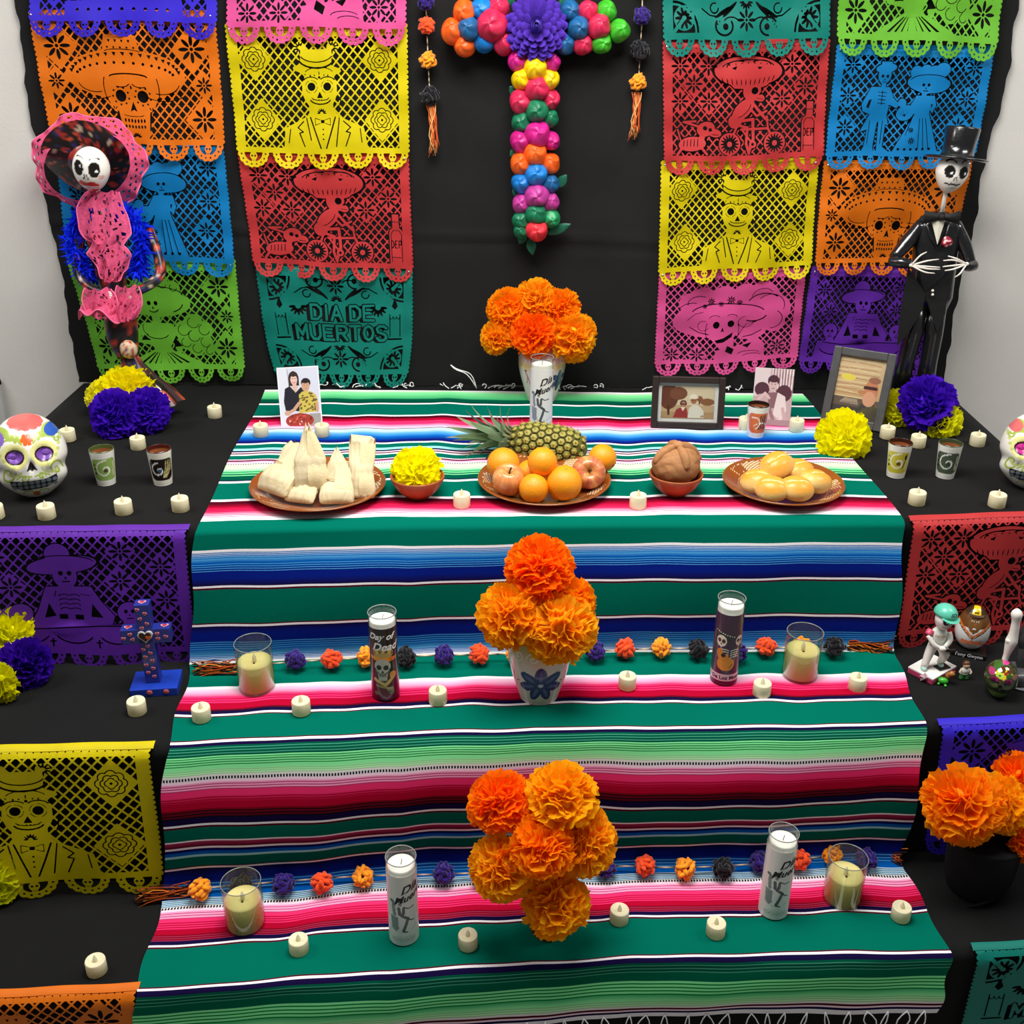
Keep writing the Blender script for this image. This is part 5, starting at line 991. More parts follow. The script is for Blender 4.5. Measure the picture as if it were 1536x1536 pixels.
def ph_couple(X, Z):
    p = Pic(X*12, Z*8, 'd8c4a4'); p.put(Z < .42, 'c2a27a').put(Z < .2, 'b08c66').ell(-4.4, 5.4, 2.2, 3.2, '6a3a28').ell(-2.2, 6.2, 2.0, 1.6, '7a4a34').ell(4.4, 4.2, 1.6, .9, '8a5a3c').ell(2.6, 5.0, .7, .7, '8a5a3c').line([(2.6, 4.6), (2.6, 3.6)], .25, '6a4028').line([(-4.4, 3), (-4.3, 1)], .5, '4a2a20')
    p.ell(-1.0, 3.7, .75, .9, '4a2620').ell(-1.0, 3.5, .55, .75, 'b8745a').poly([(-3.2, .2), (-2.6, 2.2), (-1.4, 2.9), (-.2, 2.6), (.2, .2)], '9c3430').poly([(-1.6, 2.8), (-.6, 2.8), (-1.0, 1.8)], 'e8d8c4').line([(-1.5, 3.6), (-.5, 3.6)], .28, '2a1a18')
    p.ell(1.3, 4.6, .7, .95, 'a86a4c').ell(1.2, 5.3, 1.1, .42, 'e8dcc4').ell(1.2, 5.6, .75, .5, 'eadfc8').poly([(.1, .2), (.3, 2.6), (1.2, 3.5), (2.6, 3.2), (3.6, 2.0), (3.8, .2)], 'e0d6c4').line([(.9, 4.6), (1.7, 4.6)], .22, '2a1a18').line([(3.2, .6), (5.6, .9)], .5, 'b8906a')
    return p.C
def ph_sepia(X, Z):
    p = Pic(X*10, Z*15, 'b69a9c'); p.put((X < -.1) & (Z > .5), 'cdbcbc')
    for k in range(8): p.line([(-.5+k*.75, 15), (-.3+k*.7, 9)], .22, 'e2d6d4').line([(-.2+k*.75, 15), (0+k*.7, 9)], .2, '86646a')
    p.ell(-2.9, 9.4, 1.9, 1.9, '4e2e38').ell(2.8, 8.6, 2.0, 2.2, '523038').ell(-.1, 11.8, 1.5, 1.5, '4a2c34').ell(-.1, 10.6, 1.15, 1.6, 'c4a4a2').ell(-.1, 12, 1.2, .7, '4a2c34').ell(-.5, 10.9, .16, .12, '3a2228').ell(.35, 10.9, .16, .12, '3a2228').line([(-.4, 9.8), (.3, 9.8)], .16, '7a4a50')
    p.poly([(-3.8, 8), (-1.6, 8.4), (-1.2, 2.4), (-4.2, 2.2)], 'b89a9c').poly([(1.2, 8.8), (3.2, 7.8), (3.8, 4.2), (2.6, 1), (.4, 3)], 'd6c4c2').poly([(-1.4, 8.6), (1.2, 8.8), (.6, 4.6), (-.8, 4.4)], '7e5a60').line([(-3.6, 6.8), (-2.0, 8.4), (-.9, 7.2)], .7, 'c8aaa8').line([(2.8, 4.6), (3.6, 1.2)], .8, 'bf9e9e').line([(-.6, 4.4), (1, .4)], .9, '8e6c70').line([(1.8, 2), (1.6, .2)], .6, 'c8b2b0').put(Z < .1, '9c8084').ell(-2.6, 1.4, 1.6, .9, '8a686c')
    return p.C
def ph_sunset(X, Z):
    p = Pic(X*10, Z*13, 'd8b078'); t = Z[..., None]; p.C[:] = np.array(hx('c99a6a'))*(1-t)+np.array(hx('e6c79c'))*t
    for k in range(16): y = 4.6+k*.55; p.line([(-5, y+.2*math.sin(k)), (-1, y+.15*math.sin(k*2)), (4, y-.1)], .16, 'b98a64' if k % 2 else 'f0dcae')
    p.ell(-2.6, 8.6, 1.6, .7, 'f2dc5a').put(Z < .34, '6e5c50').poly([(-3.6, 3.2), (-2.6, 4.3), (.2, 4.2), (.6, 3.1)], 'b09a84').line([(-3, 3.4), (.2, 3.4)], .15, '3c342e').put((Z < .2), '4e4440')
    p.poly([(.0, 1.2), (1.2, 3.4), (3.4, 3.8), (5, 3), (5, 0), (0, 0)], '4a4442').ell(2.8, 6.4, 1.5, 2.4, 'd88a66').ell(2.7, 4.6, 1.4, 1.6, 'e8a888').ell(3.2, 8.6, 1.3, .7, 'a8705a').line([(1.4, 6.9), (3.8, 6.9)], .7, '4c2c2c').ell(.9, 5.8, .9, .4, 'c98a5a')
    return p.C
def photo(corners, z, tilt, fn, lab, frame=None, name='photo_print'):
    c, R, W, H = standing(*corners, z, tilt); e = tuple(Matrix(R.tolist()).to_euler())
    t = thing('framed_photo' if frame else 'photo', lab, 'photo', c, e)
    if not frame:
        V, Fs = boxv((0, .0016, H/2), (W, .0028, H), .0006); obj('backing', V, Fs, mat('photo_card', 'e8e6e6', .6), t, smooth=False)
        V, Fs, K = print_grid(W*.995, H*.995, fn); o = obj('photo_print', V+[0, -.0002, .0004], Fs, pm_, t, K)
    else:
        fw, col, mt = frame; m = mat('frame_'+col, col, .45, .4, bump=.25, bscale=60, var=.15, vscale=40)
        for x0, x1, z0, z1 in ((-W/2, -W/2+fw, 0, H), (W/2-fw, W/2, 0, H), (-W/2+fw, W/2-fw, 0, fw), (-W/2+fw, W/2-fw, H-fw, H)):
            V, Fs = boxv(((x0+x1)/2, 0, (z0+z1)/2), (x1-x0, .016, z1-z0), .0025); obj('frame_bar', V, Fs, m, t, smooth=False)
        V, Fs = boxv((0, .005, H/2), (W-2*fw+.004, .003, H-2*fw+.004)); obj('mat_board' if mt else 'backing', V, Fs, mat('mat_'+(mt or '222222'), mt or '222222', .8), t, smooth=False)
        iw, ih = W-2*fw-(.018 if mt else 0), H-2*fw-(.018 if mt else 0); V, Fs, K = print_grid(iw, ih, fn); obj('photo_print', V+[0, .0028, (H-ih)/2], Fs, pm_, t, K)
        V, Fs = boxv((0, -.002, H/2), (W-2*fw+.002, .0015, H-2*fw+.002)); obj('glass_pane', V, Fs, glass, t, smooth=False)
    V, Fs = boxv((0, .0, 0), (W*.3, .003, H*.7)); V = V@euler(math.radians(24)).T; V[:, 2] -= V[:, 2].min(); V[:, 1] += .012-V[:, 1].min(); obj('easel_back', V, Fs, mat('easel_card', '1c1a1a', .8), t, smooth=False)
photo(((418, 551), (481, 549), (484, 637), (422, 641)), LT, .045, ph_women, 'colour photo of two women standing on the blanket at left')
photo(((980, 563), (1090, 567), (1084, 644), (976, 641)), LT, .03, ph_couple, 'brown framed photo of a couple outdoors with trees', (.0165, '2c211c', 'e4e2e0'))
photo(((1130, 551), (1189, 554), (1184, 640), (1126, 636)), LT, .045, ph_sepia, 'sepia photo of three people without a frame')
photo(((1243, 521), (1338, 527), (1321, 648), (1231, 632)), Z1, .06, ph_sunset, 'grey wood framed photo of a man at sunset, leaning at right', (.021, '4a4a4a', None))

# ------------------------------------------------------------------ paper flowers
def flower(c, r, d, cols, lab, group, seed, squash=.8, n=120, stem=None, part='petal_layer', crisp=.5):
    """crumpled tissue-paper bloom facing d, built as overlapping ruffled petals in four layers"""
    rg = np.random.default_rng(seed); R = face_dir(d)
    t = thing('paper_flower', lab, 'paper flower', c, tuple(Matrix(R.tolist()).to_euler()), group=group)
    CA, CB = np.array(hx(cols[0])), np.array(hx(cols[1])); m = mat('crepe_paper', None, .8, .05, trans=.55)
    layers = [[] for _ in range(4)]
    for k in range(n):
        f = (k+.5)/n; z = 1-1.22*f; q = k*2.39996+rg.normal(0, .15); rr = math.sqrt(max(0, 1-z*z)); D = np.array([rr*math.cos(q), rr*math.sin(q), z])
        layers[min(3, int(f*4))].append((D, f))
    for L in layers:
        mb = MB()
        for D, f in L:
            side = np.cross(D, rg.normal(0, 1, 3)); side /= np.linalg.norm(side)+1e-9; up = np.cross(D, side); nu, nv = 6, 5; V = []; K = []
            ln = r*(.96+rg.uniform(-.10, .10)); wd = r*rg.uniform(.24, .36); cup = rg.uniform(-.16, .2); tone = rg.uniform(0, 1); lean = rg.uniform(-.25, .25)
            for j in range(nv):
                s = j/(nv-1); rad = ln*(.30+.70*s)
                for i in range(nu):
                    e = i/(nu-1)*2-1; w_ = wd*(.35+.65*s**.8); ruf = crisp*r*.07*math.sin(i*2.6+tone*9)*s
                    jag = (r*.045*((i % 2)*2-1)*rg.uniform(.3, 1) if j == nv-1 else 0)-r*.06*abs(e)**2*s
                    p = D*(rad+jag)+side*(e*w_)+up*(ruf+cup*r*(e*e-.3)*s+lean*r*.3*s); p = p*np.array([1, 1, squash]); V.append(p)
                    K.append((CA*(1-tone)+CB*tone)*(.93+.10*s)*rg.uniform(.96, 1.04))
            mb.add(V, gridF(nv, nu), np.array(K))
        mb.build(part, m, t, smooth=False)
    obj('flower_core', *ball((0, 0, 0), (r*.62, r*.62, r*.5*squash), 14, 9), mat('core_'+cols[0], cols[0], .9), t)
    if stem is not None:
        Ri = R.T; e = Ri@(np.asarray(stem)-np.asarray(c)); tt = np.linspace(0, 1, 6)[:, None]; b0 = np.array([0, 0, -r*.3*squash])
        P = b0*(1-tt)+e*tt+np.array([0, 0, -.25*r])*np.sin(tt*PI); obj('stem', *tube(P, .0025, 6), mat('wire_stem', '3a6a2a', .6), t)
    return t
AMB, ORG, DEEP = ('ffc824', 'ffa810'), ('ffb014', 'ff940a'), ('ff9210', 'ff7808')
va = np.array(vA.location); vb = np.array(vB.location)
def bouquet(L, y0, group, stem, seed):
    for i, (u, v, rp, cols, dy, d, lab) in enumerate(L):
        c = aty(u, v, y0+dy); zc = np.dot(c-CAM, _f); flower(c, 1.12*rp*zc/FPX, d, cols, lab, group, seed+i, stem=stem)
bouquet([(746.7, 505.5, 25, AMB, -.02, (-.7, -.8, .2), 'amber paper marigold hanging lowest at the left of the top vase'), (761, 462, 29, ORG, .0, (-.5, -.7, .7), 'orange amber paper marigold at the upper left of the top vase'),
         (806, 447, 29, AMB, .01, (0, -.6, .9), 'paper marigold at the crown of the top vase bouquet'), (842, 463, 29, ORG, .0, (.4, -.7, .7), 'orange paper marigold at the upper right of the top vase'),
         (800, 502, 32, DEEP, -.05, (0, -.95, .3), 'deep orange paper marigold in the centre of the top vase bouquet'), (859, 505, 35, AMB, -.04, (.6, -.8, .2), 'amber paper marigold at the right of the top vase'),
         (872, 530, 13, DEEP, .03, (.7, -.5, -.2), 'small deep orange bloom peeking out low at the right of the top vase')], va[1], 'marigolds in the top vase', va+[0, 0, .13], 200)
bouquet([(810, 851, 47, DEEP, .01, (0, -.5, .9), 'deep orange paper marigold crowning the middle vase'), (818, 895, 44, ('ff9010', 'ffa414'), .02, (.1, -.8, .5), 'orange paper marigold tucked behind the pair in the middle vase'),
         (766, 925, 47, AMB, -.04, (-.35, -.9, .3), 'amber paper marigold at the left front of the middle vase'), (841, 944, 51, ('ffcc28', 'ffb214'), -.05, (.25, -.95, .2), 'golden paper marigold at the right front of the middle vase'), (856, 905, 38, ORG, .0, (.7, -.6, .4), 'orange paper marigold at the upper right of the middle vase')], vb[1], 'marigolds in the middle vase', vb+[0, 0, .13], 220)
pot_c = at(822, 1392, LL)
pt = thing('terracotta_pot', 'dark terracotta pot almost hidden under the lowest marigolds', 'pot', pot_c)
obj('shell', *lathe(smoothprof([(.001, 0), (.032, 0), (.036, .004), (.046, .05), (.055, .1), (.056, .112), (.051, .112), (.046, .09), (.03, .02), (.001, .015)], 4), 36), mat('dark_terracotta', '6a3418', .6), pt)
bouquet([(750, 1204, 45, DEEP, .01, (-.4, -.4, .9), 'deep orange paper marigold at the top left of the lowest bouquet'), (842, 1195, 50, ('ffc61c', 'ffb60c'), .0, (.2, -.3, 1), 'golden paper marigold at the top right of the lowest bouquet'),
         (878, 1262, 46, AMB, -.02, (.7, -.6, .5), 'amber paper marigold at the right of the lowest bouquet'), (815, 1270, 46, ('ff940c', 'ffa814'), -.06, (.1, -.7, .8), 'deep orange paper marigold in the centre of the lowest bouquet'),
         (752, 1302, 46, AMB, -.05, (-.5, -.8, .4), 'amber paper marigold at the lower left of the lowest bouquet'), (834, 1357, 47, ('ffc41c', 'ffae0e'), -.07, (.1, -.95, .3), 'amber paper marigold hanging at the bottom of the lowest bouquet')], pot_c[1], 'marigolds in the lowest pot', pot_c+[0, 0, .06], 240)
# black-wrapped pot at the right
bp_c = at(1462, 1328, Z3)
bpot = thing('black_pot', 'black cloth covered pot holding marigolds at the lower right', 'pot', bp_c)
bmk = mat('black_felt', (.010, .010, .011), .85, .15, bump=.3, bscale=300)
obj('cloth_cover', *lathe(smoothprof([(.001, .002), (.045, .002), (.058, .006), (.066, .04), (.070, .09), (.069, .125), (.062, .135), (.001, .130)], 5), 40), bmk, bpot)
t_ = np.linspace(-.95, .95, 16); obj('cloth_fold', *tube(np.stack([.06*np.sin(t_*1.3)-.01, -.063*np.cos(t_*1.1), .012+.02*np.sin(t_*2)], -1), .003, 6), bmk, bpot)
bouquet([(1444, 1207, 54, ('ff9410', 'ffac16'), -.03, (-.3, -.85, .6), 'large orange paper marigold at the left of the black pot'), (1502, 1205, 42, ('ffc21c', 'ffb00e'), .0, (.3, -.7, .7), 'amber paper marigold in the middle of the black pot'),
         (1528, 1172, 40, DEEP, .05, (.4, -.4, .9), 'deep orange paper marigold at the back right of the black pot'), (1537, 1252, 36, DEEP, -.01, (.7, -.7, .2), 'orange paper marigold cut by the right picture edge')], bp_c[1], 'marigolds in the black pot', bp_c+[0, 0, .1], 260)
YEL, PUR = ('fffa10', 'f8f204'), ('5c20d8', '4414b8')
def crepe(u, v, z, rp, cols, d, lab, seed, squash=.8, n=110):
    c = at(u, v, z); zc = np.dot(c-CAM, _f); return flower(c, rp*zc/FPX, d, cols, lab, 'yellow and purple paper flowers', seed, squash, n)
crepe(172, 622, Z1+.052, 40, PUR, (-.2, -.9, .35), 'left one of the two purple paper flowers by the doll', 301, .75)
crepe(222, 616, Z1+.055, 36, PUR, (.25, -.9, .3), 'right one of the two purple paper flowers by the doll', 302, .75)
crepe(190, 588, Z1+.075, 47, ('fff210', 'f0ea10'), (-.1, -.4, .9), 'yellow paper flower behind the two purple ones', 303, .75)
crepe(147, 592, Z1+.06, 24, ('fff650', 'f4f020'), (-.7, -.5, .6), 'small pale yellow paper flower at the left behind the purple ones', 304, .7)
crepe(1346, 612, Z1+.045, 30, ('f6f428', 'e6e414'), (-.5, -.8, .3), 'yellow paper flower between the grey frame and purple bloom', 305, .7)
crepe(1390, 606, Z1+.075, 45, PUR, (0, -.8, .6), 'big purple paper flower at the right beside the grey frame', 306, .8)
crepe(1411, 632, Z1+.034, 34, ('fcfc28', 'eeec18'), (.3, -.9, .2), 'drooping yellow paper flower in front of the big purple one', 307, .8)
crepe(1265, 655, Z1+.047, 42, YEL, (-.05, -.95, .3), 'round yellow paper flower at the foot of the grey frame', 308, .6)
crepe(626, 704, LT+.056, 39, YEL, (.05, -.55, .85), 'yellow paper flower sitting in the terracotta bowl', 309, .7)
crepe(37, 996, Z2+.045, 40, ('4c18b8', '360c98'), (.4, -.85, .3), 'purple paper flower at the left edge of the middle tier', 310, .75)
crepe(12, 952, Z2+.08, 42, ('f6f000', 'dede00'), (-.1, -.6, .8), 'yellow paper flower above the purple one at the left edge', 311, .7)
crepe(2, 1025, Z2+.035, 32, ('f6f000', 'dede00'), (-.3, -.9, .3), 'yellow paper flower below the purple one at the left edge', 312, .7)
crepe(-8, 1318, Z3+.05, 42, ('eeee18', 'd8da10'), (.2, -.9, .3), 'yellow paper flower cut by the left picture edge on the lowest tier', 313, .7)

# ------------------------------------------------------------------ pompom garlands
YC = dict(n='2c1670', r='f2501e', a='fb9a1c', k='141318')
POMS = {}
def pompom(parent, c, r, k, seed):
    key = (k, seed % 3)
    if key not in POMS:
        rg = np.random.default_rng(seed+17); mb = MB(); col = np.array(hx(YC[k]))
        for i in range(34):
            f = (i+.5)/34; z = 1-2*f; q = i*2.4; d = np.array([math.sqrt(1-z*z)*math.cos(q), math.sqrt(1-z*z)*math.sin(q), z])
            ax = np.cross(d, rg.normal(0, 1, 3)); V, Fs = ball(d*.62*rg.uniform(.85, 1.12), (.19, .19, .40), 10, 7, lambda D: 1+.15*noise3(D, 7, seed+i), face_dir(ax/np.linalg.norm(ax)+.5*d)); mb.add(V, Fs, np.array(col)*(1+.3*noise3(V, 14, i)+rg.uniform(-.12, .12))[:, None])
        o = mb.build('pompom', mat('wool_yarn', None, .95, .05, bump=.6, bscale=9, sheen=.3), parent); POMS[key] = o.data
    else: o = link('pompom', POMS[key], parent)
    o.location = tuple(float(q) for q in c); o.scale = (r, r, r); o.rotation_euler = (seed*.7, seed*1.3, seed*2.1); return o
def cord(pts, parent, twist=True):
    P = smoothprof(np.asarray(pts), 8); n = len(P); K = np.zeros((n*6, 3))
    V, Fs = tube(P, .0016, 6); i = np.arange(len(V))//6; a = np.array(hx('e8d2b0')); b = np.array(hx('241818')); K = np.where((i % 2)[:, None] == 0, a, b)
    return obj('cord', V, Fs, mat('twisted_cord', None, .9, .1), parent, K)
def tassel(parent, p0, p1, w0, seed, n=22, cols=('e8842c', '1c1416', 'a8481c', '3a2018')):
    rg = np.random.default_rng(seed); p0, p1 = np.asarray(p0), np.asarray(p1); mb = MB(); d = p1-p0; L = np.linalg.norm(d); sd = np.cross(d/L, (0, -1, .3)); sd /= np.linalg.norm(sd); up = np.cross(sd, d/L)
    for i in range(n):
        a, b = rg.normal(0, 1, 2); t = np.linspace(0, 1, 7)[:, None]; wob = rg.normal(0, .006)
        P = p0+d*t*rg.uniform(.82, 1.05)+sd*(a*w0*(.25+.75*t))+up*(np.abs(b)*w0*.4*(.3+.7*t))+sd*wob*np.sin(t*5+i); V, Fs = tube(P, .0013, 4); mb.add(V, Fs, np.array(hx(cols[i % len(cols)])))
    return mb.build('tassel', mat('tassel_yarn', None, .9, .1), parent)
def garland_flat(P2, z, seq, tas, lab, yoff, front):
    base = at(*P2[len(P2)//2], z); g = thing('pompom_garland', lab, 'garland', base); pts = []
    for i, (u, v) in enumerate(P2):
        p = at(u, v, z+.024); pts.append(p-base+[0, .004, -.004])
    cord(pts, g)
    for i, (u, v, k) in enumerate(seq):
        p = at(u, v, z+.028); pompom(g, p-base, .027, k, i)
    for j, (a, b) in enumerate(tas): tassel(g, at(*a, z+.020)-base, at(*b, z+.008)-base, .011, j+5, 44)
garland_flat([(350, 1000), (443, 992), (548, 986), (666, 982), (760, 980), (893, 976), (992, 972), (1105, 972), (1200, 970), (1275, 968)], LM,
             [(443, 989, 'n'), (497, 989, 'r'), (550, 985, 'a'), (608, 985, 'k'), (666, 982, 'n'), (719, 981, 'r'), (775, 981, 'a'), (834, 979, 'k'), (893, 976, 'n'), (938, 972, 'r'), (992, 971, 'a'), (1047, 974, 'k'), (1105, 978, 'n'), (1150, 970, 'r'), (1203, 970, 'a'), (1252, 970, 'k')],
             [((362, 1000), (292, 1005)), ((1272, 968), (1337, 974))], 'pompom garland with orange tassels along the middle tier', 0, T2F)
garland_flat([(285, 1334), (425, 1322), (545, 1314), (666, 1311), (790, 1306), (910, 1299), (1028, 1301), (1140, 1295), (1245, 1284), (1315, 1282)], LL,
             [(300, 1334, 'a'), (362, 1328, 'k'), (425, 1326, 'n'), (482, 1324, 'r'), (545, 1315, 'a'), (605, 1313, 'k'), (666, 1310, 'n'), (722, 1313, 'r'), (790, 1308, 'a'), (850, 1304, 'k'), (908, 1301, 'n'), (968, 1298, 'r'), (1028, 1303, 'a'), (1085, 1302, 'k'), (1140, 1293, 'n'), (1200, 1290, 'r'), (1248, 1281, 'a'), (1300, 1288, 'n')],
             [((288, 1334), (206, 1346)), ((1305, 1275), (1352, 1292))], 'pompom garland with brown tassels along the lowest tier', 0, T3F)
def garland_hung(P2, seq, tas, lab):
    Y = 3.02; base = aty(*tas[1], Y); g = thing('hanging_pompom_garland', lab, 'garland', base); cord([aty(u, v, Y)-base for u, v in P2], g)
    for i, (u, v, k) in enumerate(seq): pompom(g, aty(u, v, Y-.008)-base, .026 if k != 'k' else .029, k, i+3)
    tassel(g, aty(*tas[0], Y-.004)-base, np.zeros(3), .008, 31, 26, ('e8a05c', 'f0b878', 'd8602c', '4a2818'))
garland_hung([(638, -60), (639, 3), (641, 60), (643, 110), (645, 142)], [(638, -48, 'a'), (639, 2, 'n'), (640, 38, 'r'), (642, 90, 'a'), (645, 143, 'k')], ((646, 155), (652, 232)), 'pompom garland hanging left of the flower cross')
garland_hung([(964, -60), (963, 25), (960, 77), (958, 120)], [(964, -28, 'r'), (963, 24, 'n'), (960, 76, 'k'), (957, 123, 'a')], ((955, 138), (951, 208)), 'pompom garland hanging right of the flower cross')

# ------------------------------------------------------------------ hanging cross of corn-husk buds
def husk_cross():
    Y = 3.025; base = aty(802, 360, Y); t = thing('flower_cross', 'hanging cross of coloured corn husk buds with a purple flower at its centre', 'cross', base)
    for (a, b, w_) in (((806, -160), (803, 352), .022), ((690, 40), (925, 38), .022)):
        p, q = aty(*a, Y), aty(*b, Y); c = (p+q)/2-base; d = q-p; L = np.linalg.norm(d); V, Fs = boxv((0, 0, 0), (.045, .012, L)); ang = math.atan2(d[0], d[2]); V = V@euler(0, ang, 0).T; obj('frame_bar', V+c, Fs, mat('cross_card', '1c3a2a', .8), t, smooth=False)
    HC = dict(o='f2601c', b='1478c8', d='1c5a8c', r='d02850', m='c81e80', y='f0c808', g='17724e', l='3fae2a', p='b83a90', e='24945a', s='e0303c')
    S = [(697, 18, 'o', 18), (680, 48, 'o', 19), (697, 68, 'o', 17), (723, 14, 'b', 17), (704, 44, 'd', 18), (726, 62, 'b', 17), (738, 38, 'r', 24), (756, 66, 'r', 17), (748, 14, 'r', 17),
         (855, 17, 'd', 16), (868, 42, 'd', 17), (848, 66, 'd', 16), (882, 18, 'r', 16), (898, 40, 'r', 18), (874, 66, 'r', 16), (909, 18, 'l', 16), (928, 46, 'l', 17), (902, 64, 'l', 16),
         (777, 92, 'm', 16), (827, 94, 'm', 14), (803, 103, 'y', 18), (784, 119, 'y', 17), (823, 119, 'y', 16), (805, 133, 'r', 19), (783, 153, 'r', 19), (825, 149, 'r', 15), (805, 166, 'g', 18), (784, 183, 'g', 17), (824, 178, 'g', 14), (806, 201, 'm', 20), (783, 212, 'm', 18), (826, 211, 'm', 14), (803, 231, 'o', 18), (783, 246, 'o', 18), (824, 246, 'o', 16), (804, 261, 'b', 18), (784, 274, 'b', 17), (824, 276, 'd', 15), (805, 293, 'p', 19), (784, 306, 'p', 16), (824, 303, 'p', 15), (804, 321, 'g', 17), (783, 330, 'g', 15), (825, 327, 'e', 15), (805, 345, 's', 17), (783, 345, 'g', 13)]
    bm_ = mat('dyed_corn_husk', None, .38, .4, bump=.35, bscale=90)
    for i, (u, v, k, rp) in enumerate(S):
        mid = abs(u-804) < 8 or i in (4, 6, 10, 13); c = aty(u, v, Y-(.042 if mid else .028)); r = rp*np.dot(c-CAM, _f)/FPX*1.08; rg = np.random.default_rng(i); tw = rg.uniform(-.6, .6)
        dr = np.array([(u-804)*.012 if v > 85 else (u-804)*.002, -1, rg.uniform(-.1, .5)]); R = face_dir(dr)
        fn = lambda D: 1+.055*np.sin(3*np.arctan2(D[:, 1], D[:, 0])+5*D[:, 2]+tw*5)*np.clip(D[:, 2]+.6, 0, 1)+.03*noise3(D, 5, int(u))+.16*np.clip(D[:, 2]-.75, 0, 1)*4*.3
        V, Fs = ball((0, 0, 0), (r*.92, r*.92, r*1.05), 26, 16, fn, R); D = V/r; a = np.sin(6*np.arctan2((V@R)[:, 1], (V@R)[:, 0])+7*(V@R)[:, 2]/r+3*noise3(D, 3, i+5))
        K = np.array(hx(HC[k]))*(1+.22*a+.12*noise3(D, 3, i))[:, None]; obj('husk_bud', V+c-base, Fs, bm_, t, np.clip(K, 0, 1))
    lf = mat('husk_leaf', '176048', .45, .4, bump=.3, bscale=80)
    for (u, v, du, dv) in ((712, -2, -6, -14), (770, 4, -10, -8), (840, 6, 18, -14), (795, 358, 4, 24), (822, 350, 34, -14), (836, 280, 14, -18), (776, 140, -12, -10), (775, 228, -10, 6), (778, 285, -8, 8), (787, 350, -8, 16), (760, 8, -8, 12)):
        p, q = aty(u, v, Y-.016), aty(u+du, v+dv, Y-.02); n = 7; d = q-p; sd = np.cross(d, (0, 1, 0)); sd /= np.linalg.norm(sd); V = []
        for s in np.linspace(0, 1, n):
            w_ = .013*math.sin(PI*min(1, s*.85+.12))
            for e in (-1, 0, 1): V.append(p+d*s+sd*e*w_+np.array([0, -.004*(1-abs(e)), 0])-base)
        obj('leaf', V, gridF(n, 3), lf, t)
    # large purple fabric flower
    fc = aty(804, 41, Y-.052); R = face_dir((0, -1, .15)); pmm = mat('purple_felt', None, .85, .1)
    rg = np.random.default_rng(4)
    for ring, (n, rr, ln, tilt) in enumerate(((18, .100, .034, .05), (17, .084, .034, .16), (15, .066, .032, .28), (13, .048, .030, .42), (10, .030, .026, .6))):
        for k in range(n):
            q = 2*PI*(k+.5*(ring % 2))/n+rg.uniform(-.08, .08); V = []; K = []
            for s in np.linspace(0, 1, 5):
                for e in np.linspace(-1, 1, 5):
                    w_ = .0135*math.sin(PI*(.2+.66*s)); rad = rr*.45+ln*s*math.cos(tilt*(1-.3*s)); h = .005*ring+ln*s*math.sin(tilt)-.004*e*e+.003*s*s
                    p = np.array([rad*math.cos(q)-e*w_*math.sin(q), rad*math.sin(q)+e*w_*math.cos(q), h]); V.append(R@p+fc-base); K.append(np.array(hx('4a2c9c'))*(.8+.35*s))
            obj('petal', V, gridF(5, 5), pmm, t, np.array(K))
    V, Fs = ball((0, 0, 0), (.0165, .0165, .014), 22, 14); obj('rose_heart', V@R.T+fc-base+R@np.array([0, 0, .036]), Fs, mat('purple_satin', '4a34a0', .4, .5), t)
    for k, (rr, tn) in enumerate(((.019, 5.4), (.011, 5.0), (.006, 6.2))):
        V = []; n = 26
        for i in range(n):
            a = tn*i/(n-1)+k*1.7; rad = rr*(1-.12*i/(n-1))
            for h in (.040, .052): V.append(R@np.array([rad*math.cos(a), rad*math.sin(a), h+.003*k])+fc-base)
        obj('rose_coil', V, gridF(n, 2), mat('purple_satin', '3a2488', .4, .5), t)
husk_cross()

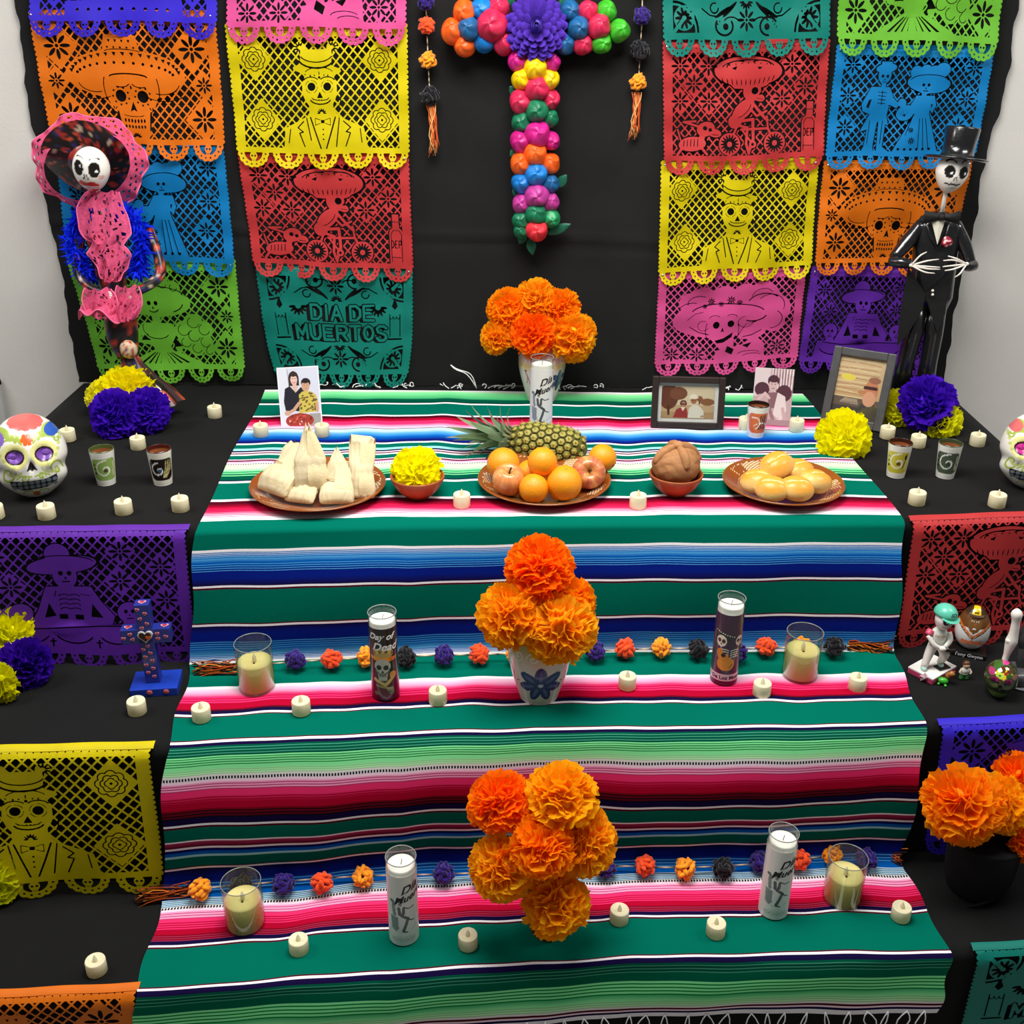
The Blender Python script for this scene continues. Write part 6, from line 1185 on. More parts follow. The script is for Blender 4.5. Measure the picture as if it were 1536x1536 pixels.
# ------------------------------------------------------------------ figures against the backdrop
lace_m = mat('pink_lace', 'f0628e', .7, .1, var=.2, vscale=180, trans=.25, alpha=.86)
def ruffle(P0, P1, n_w, amp, axis, m=9):
    """sheet between two edge curves with folds along 'axis'"""
    V = []; n = len(P0)
    for j in range(m):
        s = j/(m-1)
        for i in range(n): V.append(P0[i]*(1-s)+P1[i]*s+np.asarray(axis)*amp*math.sin(i/(n-1)*n_w*2*PI)*(.15+.85*s))
    return np.array(V), gridF(m, n)
def skull_head(c, r, R, style):
    """papier-mache skull painted on a fine ball; local -y is the face"""
    V, Fs = ball((0, 0, 0), 1.0, 96, 72); X, Yv, Z = V[:, 0].copy(), V[:, 1].copy(), V[:, 2].copy()
    jaw = np.clip(-Z-.05, 0, 1); sc = 1-(.10 if style == 'lady' else .22)*jaw; V[:, 0] *= sc*.86; V[:, 1] *= .86-.12*jaw; V[:, 2] = np.where(Z < 0, Z*1.12, Z)
    fr = Yv < 0; p = Pic(X*1.0, Z*1.0, 'f0ece4'); F_ = lambda m: m & fr
    k_ = .88 if style == 'lady' else .90; P2 = Pic(X*k_, Z*k_+(.06 if style == 'lady' else -.03), 'f0ece4')
    if style == 'lady':
        P2.ell(-.36, .24, .25, .31, '15110f').ell(.38, .24, .25, .31, '15110f').ell(-.28, .32, .06, .07, 'f0f0f0').ell(.48, .18, .06, .06, 'f0f0f0').line([(-.05, .04), (-.09, -.14)], .06, '15110f').line([(.06, .04), (.11, -.14)], .06, '15110f')
        P2.poly([(-.55, -.42), (-.3, -.24), (0, -.30), (.3, -.22), (.56, -.38), (.5, -.46), (-.5, -.48)], 'd8281c').line([(-.5, -.54), (.5, -.52)], .13, 'f6f2ec').line([(-.5, -.55), (.5, -.52)], .02, '8a8078').poly([(-.46, -.62), (.48, -.60), (.3, -.80), (-.26, -.82)], 'd8281c').ell(0, -.70, .14, .05, 'f0e8e4').arc(-.34, .58, .22, .10, 20, 160, .035, '15110f').arc(.36, .58, .22, .10, 20, 160, .035, '15110f').ell(.66, -.06, .12, .1, 'eab8b0')
    else:
        P2.ell(-.36, .12, .27, .29, '141210').ell(.40, .12, .27, .29, '141210').ell(-.24, .06, .06, .06, 'f0f0f0').ell(.52, .06, .06, .06, 'f0f0f0').line([(-.02, -.08), (-.07, -.24)], .055, '141210').line([(.06, -.08), (.10, -.24)], .055, '141210').line([(-.46, -.42), (-.2, -.44), (0, -.40), (.2, -.46), (.44, -.40)], .07, '141210')
        for k in range(5): P2.poly([(-.2+k*.1, -.42), (-.13+k*.1, -.42), (-.165+k*.1, -.34)], '141210')
        P2.line([(-.3, -.62), (.34, -.6)], .03, 'b8b0a4').arc(-.34, .40, .30, .24, 40, 150, .06, '141210').arc(.42, .40, .28, .24, 30, 140, .06, '141210')
    P2.C[~fr] = hx('f0ece4')
    dip = np.exp(-(((X+.38)/.24)**2+((Z-.17)/.26)**2))+np.exp(-(((X-.38)/.24)**2+((Z-.17)/.26)**2)); V[:, 1] += .10*dip*fr
    return (V*r)@np.asarray(R).T+c, Fs, P2.C
paintm = mat('painted_papier_mache', None, .35, .4, coat=.25)
def catrina():
    yv = lambda v: 2.80+(600-v)/400*.135
    Pw = lambda u, v, dy=0: aty(u, v, yv(v)+dy); base = np.array([aty(222, 604, 2.80)[0], 2.80, Z1]); Q = lambda u, v, dy=0: Pw(u, v, dy)-base
    t = thing('skeleton_lady_doll', 'tall skeleton lady doll with pink lace hat and blue feather boa', 'doll', base); px = lambda n, v=300: n*2.85/FPX*1.03
    blk = mat('flocked_black', None, .45, .4, coat=.2)
    def dark_floral(V, seed, base_c='181214'):
        K = np.tile(np.array(hx(base_c)), (len(V), 1)); rg = np.random.default_rng(seed)
        for c_, f, th in (('a02c20', 210, .26), ('c8502c', 260, .40), ('c0a890', 300, .50), ('2a2a5a', 180, .42)): K[noise3(V, f, rg.integers(99)) > th] = hx(c_)
        return K
    # hat: a wide tilted disc seen from the front, with crown behind the head
    hc = Q(134, 247, .025); Rh = face_dir((.10, -.80, -.55)); th = np.linspace(0, 2*PI, 72, endpoint=False); rings = np.linspace(.02, 1, 16); rx, rz = px(66), px(66); V = []
    for q in rings:
        for a in th: V.append(Rh@np.array([rx*q*math.cos(a), rz*q*math.sin(a), -.02*q*q+.008*math.sin(3*a)*q])+hc)
    V = np.array(V); obj('hat_brim', V, gridF(16, 72, cu=True), blk, t, dark_floral(V*1.0, 5))
    V, Fs = ball(hc+Rh@np.array([0, 0, -.03]), (px(34), px(34), px(34)), 30, 18); obj('hat_crown', V, Fs, blk, t, dark_floral(V, 9))
    # lace ruffle round the brim, wider towards the bottom
    n = 180; A0 = []; A1 = []
    for i in range(n+1):
        a = 2*PI*i/n; lo = max(0, -math.sin(a-.05)); up_ = 1.0; wv = 1+.05*math.sin(7*a+1)
        A0.append(Q(133, 247, -.012)+np.array([px(62)*math.cos(a), -.012+.03*math.sin(a), px(46)*math.sin(a)+.008*math.cos(a)])); A1.append(Q(131, 246, .012)+np.array([px(82)*wv*math.cos(a), .016+.02*math.sin(a), (px(66) if a < PI else px(64))*wv*math.sin(a)]))
    V, Fs = ruffle(np.array(A0), np.array(A1), 17, .007, (0, -1, 0), 9)
    # pierce the lace: drop a scatter of faces
    Fs = [f for k, f in enumerate(Fs) if not ((k*7919) % 11 in (0, 1) and 2*(n+1) < f[0] < 7*(n+1))]
    o = obj('hat_lace', V, Fs, lace_m, t)
    e = tube(V[-(n+1):], .0022, 5, caps=False); obj('lace_edge', *e, mat('pink_cord', 'f0709a', .7), o)
    # head and neck
    Rf = face_dir((0, 0, 1)); Rot = euler(-.05, .16, 0)@euler(.25, 0, 0)
    V, Fs, K = skull_head(Q(137, 252, -.085), px(29), Rot, 'lady'); obj('head', V, Fs, paintm, t, K)
    obj('neck', *tube([Q(141, 266, -.06), Q(148, 290, -.035), Q(154, 318, -.02), Q(156, 350, -.01)], [.006, .0055, .006, .008], 10), mat('bone_paint', 'efe6da', .5), t)
    # body and arms
    def body(pts, name, seed, m=blk):
        P = smoothprof(np.array([Q(u, v, dy) for u, v, dy, r in pts]), 5); r = np.interp(np.linspace(0, 1, len(P)), np.linspace(0, 1, len(pts)), [px(q[3]) for q in pts]); V, Fs = tube(P, r, 22); obj(name, V, Fs, m, t, dark_floral(V, seed)); return V
    body([(156, 318, .01, 16), (160, 350, .01, 30), (165, 400, .01, 24), (172, 440, .0, 17), (180, 470, 0, 24), (184, 505, .0, 23), (194, 535, .0, 16)], 'torso', 21)
    # flared skirt hem
    V = []; n = 40
    for (u, v, dy, r) in ((192, 530, 0, 14), (199, 548, -.005, 20), (212, 572, -.012, 32), (228, 592, -.018, 42), (240, 608, -.02, 46)):
        c_ = Q(u, v, dy)
        for i in range(n): a = 2*PI*i/n; V.append(c_+px(r)*np.array([math.cos(a)*(.75+.10*math.sin(6*a)), .55*math.sin(a), .18*math.cos(a)]))
    V = np.array(V); obj('skirt', V, gridF(5, n, cu=True), blk, t, dark_floral(V, 33, '2a1416'))
    obj('skirt_train', *tube([Q(215, 560, -.02), Q(238, 580, -.03), Q(262, 606, -.035)], [.010, .016, .012], 14, flat=.6), mat('lacquer_dark', '141012', .15, .6, coat=.5, var=.4, vscale=60), t)
    V, Fs = ball(Q(193, 524, -.045), (px(13), px(10), px(14)), 18, 12); obj('belt_ornament', V, Fs, blk, t, dark_floral(V*2, 44, 'cbb898'))
    armc = [(222, 345, .0, 8), (236, 380, -.01, 7), (241, 408, -.02, 8), (228, 425, -.035, 7), (206, 438, -.05, 6)]
    body(armc, 'arm', 51); body([(122, 345, .0, 8), (116, 385, -.01, 7), (118, 412, -.02, 7), (136, 432, -.04, 6), (160, 440, -.05, 5)], 'arm', 52)
    bone = mat('bone_paint', 'efe6da', .5)
    for hu, hv, sg in ((158, 440, 1), (200, 440, -1)):
        for k in range(5):
            a = (k-2)*.35; obj('finger', *tube([Q(hu, hv, -.055), Q(hu+sg*9*math.cos(a), hv+4+9*math.sin(a), -.062), Q(hu+sg*17*math.cos(a*1.3), hv+8+13*math.sin(a), -.058)], [.0025, .002, .0012], 6), bone, t)
    # blue feather boa: two hanging rolls of barbs
    def boa(pts, seed):
        rg = np.random.default_rng(seed); P = smoothprof(np.array([Q(*p) for p in pts]), 10); mb = MB(); bl = (np.array(hx('1a3cff')), np.array(hx('1020d0')))
        for i in range(900):
            c_ = P[rg.integers(len(P))]+rg.normal(0, .004, 3); d = rg.normal(0, 1, 3); d /= np.linalg.norm(d); ln = rg.uniform(.02, .044); b_ = np.cross(d, rg.normal(0, 1, 3)); b_ /= np.linalg.norm(b_); w_ = .0030
            g = np.array([0, 0, -.006]); V = [c_-b_*w_*.5, c_+b_*w_*.5, c_+d*ln*.5+b_*w_, c_+d*ln*.5-b_*w_, c_+d*ln+g]; mb.add(V, [(0, 1, 2, 3), (3, 2, 4)], bl[0]*(1-q_)+bl[1]*q_ if (q_ := rg.uniform()) is not None else None)
        mb.build('feather_boa', mat('blue_feather', None, .9, .05, trans=.3), t)['kind'] = 'stuff'
    boa([(175, 315, .0), (198, 328, -.01), (212, 350, -.015), (214, 375, -.015), (206, 400, -.01), (210, 408, -.01)], 3); boa([(135, 318, .0), (116, 330, -.01), (108, 355, -.012), (114, 382, -.012), (122, 400, -.01), (136, 412, -.01)], 4)
    # pink lace jabot in two tiers
    def jabot(outline, n_f, name, dy):
        L = [Q(u0, v, dy) for u0, u1, v in outline]; Rr = [Q(u1, v, dy) for u0, u1, v in outline]; m = 28; V = []
        for i, (a, b) in enumerate(zip(smoothprof(np.array(L), 5), smoothprof(np.array(Rr), 5))):
            for j in range(m): s = j/(m-1); V.append(a*(1-s)+b*s+np.array([0, -.016*math.sin(PI*s)-.007*math.sin(s*n_f*2*PI+i*.25), .003*math.sin(s*17+i)]))
        nr = len(V)//m; rj = np.random.default_rng(8); Fs = [f for f in gridF(nr, m) if rj.uniform() > .15 or f[0] % m in (0, m-2)]
        o = obj(name, V, Fs, lace_m, t); V = np.array(V).reshape(nr, m, 3)
        for j in (0, m-1): obj('lace_edge', *tube(V[:, j], .0018, 5), mat('pink_cord', 'f0709a', .7), o)
    jabot([(134, 178, 286), (118, 182, 305), (118, 192, 330), (121, 197, 352), (138, 186, 366), (130, 196, 380), (146, 192, 396), (150, 184, 412), (154, 178, 422)], 2.5, 'lace_jabot', -.045)
    # hip ruffle
    n = 120; A0 = []; A1 = []
    for i in range(n+1):
        a = 2*PI*i/n; A0.append(Q(172, 440, -.005)+np.array([px(26)*math.cos(a), px(24)*math.sin(a), .004*math.sin(3*a)])); A1.append(Q(166, 456, -.005)+np.array([px(45)*math.cos(a), px(40)*math.sin(a)-.01, -.012+.012*math.sin(3*a+1)]))
    V, Fs = ruffle(np.array(A0), np.array(A1), 7, .011, (0, 0, 1), 8); o = obj('hip_ruffle', V, Fs, lace_m, t); obj('lace_edge', *tube(V[-(n+1):], .002, 5, caps=False), mat('pink_cord', 'f0709a', .7), o)
    jabot([(128, 166, 432), (124, 176, 446), (128, 178, 462), (138, 168, 476)], 2, 'hip_lace', -.06); jabot([(176, 208, 428), (172, 214, 446), (166, 212, 464), (176, 200, 480)], 2, 'hip_lace', -.055)
catrina()
def groom():
    yv = lambda v: 2.87+(585-v)/390*.05; base = np.array([aty(1392, 590, 2.87)[0], 2.87, Z1]); Q = lambda u, v, dy=0: aty(u, v, yv(v)+dy)-base; px = lambda n: n*2.87/FPX*1.03
    t = thing('skeleton_groom', 'tall skeleton gentleman figure in black tuxedo and top hat', 'doll', base); blk = mat('black_lacquer', (.008, .008, .009), .22, .6, coat=.6, bump=.5, bscale=45); mattb = mat('dull_black', (.009, .009, .009), .6, .3, bump=.4, bscale=60)
    # hat
    def tilt_lathe(prof, c, R, n=36): V, Fs = lathe(prof, n); return V@np.asarray(R).T+c, Fs
    Rh = euler(-.12, .10, 0); hc = Q(1434, 240, -.02)
    V, Fs = tilt_lathe([(.001, .002), (px(40), .0), (px(44), .004), (px(40), .007), (px(22), .006), (px(21.5), px(20)), (px(24), px(42)), (px(23), px(44)), (.001, px(44.5))], hc, Rh, 48); obj('top_hat', V, Fs, blk, t)
    V, Fs = tilt_lathe([(px(22.3), .006), (px(22.2), px(7)), (px(22), px(7.2))], hc, Rh, 40); obj('hat_band', V, Fs, mattb, t)
    V, Fs, K = skull_head(Q(1428, 258, -.03), px(26), euler(.1, .08, -.06), 'man'); obj('head', V, Fs, paintm, t, K)
    obj('neck', *tube([Q(1420, 280, -.02), Q(1416, 300, -.01), Q(1412, 325, 0)], [.0055, .005, .007], 10), mat('bone_paint', 'efe6da', .5), t)
    def loft(rows, name, m, n=26):
        V = []
        for u, v, dy, rx, ry in rows:
            c = Q(u, v, dy)
            for i in range(n): a = 2*PI*i/n; V.append(c+np.array([px(rx)*math.cos(a), px(ry)*math.sin(a), .002*math.sin(5*a)]))
        Fs = gridF(len(rows), n, cu=True)+[tuple(range(n-1, -1, -1)), tuple(range((len(rows)-1)*n, len(rows)*n))]; return obj(name, V, Fs, m, t)
    loft([(1408, 318, 0, 10, 8), (1408, 326, 0, 26, 13), (1407, 340, 0, 34, 18), (1403, 375, 0, 33, 20), (1400, 410, 0, 32, 20), (1396, 445, 0, 32, 18), (1390, 462, 0, 30, 15)], 'coat', blk)
    # coat tails
    for s, P in ((-1, [(1362, 400), (1388, 440), (1384, 465), (1362, 500), (1345, 520), (1350, 470)]), (1, [(1388, 440), (1424, 410), (1418, 470), (1406, 498), (1398, 478)])):
        n = len(P); V = [Q(u, v, -.038) for u, v in P]+[Q(u, v, -.028) for u, v in P]; Fs = [tuple(range(n)), tuple(range(2*n-1, n-1, -1))]+[(i, i+n, (i+1) % n+n, (i+1) % n) for i in range(n)]; obj('coat_tail', V, Fs, mattb, t, smooth=False)
    for P, r in (([(1378, 455, 0), (1370, 500, .0), (1358, 545, -.005), (1350, 588, -.008)], [16, 14, 12.5, 13]), ([(1404, 455, 0), (1400, 500, 0), (1392, 545, -.005), (1386, 588, -.008)], [16, 14, 13, 13.5])):
        V, Fs = tube([Q(*p) for p in P], [px(q) for q in r], 20); obj('trouser_leg', V, Fs, blk, t)
    # arms: upper arm out, forearm back across the chest
    for P, r in (([(1383, 335, .0), (1362, 362, -.01), (1340, 388, -.02)], [9, 11, 8]), ([(1335, 392, -.025), (1352, 394, -.045), (1370, 397, -.055)], [7, 8, 6]), ([(1432, 335, 0), (1446, 366, -.01), (1456, 396, -.02)], [9, 10, 8]), ([(1460, 398, -.03), (1453, 400, -.045), (1446, 398, -.055)], [8, 7, 6])):
        V, Fs = tube(smoothprof(np.array([Q(*p) for p in P]), 4), np.interp(np.linspace(0, 1, 4*(len(P)-1)+1), np.linspace(0, 1, len(P)), [px(q) for q in r]), 16); obj('sleeve', V, Fs, blk, t)
    bone = mat('bone_paint', 'efe6da', .5)
    for wu, wv, tips in ((1367, 398, [(1390, 378), (1408, 389), (1410, 401), (1410, 404), (1402, 410)]), (1450, 396, [(1415, 391), (1422, 384), (1414, 400), (1417, 406), (1432, 416)])):
        obj('palm', *ball(Q(wu, wv, -.066), (.006, .004, .005), 12, 8), bone, t)
        for k, (tu, tv) in enumerate(tips):
            mu, mv = (wu*.45+tu*.55), (wv*.45+tv*.55)-3+k*1.6; obj('finger', *tube(smoothprof(np.array([Q(wu, wv, -.067), Q(mu, mv, -.075), Q(tu, tv, -.070)]), 4), np.interp(np.linspace(0, 1, 9), [0, .5, 1], [.0024, .0024, .0014]), 6), bone, t)
    # shirt front, bow tie, rose, buttons
    V = [Q(1397, 330, -.040), Q(1418, 330, -.040), Q(1406, 367, -.041), Q(1408, 334, -.046)]; obj('shirt_front', V, [(0, 3, 2), (3, 1, 2), (0, 1, 3)], mat('shirt_white', 'e8e4d0', .6), t, smooth=False)
    for s in (-1, 1):
        c = Q(1413, 326, -.045); V = []
        for x in np.linspace(0, 1, 7):
            for y in np.linspace(-1, 1, 5): V.append(c+np.array([s*px(26)*x, -.006*math.sin(PI*x)-.003*math.cos(y*3), px(3+7*x)*y]))
        obj('bow_tie_wing', V, gridF(7, 5), mattb, t)
    obj('bow_tie_knot', *ball(Q(1413, 326, -.05), (px(5), px(4), px(5)), 12, 8), mattb, t)
    V, Fs = ball(Q(1420, 363, -.044), (px(8), px(5), px(7.5)), 24, 16, lambda D: 1+.22*noise3(D, 6, 3)); obj('lapel_rose', V, Fs, mat('rose_paint', None, .4), t, np.where(noise3(V*300, 1.5, 4)[:, None] > .25, np.array(hx('f0c8c8')), np.array(hx('8a1424'))))
    for v in (436, 442): obj('button', *ball(Q(1399, v, -.043), px(2.2), 8, 6), bone, t)
    for P in ([(1388, 332), (1394, 352), (1405, 372)], [(1424, 332), (1420, 352), (1408, 372)]): obj('lapel_edge', *tube([Q(u, v, -.040) for u, v in P], .0025, 6), blk, t)
groom()

# ------------------------------------------------------------------ sugar skulls
def sugar_skull(u, v, w, yaw, lab, eye, top, seed, tint):
    c = at(u, v, Z1); t = thing('sugar_skull', lab, 'skull', c, (math.radians(-14), 0, yaw)); V, Fs = ball((0, 0, 0), 1.0, 300, 220); X, Y, Z = V.T.copy(); fr = Y < .25
    jaw = np.clip(-Z-.12, 0, 1); nx_ = X*(1-.06*jaw)*(1+.10*np.exp(-((Z+.62)/.2)**2)-.08*np.exp(-((Z+.30)/.14)**2)); W = V.copy(); W[:, 0] = nx_*.92; W[:, 1] = Y*(.95-.12*jaw); W[:, 2] = np.where(Z < 0, Z*1.10, Z*.98)
    g = lambda cx, cz, sx, sz: np.exp(-(((X-cx)/sx)**2+((Z-cz)/sz)**2))*(Y < 0)
    W[:, 1] += .16*(g(-.36, .05, .2, .17)+g(.36, .05, .2, .17))+.10*g(0, -.20, .08, .12)-.10*(g(-.52, -.22, .16, .14)+g(.52, -.22, .16, .14))-.05*g(0, -.52, .5, .12)
    p = Pic(X, Z, 'f1efe6'); gr, lg = 'a8bf4c', 'cdd87c'
    for s in (-1, 1):
        p.ell(s*.38, .05, .36, .30, 'e9e48c')
        for k in range(14): a = 2*PI*k/14; p.ell(s*.38+.30*math.cos(a), .05+.25*math.sin(a), .07, .06, 'f0ec9e')
        p.ell(s*.38, .03, .25, .18, '2a1420').ell(s*.38, .03, .20, .14, eye).arc(s*.4, .28, .36, .18, 25, 155, .05, gr).arc(s*.4, .40, .3, .16, 30, 150, .035, lg)
        p.spiral(s*.66, -.34, .2, 1.4, 0, .05, gr, s).arc(s*.5, -.26, .22, .14, 180, 330, .05, lg).spiral(s*.22, -.46, .1, 1.2, 0, .04, gr, s).line([(s*.04, -.44), (s*.3, -.40), (s*.42, -.46)], .04, gr)
        for k in range(3): p.ell(s*(.2+.13*k), .42+.05*k, .05, .12, gr, -s*30)
        for k in range(6): p.ell(s*.86*math.cos(k*.3-.5), .1+.3*math.sin(k*.9), .05, .04, lg)
        p.ell(s*.55, .62, .16, .12, gr, s*35).spiral(s*.78, .35, .12, 1.2, 1, .04, gr, s)
    p.poly([(0, -.08), (-.16, -.32), (-.05, -.28), (0, -.33), (.05, -.28), (.16, -.32)], '1f1a1c')
    p.ell(0, .42, .11, .10, 'e8581c')
    for k in range(6): p.ell(.11*math.cos(k*PI/3), .42+.1*math.sin(k*PI/3), .06, .055, 'ee6420')
    p.poly([(-.60, -.50), (-.3, -.53), (.3, -.53), (.60, -.46), (.56, -.62), (.3, -.74), (-.3, -.76), (-.56, -.66)], '23262c')
    for k in range(8):
        x = -.50+k*.143
        for zz in (-.585, -.685): p.ell(x, zz-.02*abs(k-3.5)*.0+.012*k/8, .060, .042, '8d99a4')
    p.ell(0, -.86, .1, .06, 'e07a2c').arc(-.2, -.84, .14, .06, 0, 180, .03, gr).arc(.2, -.84, .14, .06, 0, 180, .03, gr)
    p.C[~fr] = hx('f1efe6')
    for k in range(12):
        a = 2*PI*k/12; m = ((X-.03-.30*math.cos(a))**2/.03+(Y+.35-.26*math.sin(a))**2/.03 < 1) & (Z > .45); p.C[m] = hx(top)
    p.C[(((X-.03)/.36)**2+((Y+.35)/.32)**2 < 1) & (Z > .4)] = hx(top)
    sd = 1 if seed == 1 else -1
    p.C[(((X*sd-.68)/.2)**2+((Z-.58)/.16)**2 < 1) & (Y < .3)] = hx(tint); p.C[(((X*sd+.72)/.16)**2+((Z-.5)/.18)**2 < 1) & (Y < .3)] = hx('8a6ac0')
    r = w/2; W *= r*np.array([1, 1, 1.06]); W[:, 2] -= W[:, 2].min(); lum = 1+.0*Z
    obj('skull', W, Fs, mat('painted_ceramic', None, .3, .45, coat=.3), t, p.C)
    gm_ = mat('glitter_'+eye, eye, .25, .6, metal=.5, bump=1.0, bscale=500, var=.5, vscale=400)
    for s in (-1, 1): obj('glitter_eye', *ball((s*.36*r, -.69*r, r*1.20), (.19*r, .07*r, .14*r), 16, 10), gm_, t)
    for k in range(9): pass
sugar_skull(57, 745, .172, .42, 'white sugar skull with green scrolls and red top flower at the left edge', '7a4aa8', 'e8655e', 1, '2c5cb8')
sugar_skull(1540, 733, .165, -.40, 'white sugar skull with pink glitter eyes at the right edge', 'c8288c', '2f63c0', 2, 'e07070')

# ------------------------------------------------------------------ blue wooden cross with hearts
def heart(n=20): 
    q = np.linspace(0, 2*PI, n, endpoint=False); return np.stack([16*np.sin(q)**3, 13*np.cos(q)-5*np.cos(2*q)-2*np.cos(3*q)-np.cos(4*q)], -1)/17
def heart_cross():
    c = at(236, 1031, Z2); t = thing('heart_cross', 'blue wooden cross painted with small red hearts on a blue base', 'cross', c, (0, 0, .12)); bl = mat('blue_paint', '1c3ca8', .3, .5, coat=.3, var=.15, vscale=30); bd = mat('blue_paint_dark', '24308a', .35, .5, coat=.2)
    V, Fs = boxv((0, 0, .010), (.098, .072, .020), .002); obj('base', V, Fs, bl, t, smooth=False)
    V, Fs = boxv((-.004, 0, .115), (.030, .026, .19), .0015); up = obj('upright', V, Fs, bd, t, smooth=False); V, Fs = boxv((-.004, 0, .135), (.100, .026, .034), .0015); ar = obj('crossbar', V, Fs, bd, t, smooth=False)
    H2 = heart()
    def put(parent, x, z, s, rot, y=-.0134, inner=True):
        Rm = np.array([[math.cos(rot), -math.sin(rot)], [math.sin(rot), math.cos(rot)]]); P = H2@Rm.T*s; V, Fs = prism([(x+a, z+b) for a, b in P], y, y-.0008); o = obj('heart', V, Fs, mat('heart_pink', 'e8a0a8', .5), parent, smooth=False)
        P = P*.62; V, Fs = prism([(x+a, z+b) for a, b in P], y-.0006, y-.0014); obj('heart_centre', V, Fs, mat('heart_red', 'b03048', .5), o, smooth=False)
    rg = np.random.default_rng(2)
    for z, x in ((.200, -.009), (.190, .005), (.178, -.006), (.166, .006), (.156, -.005), (.112, .001), (.104, -.009), (.095, .004), (.086, -.007), (.076, .006), (.066, -.008), (.057, .005), (.047, -.006), (.037, .005)): put(up, x-.004, z, .0048, rg.uniform(-.5, .5))
    for x, z in ((-.045, .133), (-.031, .142), (-.027, .130), (.024, .141), (.024, .129), (.040, .133)): put(ar, x-.004, z, .005, rg.uniform(-.5, .5))
    for x in (-.008, .026): 
        V, Fs = ball((x, -.037, .012), (.006, .0012, .006), 12, 8); obj('painted_dot', V, Fs, mat('dot_coral', 'd06060', .6), t)
    V, Fs = prism([(-.004+a, .138+b) for a, b in H2*.0165], -.0132, -.0185); o = obj('centre_heart', V, Fs, mat('silver_rim', 'd8d8d8', .3, .5, metal=.3), t, smooth=False)
    V, Fs = prism([(-.004+a, .138+b) for a, b in H2*.0135], -.0183, -.0192); obj('heart_picture', V, Fs, mat('brown_enamel', '3a2418', .3), o, smooth=False)
    V, Fs = prism([(.002+a, .136+b) for a, b in H2*.0062], -.0190, -.0198); obj('small_heart', V, Fs, mat('orange_enamel', 'c85a2c', .3), o, smooth=False)
    # hearts on the upper faces
    for x, z, pr in ((-.004, .2104, up), (-.040, .1524, ar), (.034, .1524, ar)):
        for k, (s, m_) in enumerate(((.009, 'heart_pink'), (.0062, 'heart_red'))):
            V = [(x+a*s, b*s*.9, z+.0003+.0004*k) for a, b in H2]; obj('heart', V, [tuple(range(len(V)-1, -1, -1))], mat(m_, 'e8a0a8', .5), pr, smooth=False)
heart_cross()

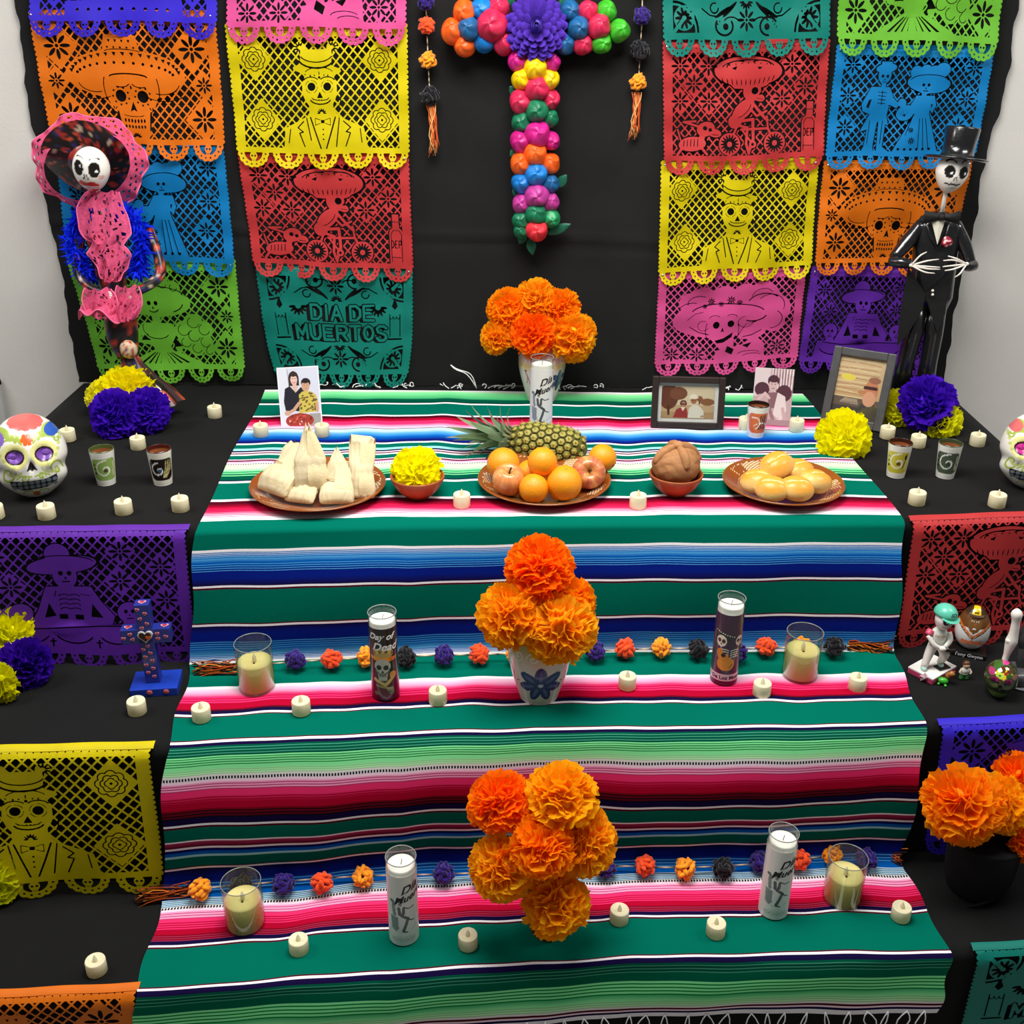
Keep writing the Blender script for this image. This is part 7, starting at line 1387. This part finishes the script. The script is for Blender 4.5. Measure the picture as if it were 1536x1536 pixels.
# ------------------------------------------------------------------ figurines on the middle tier at right
gloss = mat('glossy_paint', None, .25, .5, coat=.4)
def solid(c): return mat('paint_'+c, c, .35, .45, coat=.2)
def batter():
    c = at(1397, 1008, Z2); t = thing('baseball_skeleton_figurine', 'skeleton baseball player figurine in mint cap on a white home plate base', 'figurine', c, (0, 0, -.1)); W_ = solid('e8e6e0')
    V, Fs = boxv((0, 0, .006), (.088, .062, .012), .001); V = V@euler(0, 0, .75).T; obj('base', V, Fs, solid('b83a62'), t, smooth=False); V, Fs = boxv((0, 0, .0135), (.088, .062, .003)); V = V@euler(0, 0, .75).T; obj('home_plate', V, Fs, W_, t, smooth=False)
    V, Fs = boxv((.016, -.012, .016), (.03, .02, .004)); V = V@euler(0, 0, .5).T; obj('base_block', V, Fs, solid('141414'), t, smooth=False)
    sm = lambda P, r, nm, col, n=14: obj(nm, *tube(smoothprof(np.array(P), 4), np.interp(np.linspace(0, 1, 4*(len(P)-1)+1), np.linspace(0, 1, len(P)), r), n), solid(col), t)
    sm([(-.006, 0, .075), (-.014, -.004, .05), (-.022, -.012, .02)], [.012, .010, .007], 'leg', 'e4e0d6'); sm([(.006, 0, .075), (.018, -.006, .052), (.016, .006, .024)], [.012, .011, .007], 'leg', 'e4e0d6')
    for x, y in ((-.023, -.016), (.017, .002)): obj('shoe', *ball((x, y, .019), (.007, .010, .005), 12, 8), solid('a8c8bc'), t)
    V, Fs = ball((0, 0, .092), (.019, .014, .026), 24, 16); K = np.tile(np.array(hx('e8e6de')), (len(V), 1)); K[V[:, 2] > .108] = hx('d8e0d4'); obj('jersey', V, Fs, gloss, t, K); sm([(-.017, -.008, .076), (0, -.015, .077), (.017, -.008, .076)], [.0022]*3, 'belt', '8a8a88', 8)
    P, F2 = text_mesh('PADRES', .0075, 0, .0002); obj('lettering', np.stack([P[:, 0]*.9, -.0155+P[:, 0]**2*14, P[:, 1]+.100], -1), F2, solid('b89a5a'), t, smooth=False)
    sm([(-.018, 0, .106), (-.024, -.006, .098)], [.0085, .008], 'sleeve', 'e05a78'); sm([(-.024, -.006, .097), (-.012, -.018, .082), (.002, -.020, .074)], [.0055, .005, .0045], 'arm', 'eae6dc'); sm([(.018, 0, .104), (.022, -.010, .09), (.010, -.02, .076)], [.0075, .006, .0045], 'arm', 'e2e6da'); obj('hands', *ball((.006, -.021, .074), (.009, .006, .006), 14, 9), solid('eae6dc'), t); sm([(.004, -.022, .074), (.022, -.014, .066), (.038, -.004, .060)], [.003, .0035, .004], 'bat', '1c1a1a', 10)
    V, Fs, K = skull_head(np.array([.004, -.004, .138]), .0235, euler(.15, .15, .35), 'man'); obj('head', V, Fs, paintm, t, K)
    hcap = np.array([.005, .0, .150]); R = euler(.0, .12, .35); V, Fs = ball((0, 0, 0), (.0245, .0265, .022), 28, 18); V = V[:]; V[:, 2] = np.maximum(V[:, 2], -.002); obj('cap', V@R.T+hcap, Fs, solid('5fc4a8'), t)
    n = 12; V = []
    for j in range(5):
        for i in range(n): a = PI*(i/(n-1)); V.append(R@np.array([.022*math.cos(a), -.018-.016*(j/4)*math.sin(a), -.001-.006*(j/4)*math.sin(a)])+hcap)
    o = obj('cap_peak', V, gridF(5, n), solid('52b89c'), t); P, F2 = text_mesh('SD', .011, 0, .0004); obj('cap_emblem', np.stack([P[:, 0], np.full(len(P), -.0265), P[:, 1]+.009], -1)@R.T+hcap, F2, solid('3a4a44'), o, smooth=False)
batter()
def egg_man():
    c = at(1452, 975, Z2); t = thing('egg_figurine', 'egg shaped baseball player figurine with brown cap and orange shirt lettering', 'figurine', c, (0, 0, -.36))
    V, Fs = boxv((0, -.012, .006), (.074, .046, .012), .002); obj('base', V, Fs, solid('121212'), t, smooth=False); P, F2 = text_mesh('Tony Gwynn', .0115, 0, .0003); obj('lettering', np.stack([P[:, 0], np.full(len(P), -.0356), P[:, 1]+.0062], -1), F2, solid('e8e8e8'), t, smooth=False)
    V, Fs = ball((0, 0, 0), 1.0, 130, 100); X, Y, Z = V.T.copy(); W = V*[.037*1, .034, .054]; W[:, 0] *= 1-.14*Z; W[:, 1] *= 1-.14*Z; ZZ = Z-.26; p = Pic(X, ZZ, 'e6e6e2'); fr = Y < .1
    p.put(ZZ > -.05, '5a3a1c'); p.poly([(-.85, .02), (-.45, .02), (0, -.30), (.45, .02), (.85, .02), (.9, .4), (-.9, .4)], '6a4420')
    p.line([(-.95, .12), (0, -.42), (.95, .12)], .10, 'd8702c').line([(-.98, .04), (0, -.52), (.98, .04)], .05, '4a2a1a').put((Z < -.05) & (Z < -.46+np.abs(X)*.62), 'e6e6e2').line([(-.95, .12), (0, -.42), (.95, .12)], .09, 'd8702c')
    p.ell(0, .18, .40, .42, '7a5022').ell(-.15, .26, .09, .045, 'e8dcc8').ell(.15, .26, .09, .045, 'e8dcc8').ell(-.15, .26, .04, .04, '1a100a').ell(.15, .26, .04, .04, '1a100a').line([(-.24, .34), (-.06, .33)], .035, '2a180c').line([(.06, .33), (.24, .34)], .035, '2a180c').ell(0, .12, .09, .07, '8a5c2a').ell(0, -.06, .17, .06, '6a2c1c').ell(0, -.05, .12, .03, 'eeeae0')
    p.put(ZZ > .50-.06*np.cos(X*2), '3e2a1a').poly([(-.30, .50), (.30, .50), (.18, .86), (-.14, .86)], 'e8c41c'); p.C[~fr & (Z > -.05)] = hx('3e2a1a'); p.C[~fr & (Z <= -.05)] = hx('e6e6e2')
    obj('body', W+[0, 0, .062], Fs, gloss, t, p.C)
    P, F2 = text_mesh('padres', .0165, 0, .0006); a = P[:, 0]/.036; obj('shirt_lettering', np.stack([.0385*np.sin(a), -.0352*np.cos(a)-.0004, P[:, 1]*1.0+.041], -1)*[1, 1, 1], F2, solid('c8602c'), t, smooth=False)
    P, F2 = text_mesh('sd', .010, 0, .0004); obj('cap_emblem', np.stack([P[:, 0], np.full(len(P), -.0185), P[:, 1]+.1085], -1), F2, solid('4a2c14'), t, smooth=False)
    n = 12; V = []
    for j in range(4):
        for i in range(n): q = PI*i/(n-1); V.append((.0225*math.cos(q), -.0175*math.sin(q)-.009*(j/3)*math.sin(q), .1035-.003*(j/3)))
    obj('cap_peak', V, gridF(4, n), solid('4a301c'), t)
egg_man()
def trinkets():
    c = at(1385, 1022, Z2); t = thing('star_trinket', 'tiny pink star shaped trinket in front of the home plate base', 'trinket', c); n = 10; V = [(0, -.006, .011), (0, .006, .011)]
    for k in range(n): a = 2*PI*k/n+PI/2; r = .0125 if k % 2 == 0 else .0075; V.append((r*math.cos(a), 0, .011+r*math.sin(a)))
    obj('star', V, [(0, 2+k, 2+(k+1) % n) for k in range(n)]+[(1, 2+(k+1) % n, 2+k) for k in range(n)], solid('cfa9b4'), t, smooth=False); obj('tail_stud', *ball((.002, -.0055, .012), .0022, 8, 6), solid('8a5a6a'), t)
    c = at(1417, 1024, Z2); t = thing('green_trinket', 'tiny green trinket with a brown animal on its back', 'trinket', c, (0, 0, -.4)); obj('green_body', *ball((-.004, -.006, .008), (.011, .008, .0075), 16, 10), solid('3aa82c'), t); obj('brown_body', *ball((.006, .004, .017), (.008, .007, .008), 14, 10), solid('9a5a24'), t); obj('brown_head', *ball((.010, -.001, .026), (.0075, .007, .0065), 14, 10), solid('a86a2c'), t)
    for x, y in ((-.012, -.012), (.002, -.014), (-.013, .001), (.004, .001)): obj('foot', *ball((x, y, .002), (.0032, .004, .0022), 8, 6), solid('4ab83a'), t)
    for s in (-1, 1): obj('ear', *ball((.010+s*.005, -.001, .032), .0022, 8, 6), solid('7a4218'), t)
    c = at(1445, 1018, Z2); t = thing('small_person_trinket', 'tiny figurine with brown hair, white shirt and green trousers', 'trinket', c)
    for s in (-1, 1): obj('leg', *lathe([(.001, 0), (.0055, .0), (.005, .004), (.0045, .014), (.001, .015)], 12), solid('4a9a4c'), t, loc=(s*.005, 0, 0))
    obj('shirt', *ball((0, 0, .021), (.0095, .007, .010), 16, 10), solid('e4e2d8'), t); obj('belt', *ball((0, 0, .0145), (.0088, .0068, .002), 14, 6), solid('d8d8d0'), t)
    for s in (-1, 1): obj('arm', *tube([(s*.008, 0, .026), (s*.0125, -.003, .019), (s*.009, -.006, .016)], .0026, 8), solid('dccbb8'), t)
    obj('head', *ball((0, -.001, .0355), (.0075, .007, .0075), 16, 10), solid('e0b896'), t); V, Fs = ball((0, .001, .0385), (.0085, .008, .0072), 18, 12); obj('hair', V[V[:, 2] > -9], Fs, solid('5a3218'), t)
trinkets()
def glass_skull():
    c = at(1495, 1046, Z2); t = thing('painted_skull', 'shiny dark green painted skull with yellow forehead and pink flower eyes', 'skull', c, (math.radians(-14), 0, -.40)); V, Fs = ball((0, 0, 0), 1.0, 130, 96); X, Y, Z = V.T.copy(); jaw = np.clip(-Z-.1, 0, 1); W = V.copy(); lowr = 1/(1+np.exp((Z+.42)*18)); W[:, 0] *= .92-.16*lowr; W[:, 1] *= .95-.10*lowr; W[:, 2] = np.where(Z < 0, Z*1.22, Z)
    g = lambda cx, cz, s_: np.exp(-(((X-cx)**2+(Z-cz)**2)/s_**2))*(Y < 0); W[:, 1] += .2*(g(-.38, -.1, .2)+g(.38, -.1, .2))+.1*g(0, -.32, .1); p = Pic(X, Z-.14, '33401c'); fr = Y < .2
    p.poly([(-.5, .25), (-.2, .6), (.2, .66), (.6, .3), (.3, .12), (.1, -.06), (-.1, .1)], 'e8d018').ell(-.62, .3, .2, .2, 'b83a70').ell(-.3, .66, .3, .2, '3c6a2a', 30).ell(.1, .86, .22, .12, 'd83c90').ell(-.05, .52, .17, .17, '5a3418').ell(.38, .50, .17, .17, '5a3418').ell(.16, .34, .11, .1, 'a02c1c').ell(-.16, .2, .22, .19, 'b8d84a').ell(-.16, .2, .07, .06, '2a4a1c').ell(.4, .2, .2, .16, '2c5a20').ell(.72, .2, .16, .14, '8a5a4a')
    for s in (-1, 1):
        p.ell(s*.38, -.1, .27, .22, '1c1a10')
        for k in range(9): a = PI*k/8; p.line([(s*.38, -.16), (s*.38+.22*math.cos(a), -.12+.2*math.sin(a))], .045, 'c8347c')
    p.poly([(0, -.2), (-.1, -.38), (.1, -.38)], '0c0c08').line([(-.4, -.56), (.4, -.56)], .04, '141a0c')
    for k in range(9): p.line([(-.36+k*.09, -.5), (-.34+k*.085, -.66)], .03, '141a0c')
    p.put(Z < -.60, '5e7e30'); p.C[~fr] = hx('33401c'); W *= .037*np.array([1, 1.1, 1.02]); W[:, 2] -= W[:, 2].min(); obj('skull', W, Fs, mat('lacquered_skull', None, .08, .6, coat=1.0), t, p.C)
glass_skull()
def bone_sculpture():
    c = at(1548, 1018, Z2); t = thing('bone_sculpture', 'dark grey sculpture on an oval base with a white leg bone at the right edge', 'sculpture', c); dk = mat('pewter_dark', (.035, .035, .037), .35, .5, bump=.6, bscale=60, var=.4, vscale=40)
    V, Fs = lathe([(.001, 0), (.082, 0), (.086, .003), (.083, .006), (.001, .008)], 60); V[:, 1] *= .72; obj('oval_base', V, Fs, mat('pewter', (.16, .16, .165), .3, .5, metal=.4, bump=.4, bscale=70, var=.4, vscale=40), t)
    for p, r, s in (((.0, .01, .045), (.040, .032, .05), 1), ((-.005, .02, .095), (.034, .028, .045), 2), ((.03, .0, .13), (.035, .03, .04), 3), ((-.012, .012, .145), (.022, .02, .026), 4)): V, Fs = ball(p, r, 30, 20, lambda D: 1+.12*noise3(D, 4, s)); obj('dark_mass', V, Fs, dk, t)
    V, Fs = boxv((-.035, -.028, .022), (.042, .034, .03), .006); obj('stone_block', V, Fs, mat('pewter', (.16, .16, .165), .3, .5), t)
    B = lambda u, v, dy: aty(u, v, c[1]-.035+dy)-c
    P = smoothprof(np.array([B(1504, 1000, -.005), B(1507, 990, 0), B(1513, 973, 0), B(1520, 953, 0), B(1524, 932, 0), B(1526, 914, 0)]), 5); r = np.interp(np.linspace(0, 1, len(P)), [0, .12, .3, .45, .52, .62, .8, .94, 1], [.0065, .006, .0062, .0105, .0125, .0095, .0085, .0125, .004]); V, Fs = tube(P, r, 18); obj('leg_bone', V, Fs, mat('bone_white', 'eae6dc', .5, .3), t)
    obj('knee_joint', *ball(B(1517, 961, -.002), (.0125, .009, .008), 16, 10), mat('bone_white', 'eae6dc', .5, .3), t)
bone_sculpture()
